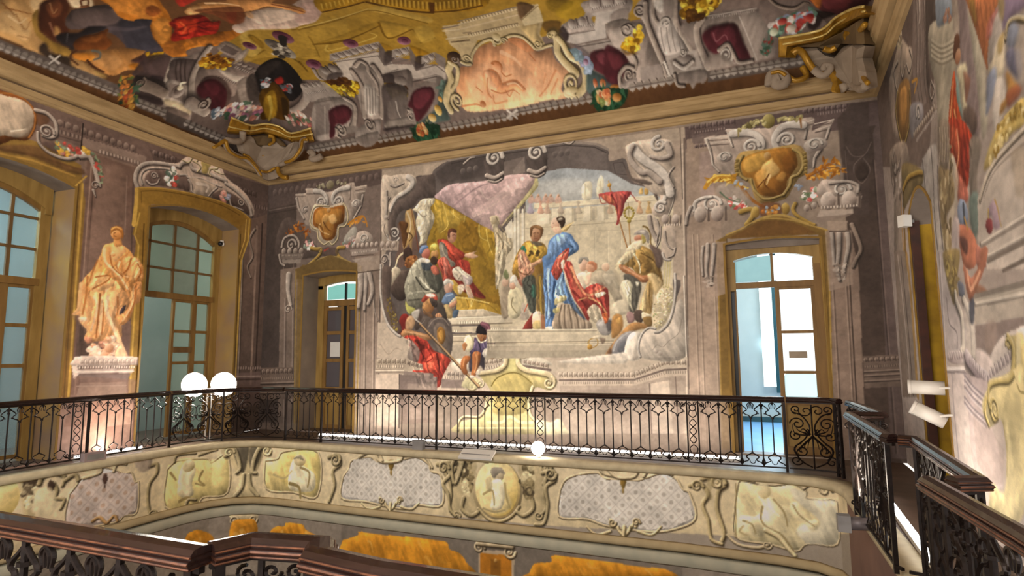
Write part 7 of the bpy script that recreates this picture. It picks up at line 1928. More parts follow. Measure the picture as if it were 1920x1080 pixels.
s|8d7a60 13 13 1.00 0|-1460,2915 44,4
s|d4c298 12.7 12.7 1.00 0|-1436,2947 313,2
s|6d5a42 12.9 12.9 1.00 0|-1561,2956 114,13
s|cdb98e 12.8 12.8 1.00 0|-1562,2970 115,13
s|d8c6a0 13.1 13.1 1.00 0|-1581,2928 135,13
n|dent 52.7 7d6a50,b8a480,dccaa4 1|-1440,2836 333,-5
n|dent 45.9 7d6a50,b8a480,dccaa4 1|-1431,2937 305,4
F|5d4630 6 0.90|-1077,2799 42,-2 42,47 -10,27 -90,48
f|d4c29a 0 0.90|-1090,2912 123,-76 -10,123 -113,1
s|8d7a58 9.4 9.4 1.00 0|-1093,2919 121,-69
F|503a22 10.8 0.70|-976,2963 49,-1 45,23 -27,49 -64,-8 -22,-42
F|7d6420 7.7 0.80|-911,2824 124,40 -21,50 -107,-10
F|a88a20 7.3 0.50|-787,2864 72,21 -28,103 -122,-18 -25,-52
F|d99a6c 0 1 e3ac82 -4240,9033,-3671,10088|-1590,3120 83,2 39,-52 61,-45 86,-13 14,28 41,-4 50,-27 60,7 56,54 33,46 83,-1 9,65 54,49 18,22 -53,30 -27,43 22,34 -152,-1 -209,8 -320,-23 -7,-76 -19,-35
F|e8b48c 29 0.50|-1569,3192 148,-78 146,37 112,51 29,102 -213,21 -215,-28
F|d08a5c 14.6 0.60|-1219,3015 92,26 40,61 -41,9 -67,-60
S|c8824f 11.9 9.3 0.81 0|-1219,3015 80,23 45,68
S|f0c49c 39.2 20.9 0.68 4.9|-1285,3081 60,46 29,43
S|b87044 11.3 7.5 0.81 0|-1120,3123 23,42
S|c88458 16.6 9.5 0.68 0|-990,3228 -75,66 -66,38
S|c88458 14.4 7.2 0.54 0|-1058,3238 -27,39
S|c88458 14.1 7 0.68 0|-992,3271 -66,61
F|d8966a 0 1|-1445,3167 33,-11 42,12 19,36 11,38 83,-4 48,51 -36,5 -40,-20 -47,14 -94,-8 -9,-26 -25,7 10,41 -18,-22 0,-62
F|eab68e 7.1 0.80|-1441,3173 30,-6 0,49 22,44 -48,14 -14,-33
b|a86438,d8966a,f0bc92 84.3 91.3 1|-1342,3151
S|a8683c 13 7.8 0.94 0|-1363,3136 -10,-7 30,-6 28,27 -13,31
S|bb7a50 11.6 9.1 1.00 0|-1400,3158 38,23 11,54 -17,8
S|bb7a50 12.5 7.5 1.00 0|-1340,3242 83,-4 48,51
S|f4caa0 12.4 7.4 0.94 0|-1316,3250 53,3 34,34
S|bb7a50 11.3 8.8 1.00 0|-1433,3264 60,23 86,-8
S|c08054 10.3 6.4 1.00 0|-1433,3202 -27,59 14,41
S|c08054 12.9 6.4 0.94 0|-1526,3236 29,30
S|b06c40 10.1 7.6 0.94 0|-1330,3186 17,24 42,-4
S|c08054 11.1 7.4 0.81 0|-1341,3277 15,31 37,-24 32,23
b|a8643a,d08c5c,e8b488 61.9 51.8 1|-1520,3322
S|c08054 15.4 10.3 0.81 0|-1673,3314 102,2 37,14
S|c88858 12.5 7.5 0.68 0|-1432,3294 -1,34 86,-3
T|83714a,cdb98c,efe2bb 24 27.7|-1497,3101 28,-44 71,-49 72,-14 17,20 -2,19
T|83714a,cdb98c,efe2bb 27.6 23.9|-1288,3025 46,-15 55,-10 55,21 37,50 26,34 70,-4 26,0
v|83714a,cdb98c,efe2bb 81.7 1.3 0.00 1 18.6|-1286,3006
v|83714a,cdb98c,efe2bb 62.3 1.3 0.00 -1 16.5|-1247,3021
v|83714a,cdb98c,efe2bb 69.5 1.3 0.00 1 15.6|-1053,3079
v|83714a,cdb98c,efe2bb 74.8 1.3 0.00 -1 16.8|-1520,3078
b|83714a,cdb98c,efe2bb 72.3 78.7 1|-1278,2988
T|83714a,cdb98c,efe2bb 52.1 69.4|-967,3045 26,-6 5,41 -14,63 21,50 32,39 23,28
T|83714a,cdb98c,efe2bb 47.8 59.8|-927,3070 19,37 22,68 51,38 16,50 -17,61 -67,32 -53,-16
v|83714a,cdb98c,efe2bb 146.1 1.6 1.60 1 31.8|-912,3301
v|6d5c30,b8a468,efe2bb 52 1.2 0.00 1 7.8|-968,3048
b|83714a,cdb98c,efe2bb 130.9 54.3 1|-927,3331
T|83714a,cdb98c,efe2bb 62.6 62.6|-1618,3078 -49,40 -9,57 -59,58 -33,48 8,42
T|83714a,cdb98c,efe2bb 38.1 32.4|-1637,3074 34,43 -44,74 -49,36 -6,42
v|83714a,cdb98c,efe2bb 132.4 1.5 2.00 1 30.4|-1689,3286
b|2e2018,4d3826,6d5438 135.4 110.1 1|-1593,3051
v|5c4f4a,a8998c,dccfc0 76.1 1.2 0.00 1 11.4|-1596,3063
T|83714a,cdb98c,efe2bb 28.1 28.1|-1560,3089 26,17 26,4
F|9c9088 0 1|-874,2999 134,-23 11,-81 239,28 -20,101 -183,-30 -7,50 -22,18 -157,-10
n|egg 164 5a4e4a,9d9188,d4cac0 1|-854,3010 122,1
n|egg 171.8 5a4e4a,9d9188,d4cac0 1|-707,2918 205,14
n|dent 33.7 5a4e4a,94887f,c6bcb2 1|-831,3033 132,6
n|dent 33.9 5a4e4a,94887f,c6bcb2 1|-699,2952 191,9
f|c9beb4 0 1|-858,3062 147,2 29,-68 -19,-16 200,1 -14,70 -124,1 -11,72 -183,-3 -49,-19
F|8d8078 5 0.80|-609,3019 41,-31 66,-2 -13,65 -78,-1
s|7a6e66 6.8 6.8 1.00 0|-865,3066 158,4
s|857970 7.4 7.4 1.00 0|-639,3052 -12,74 -178,1
F|352b2b 5.2 0.85|-909,3034 31,-23 20,51 -24,40 -19,-38
f|a3978e 0 1|-829,3127 205,7 72,94 -8,36 -209,-70 -61,-41
s|5d524c 7.4 7.4 1.00 0|-826,3138 194,5
F|75686a 3.3 0.70|-849,3134 31,-4 52,54 -20,27 -41,-27
F|8d8178 0 1|-639,3052 131,5 -28,136 -54,-4 -38,-36
b|5a4e4a,8d8178,b8ada2 249.1 134.7 1|-541,3119
b|4d423e,85796f,a89c92 132.6 66.5 1|-544,3108
F|4d2228 3.2 0.95|-766,3184 50,-11 70,7 73,36 15,39 -17,24 -61,58 -63,-39 -62,-45
F|7d4048 12.7 0.60|-732,3190 82,4 51,36 -43,31 -67,-20
S|9a6068 9.1 5.7 0.54 0|-688,3207 16,31 36,-4
F|4a5c5a 3.3 0.90|-891,3132 26,15 50,39 41,69 85,53 74,44 -175,9 -39,-18 16,-79 -29,-72
d|7d8ca0,98a8bc,a8a8c8,6d8088 34 59.5 121 0|-875,3140 53,25 53,72 -32,28 -32,-62
b|6d4048,a08098,d0b8cc 46.3 49 1|-800,3218
b|8a3a20,c87850,e8b898 39.9 63.9 1|-769,3320
b|8a4a28,c88050,e8b890 54.1 55.2 1|-724,3325
b|8a5a20,c88848,e8b880 93.3 53.6 1|-658,3355
F|24482f 0 1|-809,3363 61,-19 143,18 22,11 -29,46 -74,24 -96,-18
d|2a5236,3d6a4a,1f3c28 50 61.6 122 1|-809,3363 215,4 -20,60 -169,2
d|c8a060,d88858,e8c898,b8603c,8d9a58 30 55.1 123 0|-764,3360 60,7 9,39 -57,2 -19,-24
b|8a5a20,c88848,e8c080 83.2 54.7 1|-655,3394
F|a3968d 0 1|-463,3003 61,-49 174,28 -20,165 61,110 51,87 -171,12 -40,6 -22,-14 -31,-143 -34,-114
v|5c4f4a,a8998c,dccfc0 111.1 1.7 0.00 1 24.5|-445,3019
T|5c4f4a,a8998c,dccfc0 38.1 49.3|-408,2985 -10,102 27,113 26,78 12,72
T|5c4f4a,a8998c,dccfc0 33.4 28.9|-363,2980 -14,87 40,77
T|5c4f4a,a8998c,dccfc0 54.4 43.5|-257,2990 -9,127 41,85 49,92
F|cfc4ba 6.4 0.85|-369,3111 40,-20 35,14 40,92 8,51 -93,10 -28,-67
F|e3dacf 6.7 0.80|-362,2972 49,12 -18,71 -32,-29
F|7d7169 8.8 0.70|-313,2984 48,12 -12,92 -40,-23
S|7d7169 7.6 6.1 0.81 0|-349,3129 -2,58 7,52
S|7d7169 7.6 6.1 0.81 0|-320,3134 -1,58 7,52
S|7d7169 7.5 6 0.81 0|-291,3139 -1,58 8,51
S|7d7169 7.5 6 0.81 0|-262,3145 0,57 8,51
v|8b8078,c2b8ac,e6ddd2 84.3 1.2 3.00 1 19|-316,3108
f|b3a79d 0 1|-347,3263 175,-7 22,81 -172,17
f|857970 0 0.70|-326,3278 130,-8 17,52 -125,17
b|5a4e4a,a3978d,d8cec4 159.1 86.4 1|-248,3295
T|6d605a,b8ada2,ece4da 30 24|-298,3294 46,29 53,-21
v|8b8078,c2b8ac,e6ddd2 52 1.3 0.00 1 12|-247,3257
F|8d8077 0 1|-313,3344 177,0 -5,49 -46,-1 -26,19 -20,-24 -63,-2
T|5c4f4a,a8998c,dccfc0 25.7 19.8|-305,3345 9,40 38,10
f|e0d6ca 0 1|-370,3284 20,-4 24,71 -20,0
f|6d625b 0 1|-367,3290 8,-2 19,55 -9,2
F|97897f 0 1|-631,3073 184,9 17,72 32,83 29,111 -162,2 -62,-19 58,-41
v|5c4f4a,a8998c,dccfc0 152.8 1.4 0.00 1 24|-521,3106
F|b5a89d 4.5 0.70|-620,3091 140,5 -12,60 -116,21 -15,-37
v|5c4f4a,a8998c,dccfc0 122.7 1.3 0.00 1 19.7|-536,3103
T|5c4f4a,a8998c,dccfc0 25.5 31.8|-534,3209 22,48 -15,34
f|a0938a 0 0.90|-495,3290 120,-1 6,59 -129,1
d|b88c1c,d8ac2c,7d5814,e8c848 60 51.7 131 0|-577,3182 57,-44 64,-51 -3,82 -37,46 -62,-10
F|5d3e14 4.3 0.70|-586,3187 36,19 61,16 -65,3
F|4d2228 4.4 0.90|-670,3166 61,17 46,47 0,38 -44,49 -39,25 -58,-38
F|75383e 13 0.60|-661,3195 62,17 14,46 -62,17
T|5c4f4a,a8998c,dccfc0 31.2 27|-623,3351 7,-47 44,-31 38,11
v|5c4f4a,a8998c,dccfc0 95.6 1.5 0.00 1 20.8|-564,3311
F|9d9087 0 1|-612,3340 86,-12 -6,28 -69,9
F|8d8077 2.1 0.90|-248,3147 134,-33 261,18 59,105 20,101 -99,8 -115,1 -133,-1 -52,-75
s|b0a49a 8.1 8.1 1.00 0|-114,3120 254,11
n|dent 31.5 5a4e4a,8d8077,b8ada2 1|-101,3129 234,13
T|5c4f4a,a8998c,dccfc0 50.7 50.7|-129,3124 -33,39 1,62 23,63 18,47
F|5d504a 4 0.90|-127,3175 66,-13 84,9 39,54 30,117 -79,-11 -100,-36 -46,-54
F|4a2026 4 0.95|-136,3199 60,-27 85,2 34,19 24,68 39,77 -79,-5 -39,-61 -60,19 -48,-36
F|70343c 11.9 0.70|-92,3194 100,-7 25,45 -16,44 -71,-17
S|9c686c 8.6 5.7 0.81 0|-79,3202 12,38 45,-22 18,38
F|9a8d83 3.9 0.60|59,3147 88,4 53,85 -51,103 -21,2
s|c0b5ab 6.8 6.8 1.00 0|55,3152 80,190
v|8b8078,c2b8ac,e6ddd2 114.2 1.7 0.00 1 24.8|-21,3301
T|5c4f4a,a8998c,dccfc0 28.9 21.2|-56,3277 45,-17 26,38 27,42 71,4
F|8f8278 3.9 0.90|-132,3300 89,-4 55,51 -133,-1
d|b88c1c,d8ac2c,7d5814,e8c848,5d3e14 90 64.6 133 0|-222,2999 171,25 11,44 -59,35 -58,15 -70,-20
d|5d3e14,4d300c 24 59.1 134 0|-229,3056 75,36 40,22 -87,9
F|6d5f58 7.7 0.80|147,3132 53,-52 207,-43 44,88 -38,134 -146,21 -54,-30
T|463a35,857568,b3a292 19.3 19.3|194,3091 46,47 79,27 62,-25
F|4d2a2c 0 1|380,3061 195,-227 7,113 -54,149 -73,66 -51,-30
F|c87830 10.2 0.80|374,3065 54,-48 2,131 -26,-16
F|7d3a3e 19.4 0.70|439,3018 95,-114 -14,135 -69,86
F|2e2522 7.1 0.90|410,3193 87,-69 -58,134 -52,-3
d|5d7a6a,46604c,a03830,d8ccc4,8890a8,b84c3c,e0d8d0,6d8a78 80 55.6 135 0|200,3248 13,-32 54,-20 92,5 43,-26 16,47 -58,29 -79,9
d|5d7a6a,a03830,46604c 26 44.1 136 1|156,3329 16,-52 55,-14 -21,35 -15,36
b|8a7868,d0c4b4,f0e8dc 72.9 49.9 1|307,3245
b|6a2420,a83c34,d07060 67.3 47.2 1|392,3215
b|6a2420,a8443c,d07868 68.9 44.6 1|264,3210
b|7d8068,c8ccb0,e8ecd4 61.7 50.4 1|223,3246
f|6b5f58 0 1|-3347,1565 13,640 -47,30 -3,-648
n|leaf 99.2 5f544d,94897e,b8ada2 1|-3368,1586 -3,607
f|6b5f58 0 1|-3353,2285 -2,202 -41,28 3,-208
n|leaf 107.5 5f544d,94897e,b8ada2 1|-3374,2302 -1,202
f|5d524c 0 1|-3364,2495 -8,545 -52,42 15,-556
n|leaf 115.2 4d4440,8a8078,c0b6ac 1|-3380,2635 -12,377
f|6b5f58 0 1|-3004,3368 510,-4 -29,41 -516,6
n|leaf 139.2 5f544d,94897e,b8ada2 1|-3001,3395 431,-3
n|leaf 129.7 5f544d,94897e,b8ada2 1|-2400,3401 295,-2
n|leaf 127.8 5f544d,94897e,b8ada2 1|-1875,3397 537,0
n|leaf 127.1 5f544d,94897e,b8ada2 1|-1333,3385 527,-3
n|leaf 123.8 5f544d,94897e,b8ada2 1|-579,3364 262,-1
f|6b5f58 0 1|-129,3355 506,-1 6,44 -511,-3
n|leaf 112.3 5f544d,94897e,b8ada2 1|-117,3371 489,2
s|d0c6ba 17.8 17.8 1.00 0|-1368,3369 52,40
s|d0c6ba 17.7 17.7 1.00 0|-1381,3402 78,-25
s|d0c6ba 13 13 1.00 0|-3334,1801 -13,54
s|d0c6ba 13 13 1.00 0|-3360,1818 40,20
F|9d9086 0 1|-2506,3328 197,-23 -82,97 -95,17 -82,-30
v|5c4f4a,a8998c,dccfc0 114.6 1.4 0.00 1 26|-2408,3319
F|857970 0 1|-2557,3374 193,-13 -54,54 -84,13 -59,-22
d|2f4a36,46604a,6b7a3c,a85c2c,c88838 50 53.2 141 1|-3324,2135 54,70 -101,105 -58,19 -2,-97
d|c87838,a84c2c,d8a048 16 46.2 142 0|-3315,2160 -10,87 -84,66 19,-64
o|putti|0|-3176,1405 496,503 -285,320 -278,123 -134,-223 -22,-597
o|redfig|0|-2746,1973 862,357 -238,164 -489,-24 -427,-183 69,-124
o|urn|0|-2949,2794 91,-35 137,-7 22,76 -32,178 -69,63 -144,40 -128,109 -143,-80 145,-183
h|180.2 0.25|-2952,2208 213,98 -199,-144 60,0 126,66 40,77 -104,69 -171,-80
h|463.2 0.12|-2937,1925 -53,447 -3,-553 155,154 -73,181 -50,133 206,111 -119,77 -226,-115 16,-129 110,-147
"""
PF = """
f|bfae8a 0 1|1057,195 6022,144 -128,-383 -5843,-400
f|c6b593 0 1 b8a783 9181,-67,9225,-1222|1070,28 571,5 743,-39 841,8 1302,-17 776,-4 606,15 176,-158 -388,-116 -456,-33 -718,-32 -1287,-12 -642,-14 -194,-7 -731,12 -572,61
f|7d7266 0 1 85796c 9232,-1412,9268,-2347|1106,-421 567,1 729,-17 837,-2 1283,15 765,9 757,68 -92,-476 -4805,-110
F|b7b0a8 0 1|3244,-182 38,45 25,54 130,28 51,-28 76,-5 86,26 109,26 83,-35 12,-39 69,-25 7,-155 -156,-13 -35,-23 -84,-8 -136,8 -114,11 -170,6
T|7a6648,c4b18a,ead9b4 17.8 17.8|3244,-182 38,45 25,54 130,28 51,-28 76,-5 86,26 109,26 83,-35 12,-39 69,-25 7,-155 -156,-13 -35,-23 -84,-8 -136,8 -114,11 -170,6 9,127
z|205 205 b9b2a8 a39a8e 958c80|3251,-187 38,50 31,60 117,17 64,-27 149,19 109,24 77,-32 18,-39 60,-25 8,-146 -148,-10 -119,-28 -251,19 -156,8
F|bdb5ab 0 1|4628,-159 30,56 68,32 104,16 36,-24 108,-1 71,5 106,41 67,-21 31,-48 33,-22 20,-113 -110,-61 -120,-20 -194,6 -110,24 -147,0
T|7a6648,c4b18a,ead9b4 15.4 15.4|4628,-159 30,56 68,32 104,16 36,-24 108,-1 71,5 106,41 67,-21 31,-48 33,-22 20,-113 -110,-61 -120,-20 -194,6 -110,24 -147,0 7,130
z|205 205 bdb6ac a59c92 968d82|4634,-160 32,53 65,32 98,13 46,-25 170,5 106,40 58,-18 40,-51 24,-19 19,-105 -100,-56 -119,-20 -195,6 -100,26 -147,-3
F|6b5424 0 1|3571,-67 35,2 3,-31 -19,-31 -21,29
F|7d6430 0 1|3581,-128 17,1 -8,-31
F|6b5424 0 1|4949,-73 25,1 1,-26 -15,-27 -14,25
F|7d6430 0 1|4953,-125 13,1 -7,-27
T|83714a,cdb98c,efe2bb 23.4 20|3575,-341 -38,37 -25,18 13,-29
v|5a4a30,b09c74,e3d2ac 60.8 1.3 0.00 -1 16.9|3522,-297
T|83714a,cdb98c,efe2bb 20 13.3|3588,-350 -25,18 -8,19
T|83714a,cdb98c,efe2bb 20.2 13.5|3513,-336 -75,-21 -52,30
T|83714a,cdb98c,efe2bb 23.3 20|3600,-339 36,43 24,23 -12,-31
v|5a4a30,b09c74,e3d2ac 59.5 1.3 0.00 1 16.5|3650,-286
T|83714a,cdb98c,efe2bb 20 13.3|3588,-350 24,22 7,21
T|83714a,cdb98c,efe2bb 19.8 13.2|3661,-323 72,-8 47,38
T|83714a,cdb98c,efe2bb 26.7 13.4|3587,-310 -4,-70
T|83714a,cdb98c,efe2bb 23.8 20.4|4946,-342 -33,42 -23,20 11,-33
v|5a4a30,b09c74,e3d2ac 61.9 1.3 0.00 -1 17.2|4899,-293
T|83714a,cdb98c,efe2bb 20.3 13.6|4958,-351 -23,19 -6,22
T|83714a,cdb98c,efe2bb 20.6 13.8|4888,-336 -71,-23 -48,33
T|83714a,cdb98c,efe2bb 23.7 20.3|4969,-339 36,48 24,24 -13,-34
v|5a4a30,b09c74,e3d2ac 60.6 1.3 0.00 1 16.8|5019,-281
T|83714a,cdb98c,efe2bb 20.3 13.6|4958,-351 23,24 8,23
T|83714a,cdb98c,efe2bb 20.1 13.4|5027,-322 67,-9 46,42
T|83714a,cdb98c,efe2bb 27.2 13.6|4959,-307 -7,-78
T|6a5a40,bba985,e6d6b0 27.6 20.7|3474,-11 27,-60 75,-6 74,15 24,31 60,19
T|6a5a40,bba985,e6d6b0 28.1 21|3359,-59 77,36 64,-7 26,-40
T|6a5a40,bba985,e6d6b0 26.6 20|3686,-30 96,16 48,-28 35,-47
T|6a5a40,bba985,e6d6b0 21.8 16.3|4831,-11 26,-42 55,-14
T|6a5a40,bba985,e6d6b0 21.5 16.2|4885,-34 36,-33 45,-5 53,12 37,46 95,-3
T|6a5a40,bba985,e6d6b0 20.8 15.6|5064,-57 36,37 102,-19
o|oval|1|4135,-197 27,117 81,62 53,-6 73,-43 35,-109 -27,-113 -93,-55 -95,38
F|a39168 6.3 0.60|3968,-63 101,45 77,-25 -11,-154 54,-127 -43,-23 -87,49 -67,-44 -23,133
F|9a8860 5.9 0.50|4400,-28 92,15 109,-39 -51,-113 8,-90 -50,-94 -110,44 11,129
b|4d4230,8a7a58,b8a680 444.3 501.2 0.8|4269,-186
b|8a7448,d2b878,efdca8 399.7 456.3 1|4272,-177
b|b89c50,d8c080,e8d49c 355.3 416.8 1|4272,-179
F|e0cc94 12.1 0.70|4211,-96 53,41 53,-25 10,-102 30,-72 -62,-52 -106,10 -22,64 22,77
b|7a6c54,b8a888,e0d4b4 108 113.2 1|4275,-101
F|8a8070 0 1|4232,-95 11,29 53,4 21,-36 -32,7 -32,-31
F|d8cca8 0 1|4232,-142 64,14 20,-73 -21,-77 -63,-5 10,76
S|9c8a5c 19.7 13.1 0.94 0|4189,-211 53,23 11,-75
S|9c8a5c 19.4 12.9 0.94 0|4316,-145 10,-74 21,-54
S|8a7c5c 17.5 10.9 0.81 0|4189,-287 64,-13 62,15
F|8f8468 6.1 0.60|4200,-135 32,21 11,-56 -32,-21
T|5a4a30,a8966c,dccaa2 24.2 24.2|4157,-290 64,-50 73,-3 63,34 41,50
S|e0d2ac 21.7 17.4 1.00 0|4189,-362 32,-25
T|4d4230,93835e,d0be94 30.4 24.3|4209,-30 -54,7 -44,-12 -22,-40
T|4d4230,9c8c66,dac8a0 47.1 31.4|4011,-51 -45,-3 -23,-40 23,-38 23,-37
T|4d4230,9c8c66,dac8a0 33.9 30.8|4067,-240 -11,-58 55,-34 43,23
T|4d4230,9c8c66,dac8a0 25.1 22|3978,-151 11,-76 -11,-78 34,-36
v|4d4230,9c8c66,dac8a0 107.2 1.4 0.00 -1 25.2|3977,-82
v|4d4230,9c8c66,dac8a0 74.1 1.3 0.00 1 18.5|4023,-340
d|6b5d40,8f7f5a,c4b48a,4d4230 40 68 150 0|4111,-45 -44,-3 -11,-155 22,-75 44,119
T|4d4230,93835e,d0be94 29.8 23.8|4336,-22 52,12 41,-7 20,-36
T|4d4230,9c8c66,dac8a0 43.2 28.8|4520,-20 40,2 19,-36 -20,-37 -21,-38
T|4d4230,9c8c66,dac8a0 31.7 28.8|4468,-208 9,-54 -51,-41 -40,15
T|4d4230,9c8c66,dac8a0 22.8 20|4549,-110 -11,-74 9,-72 -31,-38
v|4d4230,9c8c66,dac8a0 97.3 1.4 0.00 1 22.9|4550,-46
v|4d4230,9c8c66,dac8a0 68.3 1.3 0.00 -1 17.1|4506,-295
d|6b5d40,8f7f5a,c4b48a,4d4230 40 64.4 152 0|4429,-26 41,3 8,-147 -21,-75 -39,107
T|4d4230,9c8c66,dac8a0 35.2 24.6|3899,-67 58,-7 23,-47 -45,-52 34,-56 12,-76 33,-35
T|4d4230,9c8c66,dac8a0 31.4 22|4013,-31 -22,-50 23,-86 55,129
T|4d4230,9c8c66,dac8a0 31.5 22.1|4531,-75 60,13 9,-45 -50,-40 9,-90 -21,-92 -50,-13
v|4d4230,9c8c66,dac8a0 107.9 1.4 0.00 1 25.4|3940,-85
v|4d4230,9c8c66,dac8a0 102.4 1.4 0.00 -1 22.7|4576,-77
f|6f655a 0 1|3239,-434 1998,0 -4,-89 -1983,-258
F|b0741c 0 1|3243,-578 52,37 70,28 6,21 127,-2 219,8 209,3 45,-14 11,-28 55,-12 44,-42 0,-84 -832,-108
S|9a6014 32.9 7 0.61 4.4|3673,-616 29,-34 23,19
S|c8923a 32 6.8 0.61 4.3|3830,-584 16,-9 45,-57
S|c8923a 33 7.1 0.61 4.4|3641,-668 27,-29 23,-41
S|9a6014 9 6.7 0.61 4.2|3950,-554 22,-33 21,4
S|9a6014 9.5 7.1 0.61 4.4|3617,-676 12,-16 39,-20
S|9a6014 19.3 7.2 0.61 4.5|3484,-717 18,-36 10,-31
S|bd842a 31.5 6.7 0.61 4.2|3918,-579 12,-17 54,-2
S|d0a04c 19.6 7.4 0.61 4.6|3437,-540 20,-9 15,-50
S|c8923a 32.3 6.9 0.61 4.3|3783,-506 18,-32 16,-8
F|b0741c 0 1|4455,-588 30,48 89,19 5,32 110,4 184,0 176,-4 103,4 6,-48 -703,-91
S|9a6014 16.2 6.1 0.61 3.8|4511,-601 15,-18 34,-44
S|c8923a 27.2 5.8 0.61 3.6|4773,-507 12,-16 39,2
S|bd842a 8.1 6.1 0.61 3.8|4487,-598 6,-19 44,6
S|9a6014 14.7 5.5 0.61 3.4|5057,-535 12,-30 26,-4
S|9a6014 8 6 0.61 3.7|4627,-542 12,-27 15,-1
S|bd842a 15.1 5.7 0.61 3.5|4909,-534 21,-27 19,3
S|c8923a 26 5.6 0.61 3.5|4983,-545 14,-6 13,-25
S|d0a04c 14.7 5.5 0.61 3.4|5059,-499 18,-11 20,-25
S|bd842a 15.6 5.9 0.61 3.6|4726,-539 20,-22 15,-1
f|c8b892 0 1|4157,-426 219,4 0,-22 -219,-15
f|a8947a 0 1|4157,-505 214,10 -7,-140 -208,-27
f|b06f1c 0 1|4167,-523 188,8 -6,-122 -182,-24
f|8a5a1c 0 1|4231,-548 57,3 -1,-100 -57,-8
v|5a4a34,b8a582,ead9b6 101.6 1.6 0.00 1 23.9|4162,-495
v|5a4a34,b8a582,ead9b6 104.3 1.6 0.00 -1 23.2|4340,-498
t|5a4a34,b8a582,ead9b6 38.9 38.9|4157,-473 198,4
s|7d6a4a 15 15 1.00 0|4151,-459 230,6
b|6b4420,b08038,d8b068 28.4 32.9 1|4260,-553
T|5a4a34,b8a582,ead9b6 20.7 14.8|4231,-432 26,-16 37,13
F|c0b288 0 1|5502,-56 16,17 69,-10 74,-1 75,16 49,-25 5,-30 63,3 59,13 14,-34 -11,-147 -136,-33 -45,-38 -116,13 -136,14 -1,127
T|7a6648,c4b18a,ead9b4 10.7 10.7|5502,-56 16,17 69,-10 74,-1 75,16 49,-25 5,-30 63,3 59,13 14,-34 -11,-147 -136,-33 -45,-38 -116,13 -136,14 -1,127 21,115
F|b9b3a0 9.1 0.80|5721,-52 64,-15 5,-26 122,16 10,-31 -9,-143 -141,-34 -33,52 45,37 28,-11 25,28 -91,69
F|d4c69c 0 1|5577,-82 32,27 37,-13 5,-46 36,-19 42,-25 -18,-64 61,-66 -66,-27 -27,42 -50,24 -39,-36 -46,3 -44,34 10,49 69,7 25,50
S|8f7d54 13.3 9.9 0.94 0|5651,-114 41,-50 12,-59
S|8f7d54 15.1 10 0.94 0|5604,-150 -10,-56 28,-36 57,-24 47,-68
S|8f7d54 13.6 10.2 0.81 0|5517,-222 37,-12 14,-38
S|e8dcb4 23.4 15 0.81 0|5622,-85 12,-62 35,-35
T|8a784e,cdbd92,efe3bc 34.3 22.9|5614,-251 50,-25 41,-46 21,-23
F|d8caa0 4.5 0.90|5716,-137 30,27 20,-28 19,-43 52,2 -27,-51 -40,32 -28,11
S|8f7d54 13 8.1 0.81 0|5731,-127 26,-43 55,-37
S|a08e64 13.6 10.2 0.81 0|5516,-246 -17,-26 30,-12
b|9c8a5c,cdbd92,e8dcb4 90.8 104.8 0.8|5611,-79
T|5a4a30,a8966c,dccaa2 37 24.7|5343,-45 66,22 38,-38 -34,-35 -11,-83 27,-101 -10,-41
v|5a4a30,a8966c,dccaa2 106.8 1.5 0.00 1 24.3|5411,-60
T|5a4a30,a8966c,dccaa2 30 22.5|5284,-83 50,12 30,-46 -26,-52 21,-63 12,-87 47,-18
v|5a4a30,a8966c,dccaa2 89.2 1.4 0.00 1 19.8|5317,-84
F|8a7a54 4.9 0.60|5368,-35 49,21 -36,-85 7,-32 -25,-3
T|6a5a40,bba985,e6d6b0 16.6 21.4|5444,-294 45,-35 83,-5 53,23
v|6a5a40,bba985,e6d6b0 59.2 1.3 0.00 -1 13.7|5614,-317
v|6a5a40,bba985,e6d6b0 110.2 1.5 0.00 1 21.6|5869,-38
T|6a5a40,bba985,e6d6b0 14.4 12|5464,-27 62,-3 46,-12
T|6a5a40,bba985,e6d6b0 15.6 15.6|5778,-52 45,28 100,-10
s|8a7850 7.1 7.1 1.00 0|5494,-57 -12,-241
F|c8b476 0 1|2006,-117 32,26 45,14 167,-14 35,-28 91,35 11,-235 -147,-10 -40,-57 -191,53
T|7a6648,c4b18a,ead9b4 14.5 14.5|2006,-117 32,26 45,14 167,-14 35,-28 91,35 11,-235 -147,-10 -40,-57 -191,53 -3,216
F|d2c07e 26.4 0.60|2060,-84 179,-17 129,-38 -3,-166 -126,-3 -198,-1
F|cfc29c 0 1|2097,-122 45,25 45,-50 -17,-83 14,-67 -52,-11 -48,31 -4,63
b|8f7d54,c4b48a,e0d4ac 116.5 110.2 1|2143,-119
S|8a784c 28.8 21.6 1.00 0|2098,-322 55,9 56,-53 34,-18
S|8a784c 21.5 14.3 0.94 0|2232,-165 -20,-51 35,-39 -55,21
S|8a784c 23.6 16.5 0.94 0|2030,-142 37,-48
T|4d4230,9c8c66,dac8a0 28.4 19|2135,-362 19,39 43,-9
F|c8b476 0 1|2621,-124 94,15 57,49 275,10 3,-264 -192,6 -216,6
T|7a6648,c4b18a,ead9b4 16.6 16.6|2621,-124 94,15 57,49 275,10 3,-264 -192,6 -216,6 -21,178
F|d2bc6c 30.9 0.60|2773,-77 261,15 1,-221 -193,-5 -123,90
F|d4c8a4 0 1|2835,-123 70,48 32,-64 87,-48 -10,-98 -157,-13 -46,41
b|8f7d54,c4b48a,e0d4ac 147.7 105.4 1|2900,-108
F|8a8068 0 1|2848,-100 57,25 31,-31 -44,8
S|8a784c 24.6 16.4 0.94 0|2909,-152 73,-27 -11,-88
S|8a784c 33.1 24.8 1.00 0|2826,-256 74,-16 17,-64
S|a8986c 23.8 15.8 0.68 0|2691,-211 89,-16 57,49
F|b09f78 3.3 0.90|2385,-40 218,-5 -46,-160 -32,-44 54,-112 -159,4 39,110 -36,69
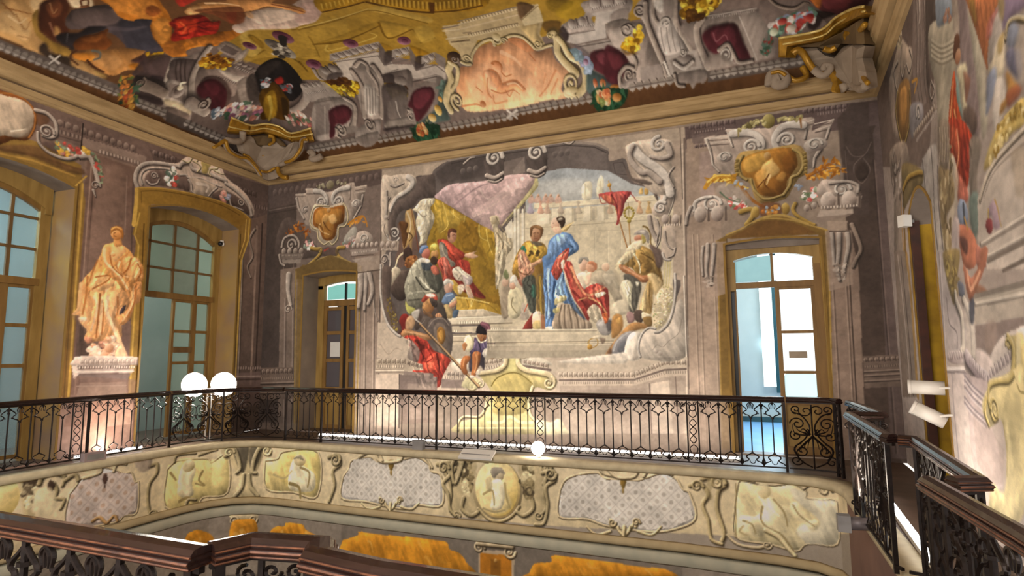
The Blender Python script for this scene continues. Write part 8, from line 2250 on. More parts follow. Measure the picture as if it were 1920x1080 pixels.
F|4a4338 6.6 0.85|2417,-54 88,14 -26,-163 -47,69
F|4a4338 6.7 0.80|2516,-40 87,-5 -59,-138 -35,47
T|4d4230,a39470,e3d4ae 48.8 26|2366,-83 -13,46 42,8 34,-48 26,-91 -20,-33
T|4d4230,a39470,e3d4ae 51.5 29.4|2645,-72 -15,39 -53,-13 -36,-69 -8,-79 24,-11
T|4d4230,a39470,e3d4ae 30 36.7|2479,-214 -8,-78 -41,-55
T|4d4230,a39470,e3d4ae 30.1 36.7|2512,-215 14,-79 52,-56
v|83714a,cdb98c,efe2bb 91.6 1.4 0.00 1 22.9|2386,-68
v|83714a,cdb98c,efe2bb 95.9 1.4 0.00 -1 25.8|2631,-61
F|c8b48c 0 1|2421,-385 146,-4 16,-61 -11,-45 -146,5 -23,47
v|5a4a34,b8a582,ead9b6 85.3 1.5 0.00 1 19.7|2432,-502
v|5a4a34,b8a582,ead9b6 87.4 1.5 0.00 -1 21.9|2552,-496
T|5a4a34,b8a582,ead9b6 26.4 23.1|2433,-413 67,-31 68,27
F|b0741c 0 1|2421,-512 81,18 71,-17 5,-104 -156,-29
S|d0a04c 33.1 7.1 0.61 4.4|2444,-631 8,-19 25,-63
S|c8923a 19 7.1 0.61 4.4|2500,-598 11,-34 49,2
S|d0a04c 33.2 7.1 0.61 4.4|2444,-581 20,-15 34,-68
S|bd842a 33.2 7.1 0.61 4.4|2469,-599 27,-43 5,-1
S|d0a04c 33.3 7.1 0.61 4.4|2479,-562 10,-35 29,-32
S|9a6014 33.4 7.2 0.61 4.4|2498,-547 14,-29 47,-41
S|c8923a 19 7.1 0.61 4.4|2477,-595 10,-19 17,-7
S|9a6014 19 7.1 0.61 4.4|2453,-618 17,-17 13,-29
S|d0a04c 9.5 7.1 0.61 4.4|2488,-550 16,-31 16,-50
F|b0741c 0 1|2155,-534 31,14 42,0 78,-49 7,-55 -155,37
S|d0a04c 18.5 6.9 0.61 4.3|2190,-574 8,-39 38,-30
S|9a6014 18.5 6.9 0.61 4.3|2198,-581 23,-32 7,-48
S|bd842a 18.5 6.9 0.61 4.3|2187,-582 19,-22 30,-22
S|9a6014 9.4 7 0.61 4.4|2235,-575 13,-37 54,-61
S|9a6014 32.4 6.9 0.61 4.3|2196,-572 22,-36 14,4
S|d0a04c 18.8 7 0.61 4.4|2237,-572 9,-34 50,-29
S|d0a04c 32.4 7 0.61 4.3|2200,-585 28,-28 14,-17
S|c8923a 18.5 6.9 0.61 4.3|2198,-578 19,-41 32,-19
S|bd842a 9.2 6.9 0.61 4.3|2187,-568 12,-35 47,-47
F|b0741c 0 1|2681,-565 55,38 59,6 13,23 130,3 30,-29 99,-32 15,-40 -398,-45
S|d0a04c 38.3 8.2 0.61 5.1|2776,-556 18,-37 55,18
S|d0a04c 10.8 8.1 0.61 5|2862,-605 32,-15 48,-5
S|c8923a 10.9 8.2 0.61 5.1|2799,-603 37,-28 6,-43
S|d0a04c 11 8.3 0.61 5.1|2711,-592 11,-31 42,-26
S|d0a04c 21.8 8.2 0.61 5.1|2805,-573 29,-7 45,-51
S|d0a04c 37.2 8 0.61 4.9|2972,-542 26,-10 40,-54
S|9a6014 38.5 8.2 0.61 5.1|2738,-590 21,-23 34,-19
S|bd842a 11 8.3 0.61 5.1|2724,-596 25,-8 47,-39
S|d0a04c 21.4 8 0.61 5|2922,-559 34,-14 15,-11
T|4d4230,9c8c66,dac8a0 34.8 24.3|1893,-76 44,2 3,-51 -40,-53 -6,-78 17,-84 35,-38
T|4d4230,9c8c66,dac8a0 23 16.1|2049,-82 20,38 113,-5
T|4d4230,9c8c66,dac8a0 23 16.1|2204,-63 66,13 42,6
v|4d4230,9c8c66,dac8a0 82.2 1.4 0.00 1 19|1928,-359
T|4d4230,9c8c66,dac8a0 40.2 29.2|3132,-72 68,14 15,-52 -53,-46 17,-84 -38,-98
v|4d4230,9c8c66,dac8a0 108.1 1.4 0.00 -1 25.2|3180,-86
F|b5a59c 0 1|1465,-143 31,37 24,31 90,11 17,25 59,-20 61,-31 41,-7 25,-54 22,-14 0,-156 -72,-2 -57,-23 -238,44
T|7a6648,c4b18a,ead9b4 13.1 13.1|1465,-143 31,37 24,31 90,11 17,25 59,-20 61,-31 41,-7 25,-54 22,-14 0,-156 -72,-2 -57,-23 -238,44 -3,159
z|240 240 b8aaa2 a5958e a08470|1472,-147 33,39 25,27 81,9 75,3 93,-34 24,-50 21,-16 2,-142 -121,-25 -229,41
F|4a3630 0 1|1639,-74 15,-17 -2,-37 -14,3 -11,25
F|4a3630 0 1|1638,-130 10,-7 -5,-19
T|6a5a40,bba985,e6d6b0 21.6 16.2|1529,-76 63,6 27,13 -12,40
T|6a5a40,bba985,e6d6b0 23.2 17.4|1686,-69 18,35 50,-9
T|6b4a28,b08a58,d8b888 24.7 19.2|1591,-307 36,9 40,-38 36,28 22,-33
F|8d7d72 9.2 0.70|1804,-22 97,-5 -7,-70 -64,2
b|a08c50,d8c080,ecd8a0 219.6 269.5 1|1169,-103
F|a39268 4.7 0.70|1234,-11 52,7 22,-89 -26,-60 35,-59 -47,12 -21,87
d|5a4e3c,8a7c60,bcae88,45392c 50 57 171 0|1249,-14 69,-13 -1,-84 -26,-61 -35,57
T|4d4230,9c8c66,dac8a0 34.3 24.5|1321,-62 13,32 47,8 52,-27 -5,-43
T|4d4230,9c8c66,dac8a0 27.8 22.7|1385,-74 19,-39 -5,-33 42,-18 -13,-41
F|3e3028 0 1|1368,-54 25,-22 -5,-33 -17,3 -13,20
T|4d4230,9c8c66,dac8a0 31.2 26|1442,-68 42,18 19,-30
F|cdbf98 9.7 0.60|1301,-108 69,19 38,-77 -27,-62 -66,33
"""
SPECS = {'wall_back': {'kind': 'structure'},
 'wall_left': {'kind': 'structure'},
 'wall_right': {'kind': 'structure'},
 'ceiling': {'kind': 'structure'},
 'wall_stairwell': {'kind': 'structure'},
 'mural': {'name': 'fresco_mural', 'label': 'large wall fresco of a ruler in red receiving a woman in blue', 'category': 'fresco', 'proud': 0},
 'med1': {'name': 'painted_cartouche', 'label': 'painted shield cartouche with gold relief over the narrow closed door', 'category': 'painting', 'proud': 0},
 'med2': {'name': 'painted_cartouche', 'label': 'painted shield cartouche with gold relief over the open glazed door', 'category': 'painting', 'proud': 0},
 'g1': {'label': 'seated ruler in red mantle pointing from the throne', 'name': 'painted_figure', 'proud': 0, 'parent': 'mural'},
 'g2': {'label': 'old man wrapped in a grey green cloak', 'name': 'painted_figure', 'proud': 0, 'parent': 'mural'},
 'g3': {'label': 'soldier with round shield and trailing red cloth', 'name': 'painted_figure', 'proud': 0, 'parent': 'mural'},
 'g4': {'label': 'man in golden cloak beside the woman in blue', 'name': 'painted_figure', 'proud': 0, 'parent': 'mural'},
 'g5': {'label': 'standing woman in a long blue dress', 'name': 'painted_figure', 'proud': 0, 'parent': 'mural'},
 'g6': {'label': 'page kneeling under her red train', 'name': 'painted_figure', 'proud': 0, 'parent': 'mural'},
 'g7': {'label': 'soldier in helmet and tan cloak holding standards', 'name': 'painted_figure', 'proud': 0, 'parent': 'mural'},
 'g8': {'label': 'page boy sitting on the ledge with a tambourine', 'name': 'painted_figure', 'proud': 0, 'parent': 'mural'},
 'g9': {'name': 'painted_pedestal', 'proud': 0, 'parent': 'mural', 'label': 'yellow green painted pedestal cartouche'},
 'statue': {'name': 'painted_statue', 'label': 'painted orange statue of a draped figure on a moulded pedestal between the two tall windows', 'category': 'fresco figure', 'proud': 0},
 'statue_base': {'name': 'pedestal', 'proud': 0, 'parent': 'statue'},
 'rightmural': {'name': 'fresco_mural', 'label': 'steep right wall fresco with figures and pale steps, seen almost edge on', 'category': 'fresco', 'proud': 0},
 'redwoman': {'name': 'painted_figure', 'label': 'woman in long red drapery painted on the right wall', 'category': 'fresco figure', 'proud': 0},
 'med3': {'name': 'painted_cartouche', 'label': 'narrow looking painted shield cartouche over the right doorway', 'category': 'painting', 'proud': 0},
 'coral': {'name': 'painted_relief', 'label': 'coral pink painted relief of a seated nude in a cream shell frame on the vault', 'category': 'painting', 'proud': 0},
 'putti': {'name': 'ceiling_fresco', 'label': 'sky fresco with dark clouds and pale bodies at the upper left of the vault', 'category': 'fresco', 'proud': 0},
 'redfig': {'name': 'ceiling_fresco', 'label': 'flying figure in billowing red drapery painted on the vault', 'category': 'fresco', 'proud': 0},
 'urn': {'name': 'painted_urn', 'label': 'dark painted urn on a golden foot above the left corner bracket', 'category': 'fresco figure', 'proud': 0},
 'oval': {'name': 'oval_relief', 'label': 'oval painted medallion of a pale standing figure at the middle of the stairwell front', 'category': 'relief', 'proud': 0}}
# ---------------------------------------------------------------- surfaces of the hall
dL = np.array([math.sin(AL), math.cos(AL), 0]); nL = np.array([math.cos(AL), -math.sin(AL), 0])     # along / out of the left wall (into the hall)
dR = np.array([math.sin(AR), math.cos(AR), 0]); nR = -np.array([math.cos(AR), -math.sin(AR), 0])
def on_left(u, v): u = np.asarray(u); return np.stack([XL + (u - D) * math.tan(AL), u, np.asarray(v) + 0 * u], -1)
def on_right(u, v): u = np.asarray(u); return np.stack([XR + (u - D) * math.tan(AR), u, np.asarray(v) + 0 * u], -1)
def on_back(u, v): u = np.asarray(u); return np.stack([u, D + 0 * u, np.asarray(v) + 0 * u], -1)
VZ, VR, VB = 6.0, 1.4, 2.2
def vault_z(x, y):
    d = np.minimum(np.minimum(D - y, (x - XL) * nL[0] + (y - D) * nL[1]), (x - XR) * nR[0] + (y - D) * nR[1])
    return VZ + VR * (1 - (1 - np.clip(d / VB, -.05, 1)) ** 2)
def on_vault(u, v): return np.stack([u, v, vault_z(u, v)], -1)
const = lambda n: (lambda u, v: np.tile(np.array(n, float), (len(u), 1)))
ZC = 5.71                                                     # underside of the cornice

# the stairwell front below the railings, unrolled along its plan
FP = [(-9.75, 1.65), (-9.75, 7.55), (-9.72, 8.05), (-9.6, 8.5), (-9.38, 8.83), (-9.05, 9.02), (-8.6, 9.08), (-7.2, 9.05), (-5.4, 9.03), (-.95, 9.03), (.3, 8.95), (.75, 8.85), (1.0, 8.62), (1.08, 8.2), (1.08, 5.2), (.8, 1.65)]
FP = np.array(FP); FS = np.r_[0, np.cumsum(np.hypot(*np.diff(FP, axis=0).T))]
def on_front(u, v): u = np.asarray(u); return np.stack([np.interp(u, FS, FP[:, 0]), np.interp(u, FS, FP[:, 1]), np.asarray(v) + 0 * u], -1)
def front_n(u, v):
    e = .02; a = on_front(u - e, v); b = on_front(u + e, v); t = b - a; t /= np.linalg.norm(t, axis=1)[:, None] + 1e-9
    return np.stack([t[:, 1], -t[:, 0], 0 * t[:, 0]], 1)

# openings in the walls
def arch(u0, u1, z0, zs, za, n=14):
    return [(u0, z0), (u1, z0), (u1, zs)] + [(u1 + (u0 - u1) * t, zs + (za - zs) * (1 - (2 * t - 1) ** 2)) for t in np.linspace(0, 1, n)[1:-1]] + [(u0, zs)]
WIN2 = arch(7.49, 9.62, .02, 4.48, 4.68); WIN1 = arch(3.98, 6.14, .02, 4.48, 4.68)
DOOR1 = arch(-9.27, -7.83, .02, 3.46, 3.52); DOOR2 = arch(-.24, 1.2, .02, 3.48, 3.53)
DOOR3 = arch(7.66, 8.92, .02, 3.3, 3.62)

B = Canvas(-10.428, 2.152, .0, 5.74, .011, .011, '9c8a78', 11)
L = Canvas(4.6, 10.46, .0, 5.74, .0125, .0125, '8a7464', 12)
R = Canvas(3.3, 10.48, .0, 5.74, .02, .0125, 'b0a39a', 13)
K = Canvas(-10.45, 2.17, 4.0, 10.45, .0135, .0135, '8a7058', 14)
F = Canvas(2.6, 18.2, -2.5, 0.0, .0135, .0135, '8b8073', 15)
for cv, t, sa, li, co in ((B, PB, .8, .03, 1.04), (L, PL, .88, .015, 1.06), (R, PR, .85, .02, 1.), (K, PK, .92, .0, 1.14), (F, PF, .85, .01, 1.1)): run_paint(cv, t); cv.finish(sat=sa, lift=li, con=co)
def keep_vault(x, y):
    return (y > 3.3 + (x + 10.4) * .385)
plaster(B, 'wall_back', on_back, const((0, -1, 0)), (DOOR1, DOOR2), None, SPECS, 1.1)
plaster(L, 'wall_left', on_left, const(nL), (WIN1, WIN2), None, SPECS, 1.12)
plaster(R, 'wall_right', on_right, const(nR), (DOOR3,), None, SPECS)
plaster(K, 'ceiling', on_vault, const((0, -.3, -.95)), (), lambda x, y: keep_vault(x, y), SPECS, .95)
plaster(F, 'wall_stairwell', on_front, front_n, (), None, SPECS, 1.2)
# the rest of the vault and walls towards the viewer, beyond the picture
mb = MB(); n = 24
xs = np.linspace(-10.4, 2.1, n)
for i in range(n - 1):
    for j in range(12):
        q = []
        for a, b in ((i, j), (i + 1, j), (i + 1, j + 1), (i, j + 1)):
            yb = 3.4 + (xs[a] + 10.4) * .385; yy = yb + (-2.5 - yb) * b / 12; q.append((xs[a], yy, float(vault_z(np.float64(xs[a]), np.float64(yy))) + (.0)))
        mb.add(q, [(0, 1, 2, 3)])
mb.build('ceiling', M_CANVAS_BACK, None, True, kind='structure')
boxo('leak_blocker', (-11, -2.6, 7.6), (2.8, 10.9, 7.7), M_CANVAS_BACK, None, kind='structure')  # unseen shell added above and behind the vault to block light leaks
boxo('leak_blocker', (-11, 10.5, 6.05), (2.8, 10.6, 7.6), M_CANVAS_BACK, None, kind='structure')
boxo('leak_blocker', (-11, -2.6, 6.1), (-10.75, 10.5, 7.6), M_CANVAS_BACK, None, kind='structure')
boxo('leak_blocker', (2.4, -2.6, 6.1), (2.6, 10.5, 7.6), M_CANVAS_BACK, None, kind='structure')
boxo('wall_left', (-11.1, -2.5, -3.2), (-10.33, 3.95, 6.2), M_REVEAL, None, kind='structure')
boxo('wall_left', (-11.1, 3.95, 4.72), (-10.345, 4.62, 6.2), M_REVEAL, None, kind='structure')

# the stairwell front goes on under the right side and below the viewer
mb = MB()
for a, b in ((18.1, FS[-2]), (FS[-2], FS[-1])):
    p, q = on_front(np.array([a, b]), np.array([0., 0.])); mb.add([(p[0], p[1], -4.5), (q[0], q[1], -4.5), (q[0], q[1], 0), (p[0], p[1], 0)], [(0, 1, 2, 3)])
mb.add([(.8, 1.65, -4.5), (-9.75, 1.65, -4.5), (-9.75, 1.65, 0), (.8, 1.65, 0)], [(0, 1, 2, 3)])
mb.build('wall_stairwell', mat('brown_red_plaster', '8a6a5c', .85, col2='765a50', scale=2), None, kind='structure')
mb = MB()
for i in range(len(FP) - 4): mb.add([(*FP[i], -4.5), (*FP[i + 1], -4.5), (*FP[i + 1], -2.49), (*FP[i], -2.49)], [(0, 1, 2, 3)])
mb.build('wall_stairwell', mat('grey_marbled_plaster', '857b70', .85, col2='756b62', scale=2), None, kind='structure')

# gallery floor and its coping, all around the stairwell
def off_path(P, o):
    P = np.array(P, float); out = []
    for i in range(len(P)):
        a = P[i] - P[max(i - 1, 0)] if i else P[1] - P[0]; b = P[min(i + 1, len(P) - 1)] - P[i] if i < len(P) - 1 else a
        a = a / np.linalg.norm(a); b = b / np.linalg.norm(b); m = np.array([-a[1] - b[1], a[0] + b[0]]); m /= np.linalg.norm(m)
        out.append(P[i] + m * o / max(m @ np.array([-a[1], a[0]]), .5))
    return np.array(out)
mb = MB(); out = [(-10.35, 1.65), (-10.35, 7.5), (-10.36, 8.0), (-10.38, 8.6), (-10.4, 9.6), (-10.4, D), (-8.6, D), (-7.2, D), (-5.4, D), (-.95, D), (.3, D), (1.0, D), (2.1, D), (2.03, 8.2), (1.88, 5.2), (1.66, 1.65)]
for i in range(len(FP) - 1):
    a, b, c, d = FP[i], FP[i + 1], out[i + 1], out[i]
    mb.add([(*a, 0), (*b, 0), (*c, 0), (*d, 0), (*a, -.07), (*b, -.07), (*c, -.07), (*d, -.07)], [(0, 1, 2, 3), (7, 6, 5, 4), (0, 4, 5, 1), (2, 6, 7, 3)])
mb.box((-10.3, -1.2, -.2), (1.6, 1.62, 0))
mb.build('floor', M_FLOOR, None, kind='structure')
cop = sweep(FP, [(-.07, -.09), (-.075, -.04), (-.06, .0), (.16, .005), (.16, -.005), (-.02, -.12)])
cop.build('trim_1', M_STONE, None, True, kind='structure')
mould = sweep(FP, [(0, -1.2), (-.05, -1.17), (-.06, -1.13), (-.03, -1.08), (0, -1.06)])
mould.build('trim_2', mat('tan_moulding', 'bda983', .8, col2='ab9874', scale=4), None, True, kind='structure')
mould = sweep(FP, [(0, -1.4), (-.03, -1.37), (-.04, -1.25), (0, -1.2)])
mould.build('trim_3', mat('pale_moulding', 'c4bda6', .8, col2='aeab98', scale=4), None, True, kind='structure')
boxo('floor', (-9.7, 1.7, -4.6), (1.0, 9.0, -4.5), M_FLOOR, None, kind='structure')

# the plaster cornice round the hall: a broad fascia, a groove and a small bottom moulding
wallpath = [tuple(on_right(np.float64(1.5), 0)[:2]), (XR, D), (XL, D), tuple(on_left(np.float64(-1.5), 0)[:2])]
big = [(0, 5.86), (.2, 5.87), (.235, 5.9), (.245, 5.94), (.27, 5.95), (.275, 6.02), (.305, 6.03), (.31, 6.06), (.3, 6.075), (.03, 6.08), (0, 6.08)]
sweep(wallpath, big).build('trim_4', M_CORN, None, kind='structure')
sweep(wallpath, [(0, 5.715), (.05, 5.72), (.075, 5.745), (.1, 5.75), (.12, 5.79), (.125, 5.83), (.0, 5.83)]).build('trim_5', M_CORN, None, kind='structure')
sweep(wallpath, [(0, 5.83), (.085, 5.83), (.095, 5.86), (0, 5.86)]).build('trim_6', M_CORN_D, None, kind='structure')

# reveals
def reveal(name, poly, to3, nrm, depth, m, parent=None, skip=()):
    P = np.array(poly); a = to3(P[:, 0], P[:, 1]); b = a - np.array(nrm) * depth; n = len(P); mb = MB()
    mb.add(list(map(tuple, a)) + list(map(tuple, b)), [(i, (i + 1) % n, n + (i + 1) % n, n + i) for i in range(n) if i not in skip])
    return mb.build(name, m, parent, False, kind='structure')
n = len(WIN2)
def three_reveals(tagn, poly, to3, nrm, depth, mj, ms, mf):
    n = len(poly)
    reveal('trim_%d' % tagn, poly, to3, nrm, depth, mj, None, [i for i in range(n) if i not in (1, n - 1)])
    reveal('trim_%d' % (tagn + 1), poly, to3, nrm, depth, ms, None, [0, 1, n - 1])
    reveal('trim_%d' % (tagn + 2), poly, to3, nrm, depth, mf, None, [i for i in range(n) if i != 0])
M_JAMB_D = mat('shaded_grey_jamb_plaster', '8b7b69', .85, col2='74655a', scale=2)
three_reveals(7, WIN1, on_left, nL, .6, M_REVEAL, M_GREYP, M_FLOOR)
three_reveals(10, WIN2, on_left, nL, .6, M_REVEAL, M_GREYP, M_FLOOR)
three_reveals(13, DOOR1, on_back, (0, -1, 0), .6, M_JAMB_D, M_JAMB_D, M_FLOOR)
three_reveals(16, DOOR2, on_back, (0, -1, 0), .3, M_OCHRE, M_GREYP, M_FLOOR)
three_reveals(19, DOOR3, on_right, nR, .5, mat('stained_yellow_plaster', 'b58f22', .85, col2='8f6c1e', scale=5, bump=.2), M_GREYP, M_FLOOR)

# a flat plane frame: pieces given as (u0,u1,v0,v1) with depth range, set into a wall plane
class Plane:
    def __init__(s, to3, nrm, back): s.to3, s.n, s.back = to3, np.array(nrm, float), back
    def put(s, u, v, d): return tuple(s.to3(np.float64(u), np.float64(v)) - s.n * (s.back - d))
    def box(s, mb, u0, u1, v0, v1, d0, d1):
        v = [s.put(u, w, d) for d in (d0, d1) for u, w in ((u0, v0), (u1, v0), (u1, v1), (u0, v1))]
        mb.add(v, [(0, 3, 2, 1), (4, 5, 6, 7), (0, 1, 5, 4), (1, 2, 6, 5), (2, 3, 7, 6), (3, 0, 4, 7)])
    def prism(s, mb, poly, d0, d1):
        n = len(poly); mb.add([s.put(*p, d0) for p in poly] + [s.put(*p, d1) for p in poly],
            [tuple(range(n))[::-1], tuple(range(n, 2 * n))] + [(i, (i + 1) % n, n + (i + 1) % n, n + i) for i in range(n)])
    def piece(s, name, poly, d0, d1, m, parent):
        mb = MB(); s.prism(mb, poly, d0, d1); return mb.build(name, m, parent)
    def bar(s, name, u0, u1, v0, v1, d0, d1, m, parent):
        mb = MB(); s.box(mb, u0, u1, v0, v1, d0, d1); return mb.build(name, m, parent)
def cut(u0, u1, v0, v1, c=.035):          # a pane opening with clipped corners
    return [(u0 + c, v0), (u1 - c, v0), (u1, v0 + c), (u1, v1 - c), (u1 - c, v1), (u0 + c, v1), (u0, v1 - c), (u0, v0 + c)]
G_BLUE = glass('pale_blue_glass', 'e0ecf2'); G_GREEN = glass('pale_green_glass', 'e0e6de', .85); G_GREY = glass('greyish_glass', 'c4cabf', .7, .3)
G_DARK = glass('dark_glass', '6b6468', .35, .15); G_TEAL = glass('teal_glass', 'b4dcd8', .9)
def arch_z(poly, u):                      # height of an arched opening at u
    u0, u1 = poly[0][0], poly[1][0]; zs = poly[2][1]; za = max(p[1] for p in poly); t = (u - u0) / (u1 - u0)
    return zs + (za - zs) * (1 - (2 * t - 1) ** 2)

# ---- the two tall gallery windows in the left wall
def tall_window(idx, c, open_left):
    w = empty('window_%d' % idx, kind='structure'); pl = Plane(on_left, nL, .6)
    u0, u1 = c - 1.07, c + 1.07; top = lambda u: 4.45 - .35 * ((u - c) / 1.0) ** 2
    e0, e1 = c - 1.0, c + .96
    # arched outer frame
    us = np.linspace(e0, e1, 15); o = [(u, top(u) + .02) for u in us]
    pl.piece('frame', [(e0 - .1, 4.12), (e0, 4.1)] + o + [(e1, 4.05), (e1 + .1, 4.06), (e1 + .1, 4.75), (e0 - .1, 4.75)], 0, .12, M_OWOOD_L, w)
    mb = MB()
    pl.prism(mb, [(u, top(u) + .06) for u in us] + [(u, top(u) - .06) for u in us[::-1]], 0, .08); mb.build('arched_rail', M_OWOOD, w)
    for a, b in ((u0, e0 + .05), (e1 - .05, u1)): pl.bar('stile', a, b, 0, 4.2, 0, .09, M_OWOOD_L if a > c else M_OWOOD, w)
    mun = [c - .6, c - .05, c + .52]; rows = [2.95, 3.45, 3.97]
    for u in mun: pl.bar('muntin', u - .025, u + .025, 2.9, top(u) - .03, .0, .05, M_BWOOD, w)
    for z in rows[1:]: pl.bar('muntin', e0, e1, z - .022, z + .022, 0, .05, M_BWOOD, w)
    pl.bar('transom', e0, e1, 2.84, 2.96, 0, .1, M_OWOOD, w)
    ed = [e0 + .03] + mun + [e1 - .03]
    for i in range(4):
        a, b = ed[i] + .02, ed[i + 1] - .02
        for j, (z0, z1) in enumerate(((2.96, 3.43), (3.47, 3.95), (3.99, 9))):
            if z1 == 9: poly = [(a, z0), (b, z0)] + [(u, top(u) - .05) for u in np.linspace(b, a, 5)]
            else: poly = cut(a, b, z0, z1)
            pl.piece('pane', poly, .015, .025, (G_GREY if i == 2 else G_GREEN) if open_left else G_BLUE, w)
    leaves = [(c - .02, c + .5), (c + .5, e1 - .05)] if open_left else [(c - .95, c - .52), (c - .52, c), (c, c + .5), (c + .5, e1 - .03)]
    for a, b in leaves:
        lf = empty('casement_leaf', parent=w)
        for p, q in ((a, a + .05), (b - .06, b)): pl.bar('stile', p, q, .05, 2.84, .01, .07, M_OWOOD, lf)
        zz = [.1, .9, 1.53, 2.18, 2.82]
        for z in zz: pl.bar('rail', a + .05, b - .06, z - .03, z + .03, .01, .06, M_OWOOD, lf)
        for z0, z1 in zip(zz[:-1], zz[1:]): pl.piece('pane', cut(a + .05, b - .06, z0 + .03, z1 - .03, .03), .03, .04, G_GREEN if open_left else G_BLUE, lf)
    if open_left:     # the left leaf stands open into the room behind
        lf = empty('open_leaf', parent=w); mb = MB()
        for d0, d1 in ((-.06, 0), (-.5, -.44)): pl.box(mb, e0 + .02, e0 + .06, .05, 2.84, d0, d1)
        for z in (.1, .9, 1.53, 2.18, 2.8): pl.box(mb, e0 + .025, e0 + .055, z - .03, z + .03, -.44, -.06)
        mb.build('sash', M_OWOOD_L, lf)
        for z0, z1 in ((.93, 1.5), (1.56, 2.15), (2.21, 2.77)):
            m2 = MB(); pl.box(m2, e0 + .037, e0 + .043, z0, z1, -.44, -.06); m2.build('pane', G_GREEN, lf)
        pl.bar('push_bar', c + .03, c + .45, 1.74, 1.86, .06, .1, M_BWOOD, w)
    return w
tall_window(1, 5.04, False); tall_window(2, 8.55, True)

# ---- the narrow closed door at the left of the back wall
pd = Plane(on_back, (0, -1, 0), .6); d1 = empty('door_1', kind='structure')
top = lambda u: 3.36 - .1 * ((u + 8.5) / .7) ** 2
us = np.linspace(-9.14, -7.86, 11)
pd.piece('arched_frame', [(-9.3, 3.2)] + [(-9.14, 3.2)] + [(u, top(u)) for u in us] + [(-7.86, 3.2), (-7.8, 3.2), (-7.8, 3.6), (-9.3, 3.6)], 0, .1, M_OWOOD_L, d1)
for a, b in ((-9.3, -9.1), (-7.9, -7.8)): pd.bar('jamb', a, b, 0, 3.28, 0, .1, M_OWOOD_L, d1)
pd.bar('transom', -9.12, -7.88, 2.8, 2.94, 0, .08, M_OWOOD, d1)
for a, b in ((-9.06, -8.56), (-8.5, -7.94)): pd.piece('fanlight_pane', [(a, 2.96), (b, 2.96)] + [(u, top(u) - .05) for u in np.linspace(b, a, 5)], .01, .02, G_TEAL, d1)
pd.bar('fanlight_mullion', -8.55, -8.51, 2.94, 3.33, 0, .05, M_BLACK, d1)
for a, b in ((-9.1, -8.56), (-8.47, -7.9)):
    lf = empty('door_leaf', parent=d1)
    pd.bar('stile', a, a + .07, 0, 2.8, .0, .06, M_OWOOD, lf); pd.bar('stile', b - .07, b, 0, 2.8, .0, .06, M_OWOOD, lf)
    for z in (.06, .9, 1.55, 2.18, 2.74): pd.bar('rail', a + .07, b - .07, z - .04, z + .04, 0, .055, M_OWOOD, lf)
    pd.bar('bottom_panel', a + .07, b - .07, .1, .86, .01, .035, M_OWOOD_L, lf)
    for z0, z1 in ((.94, 1.51), (1.59, 2.14), (2.22, 2.7)): pd.bar('pane', a + .07, b - .07, z0, z1, .015, .025, G_DARK, lf)
pd.bar('gap_strip', -8.56, -8.47, 0, 2.8, 0, .03, M_BLACK, d1)
boxo('room_behind_door', (-9.5, D + 1.5, 0), (-7.6, D + 1.6, 2.9), mat('dim_blue_wall', '50535c', .8), None, kind='structure')
boxo('paper_notice', (-8.93, D + .562, 1.63), (-8.66, D + .572, 1.97), M_PAPER, None, label='white paper sheet taped to the glass of the narrow closed back door', category='notice') if 0 else tag(boxo('paper_notice', (-8.93, D + .562, 1.63), (-8.66, D + .572, 1.97), M_PAPER), 'white paper sheet taped to the glass of the narrow closed door', 'notice')

# ---- the half open glazed door at the right of the back wall
pd = Plane(on_back, (0, -1, 0), .25); d2 = empty('door_2', kind='structure')
top = lambda u: 3.32 - .1 * ((u - .47) / .62) ** 2
us = np.linspace(-.12, 1.1, 11)
pd.piece('arched_frame', [(-.24, 3.1), (-.12, 3.1)] + [(u, top(u)) for u in us] + [(1.1, 3.1), (1.2, 3.1), (1.2, 3.6), (-.24, 3.6)], 0, .1, M_OWOOD_L, d2)
for a, b in ((-.24, -.1), (1.09, 1.2)): pd.bar('jamb', a, b, 0 if a > 0 else 2.7, 3.2, 0, .09, M_OWOOD_L if a < 0 else M_OWOOD, d2)
pd.bar('jamb', -.24, -.19, 0, 2.7, 0, .09, M_OWOOD_L, d2); pd.bar('gap_shade_bar', -.19, -.13, 0, 2.7, -.05, 0, M_BLACK, d2); pd.bar('jamb_edge', -.13, -.1, 0, 2.7, 0, .05, M_OWOOD, d2)  # black bar stands in for the shade inside the slit
pd.bar('transom', -.12, 1.1, 2.74, 2.84, 0, .08, M_OWOOD, d2)
M_FROST = mat('backlit_frosted_pane', 'e9f4f4', .5, emit=1.15); M_FROST2 = mat('backlit_frosted_pane_teal', '92c0c8', .5, col2='84b4be', emit=.55)  # panes glow by emission in place of daylight from behind
pd.piece('fanlight_pane', [(-.1, 2.86), (.46, 2.86)] + [(u, top(u) - .03) for u in np.linspace(.46, -.1, 6)], .01, .02, M_FROST2, d2)
pd.piece('fanlight_pane', [(.5, 2.86), (1.08, 2.86)] + [(u, top(u) - .03) for u in np.linspace(1.08, .5, 6)], .01, .02, M_FROST, d2)
pd.bar('grey_lintel', -.24, 1.2, 3.41, 3.58, .1, .14, M_GREYP, d2)
pd.bar('fanlight_mullion', .46, .5, 2.84, 3.32, 0, .05, M_OWOOD, d2)
lf = empty('door_leaf', parent=d2)
pd.bar('stile', .5, .57, 0, 2.74, 0, .06, M_OWOOD, lf); pd.bar('stile', 1.04, 1.1, 0, 2.74, 0, .06, M_OWOOD, lf)
for z, h in ((2.72, .02), (1.99, .025), (1.33, .025), (.86, .06), (.08, .06)): pd.bar('rail', .57, 1.04, z - h, z + h, 0, .055, M_OWOOD, lf)
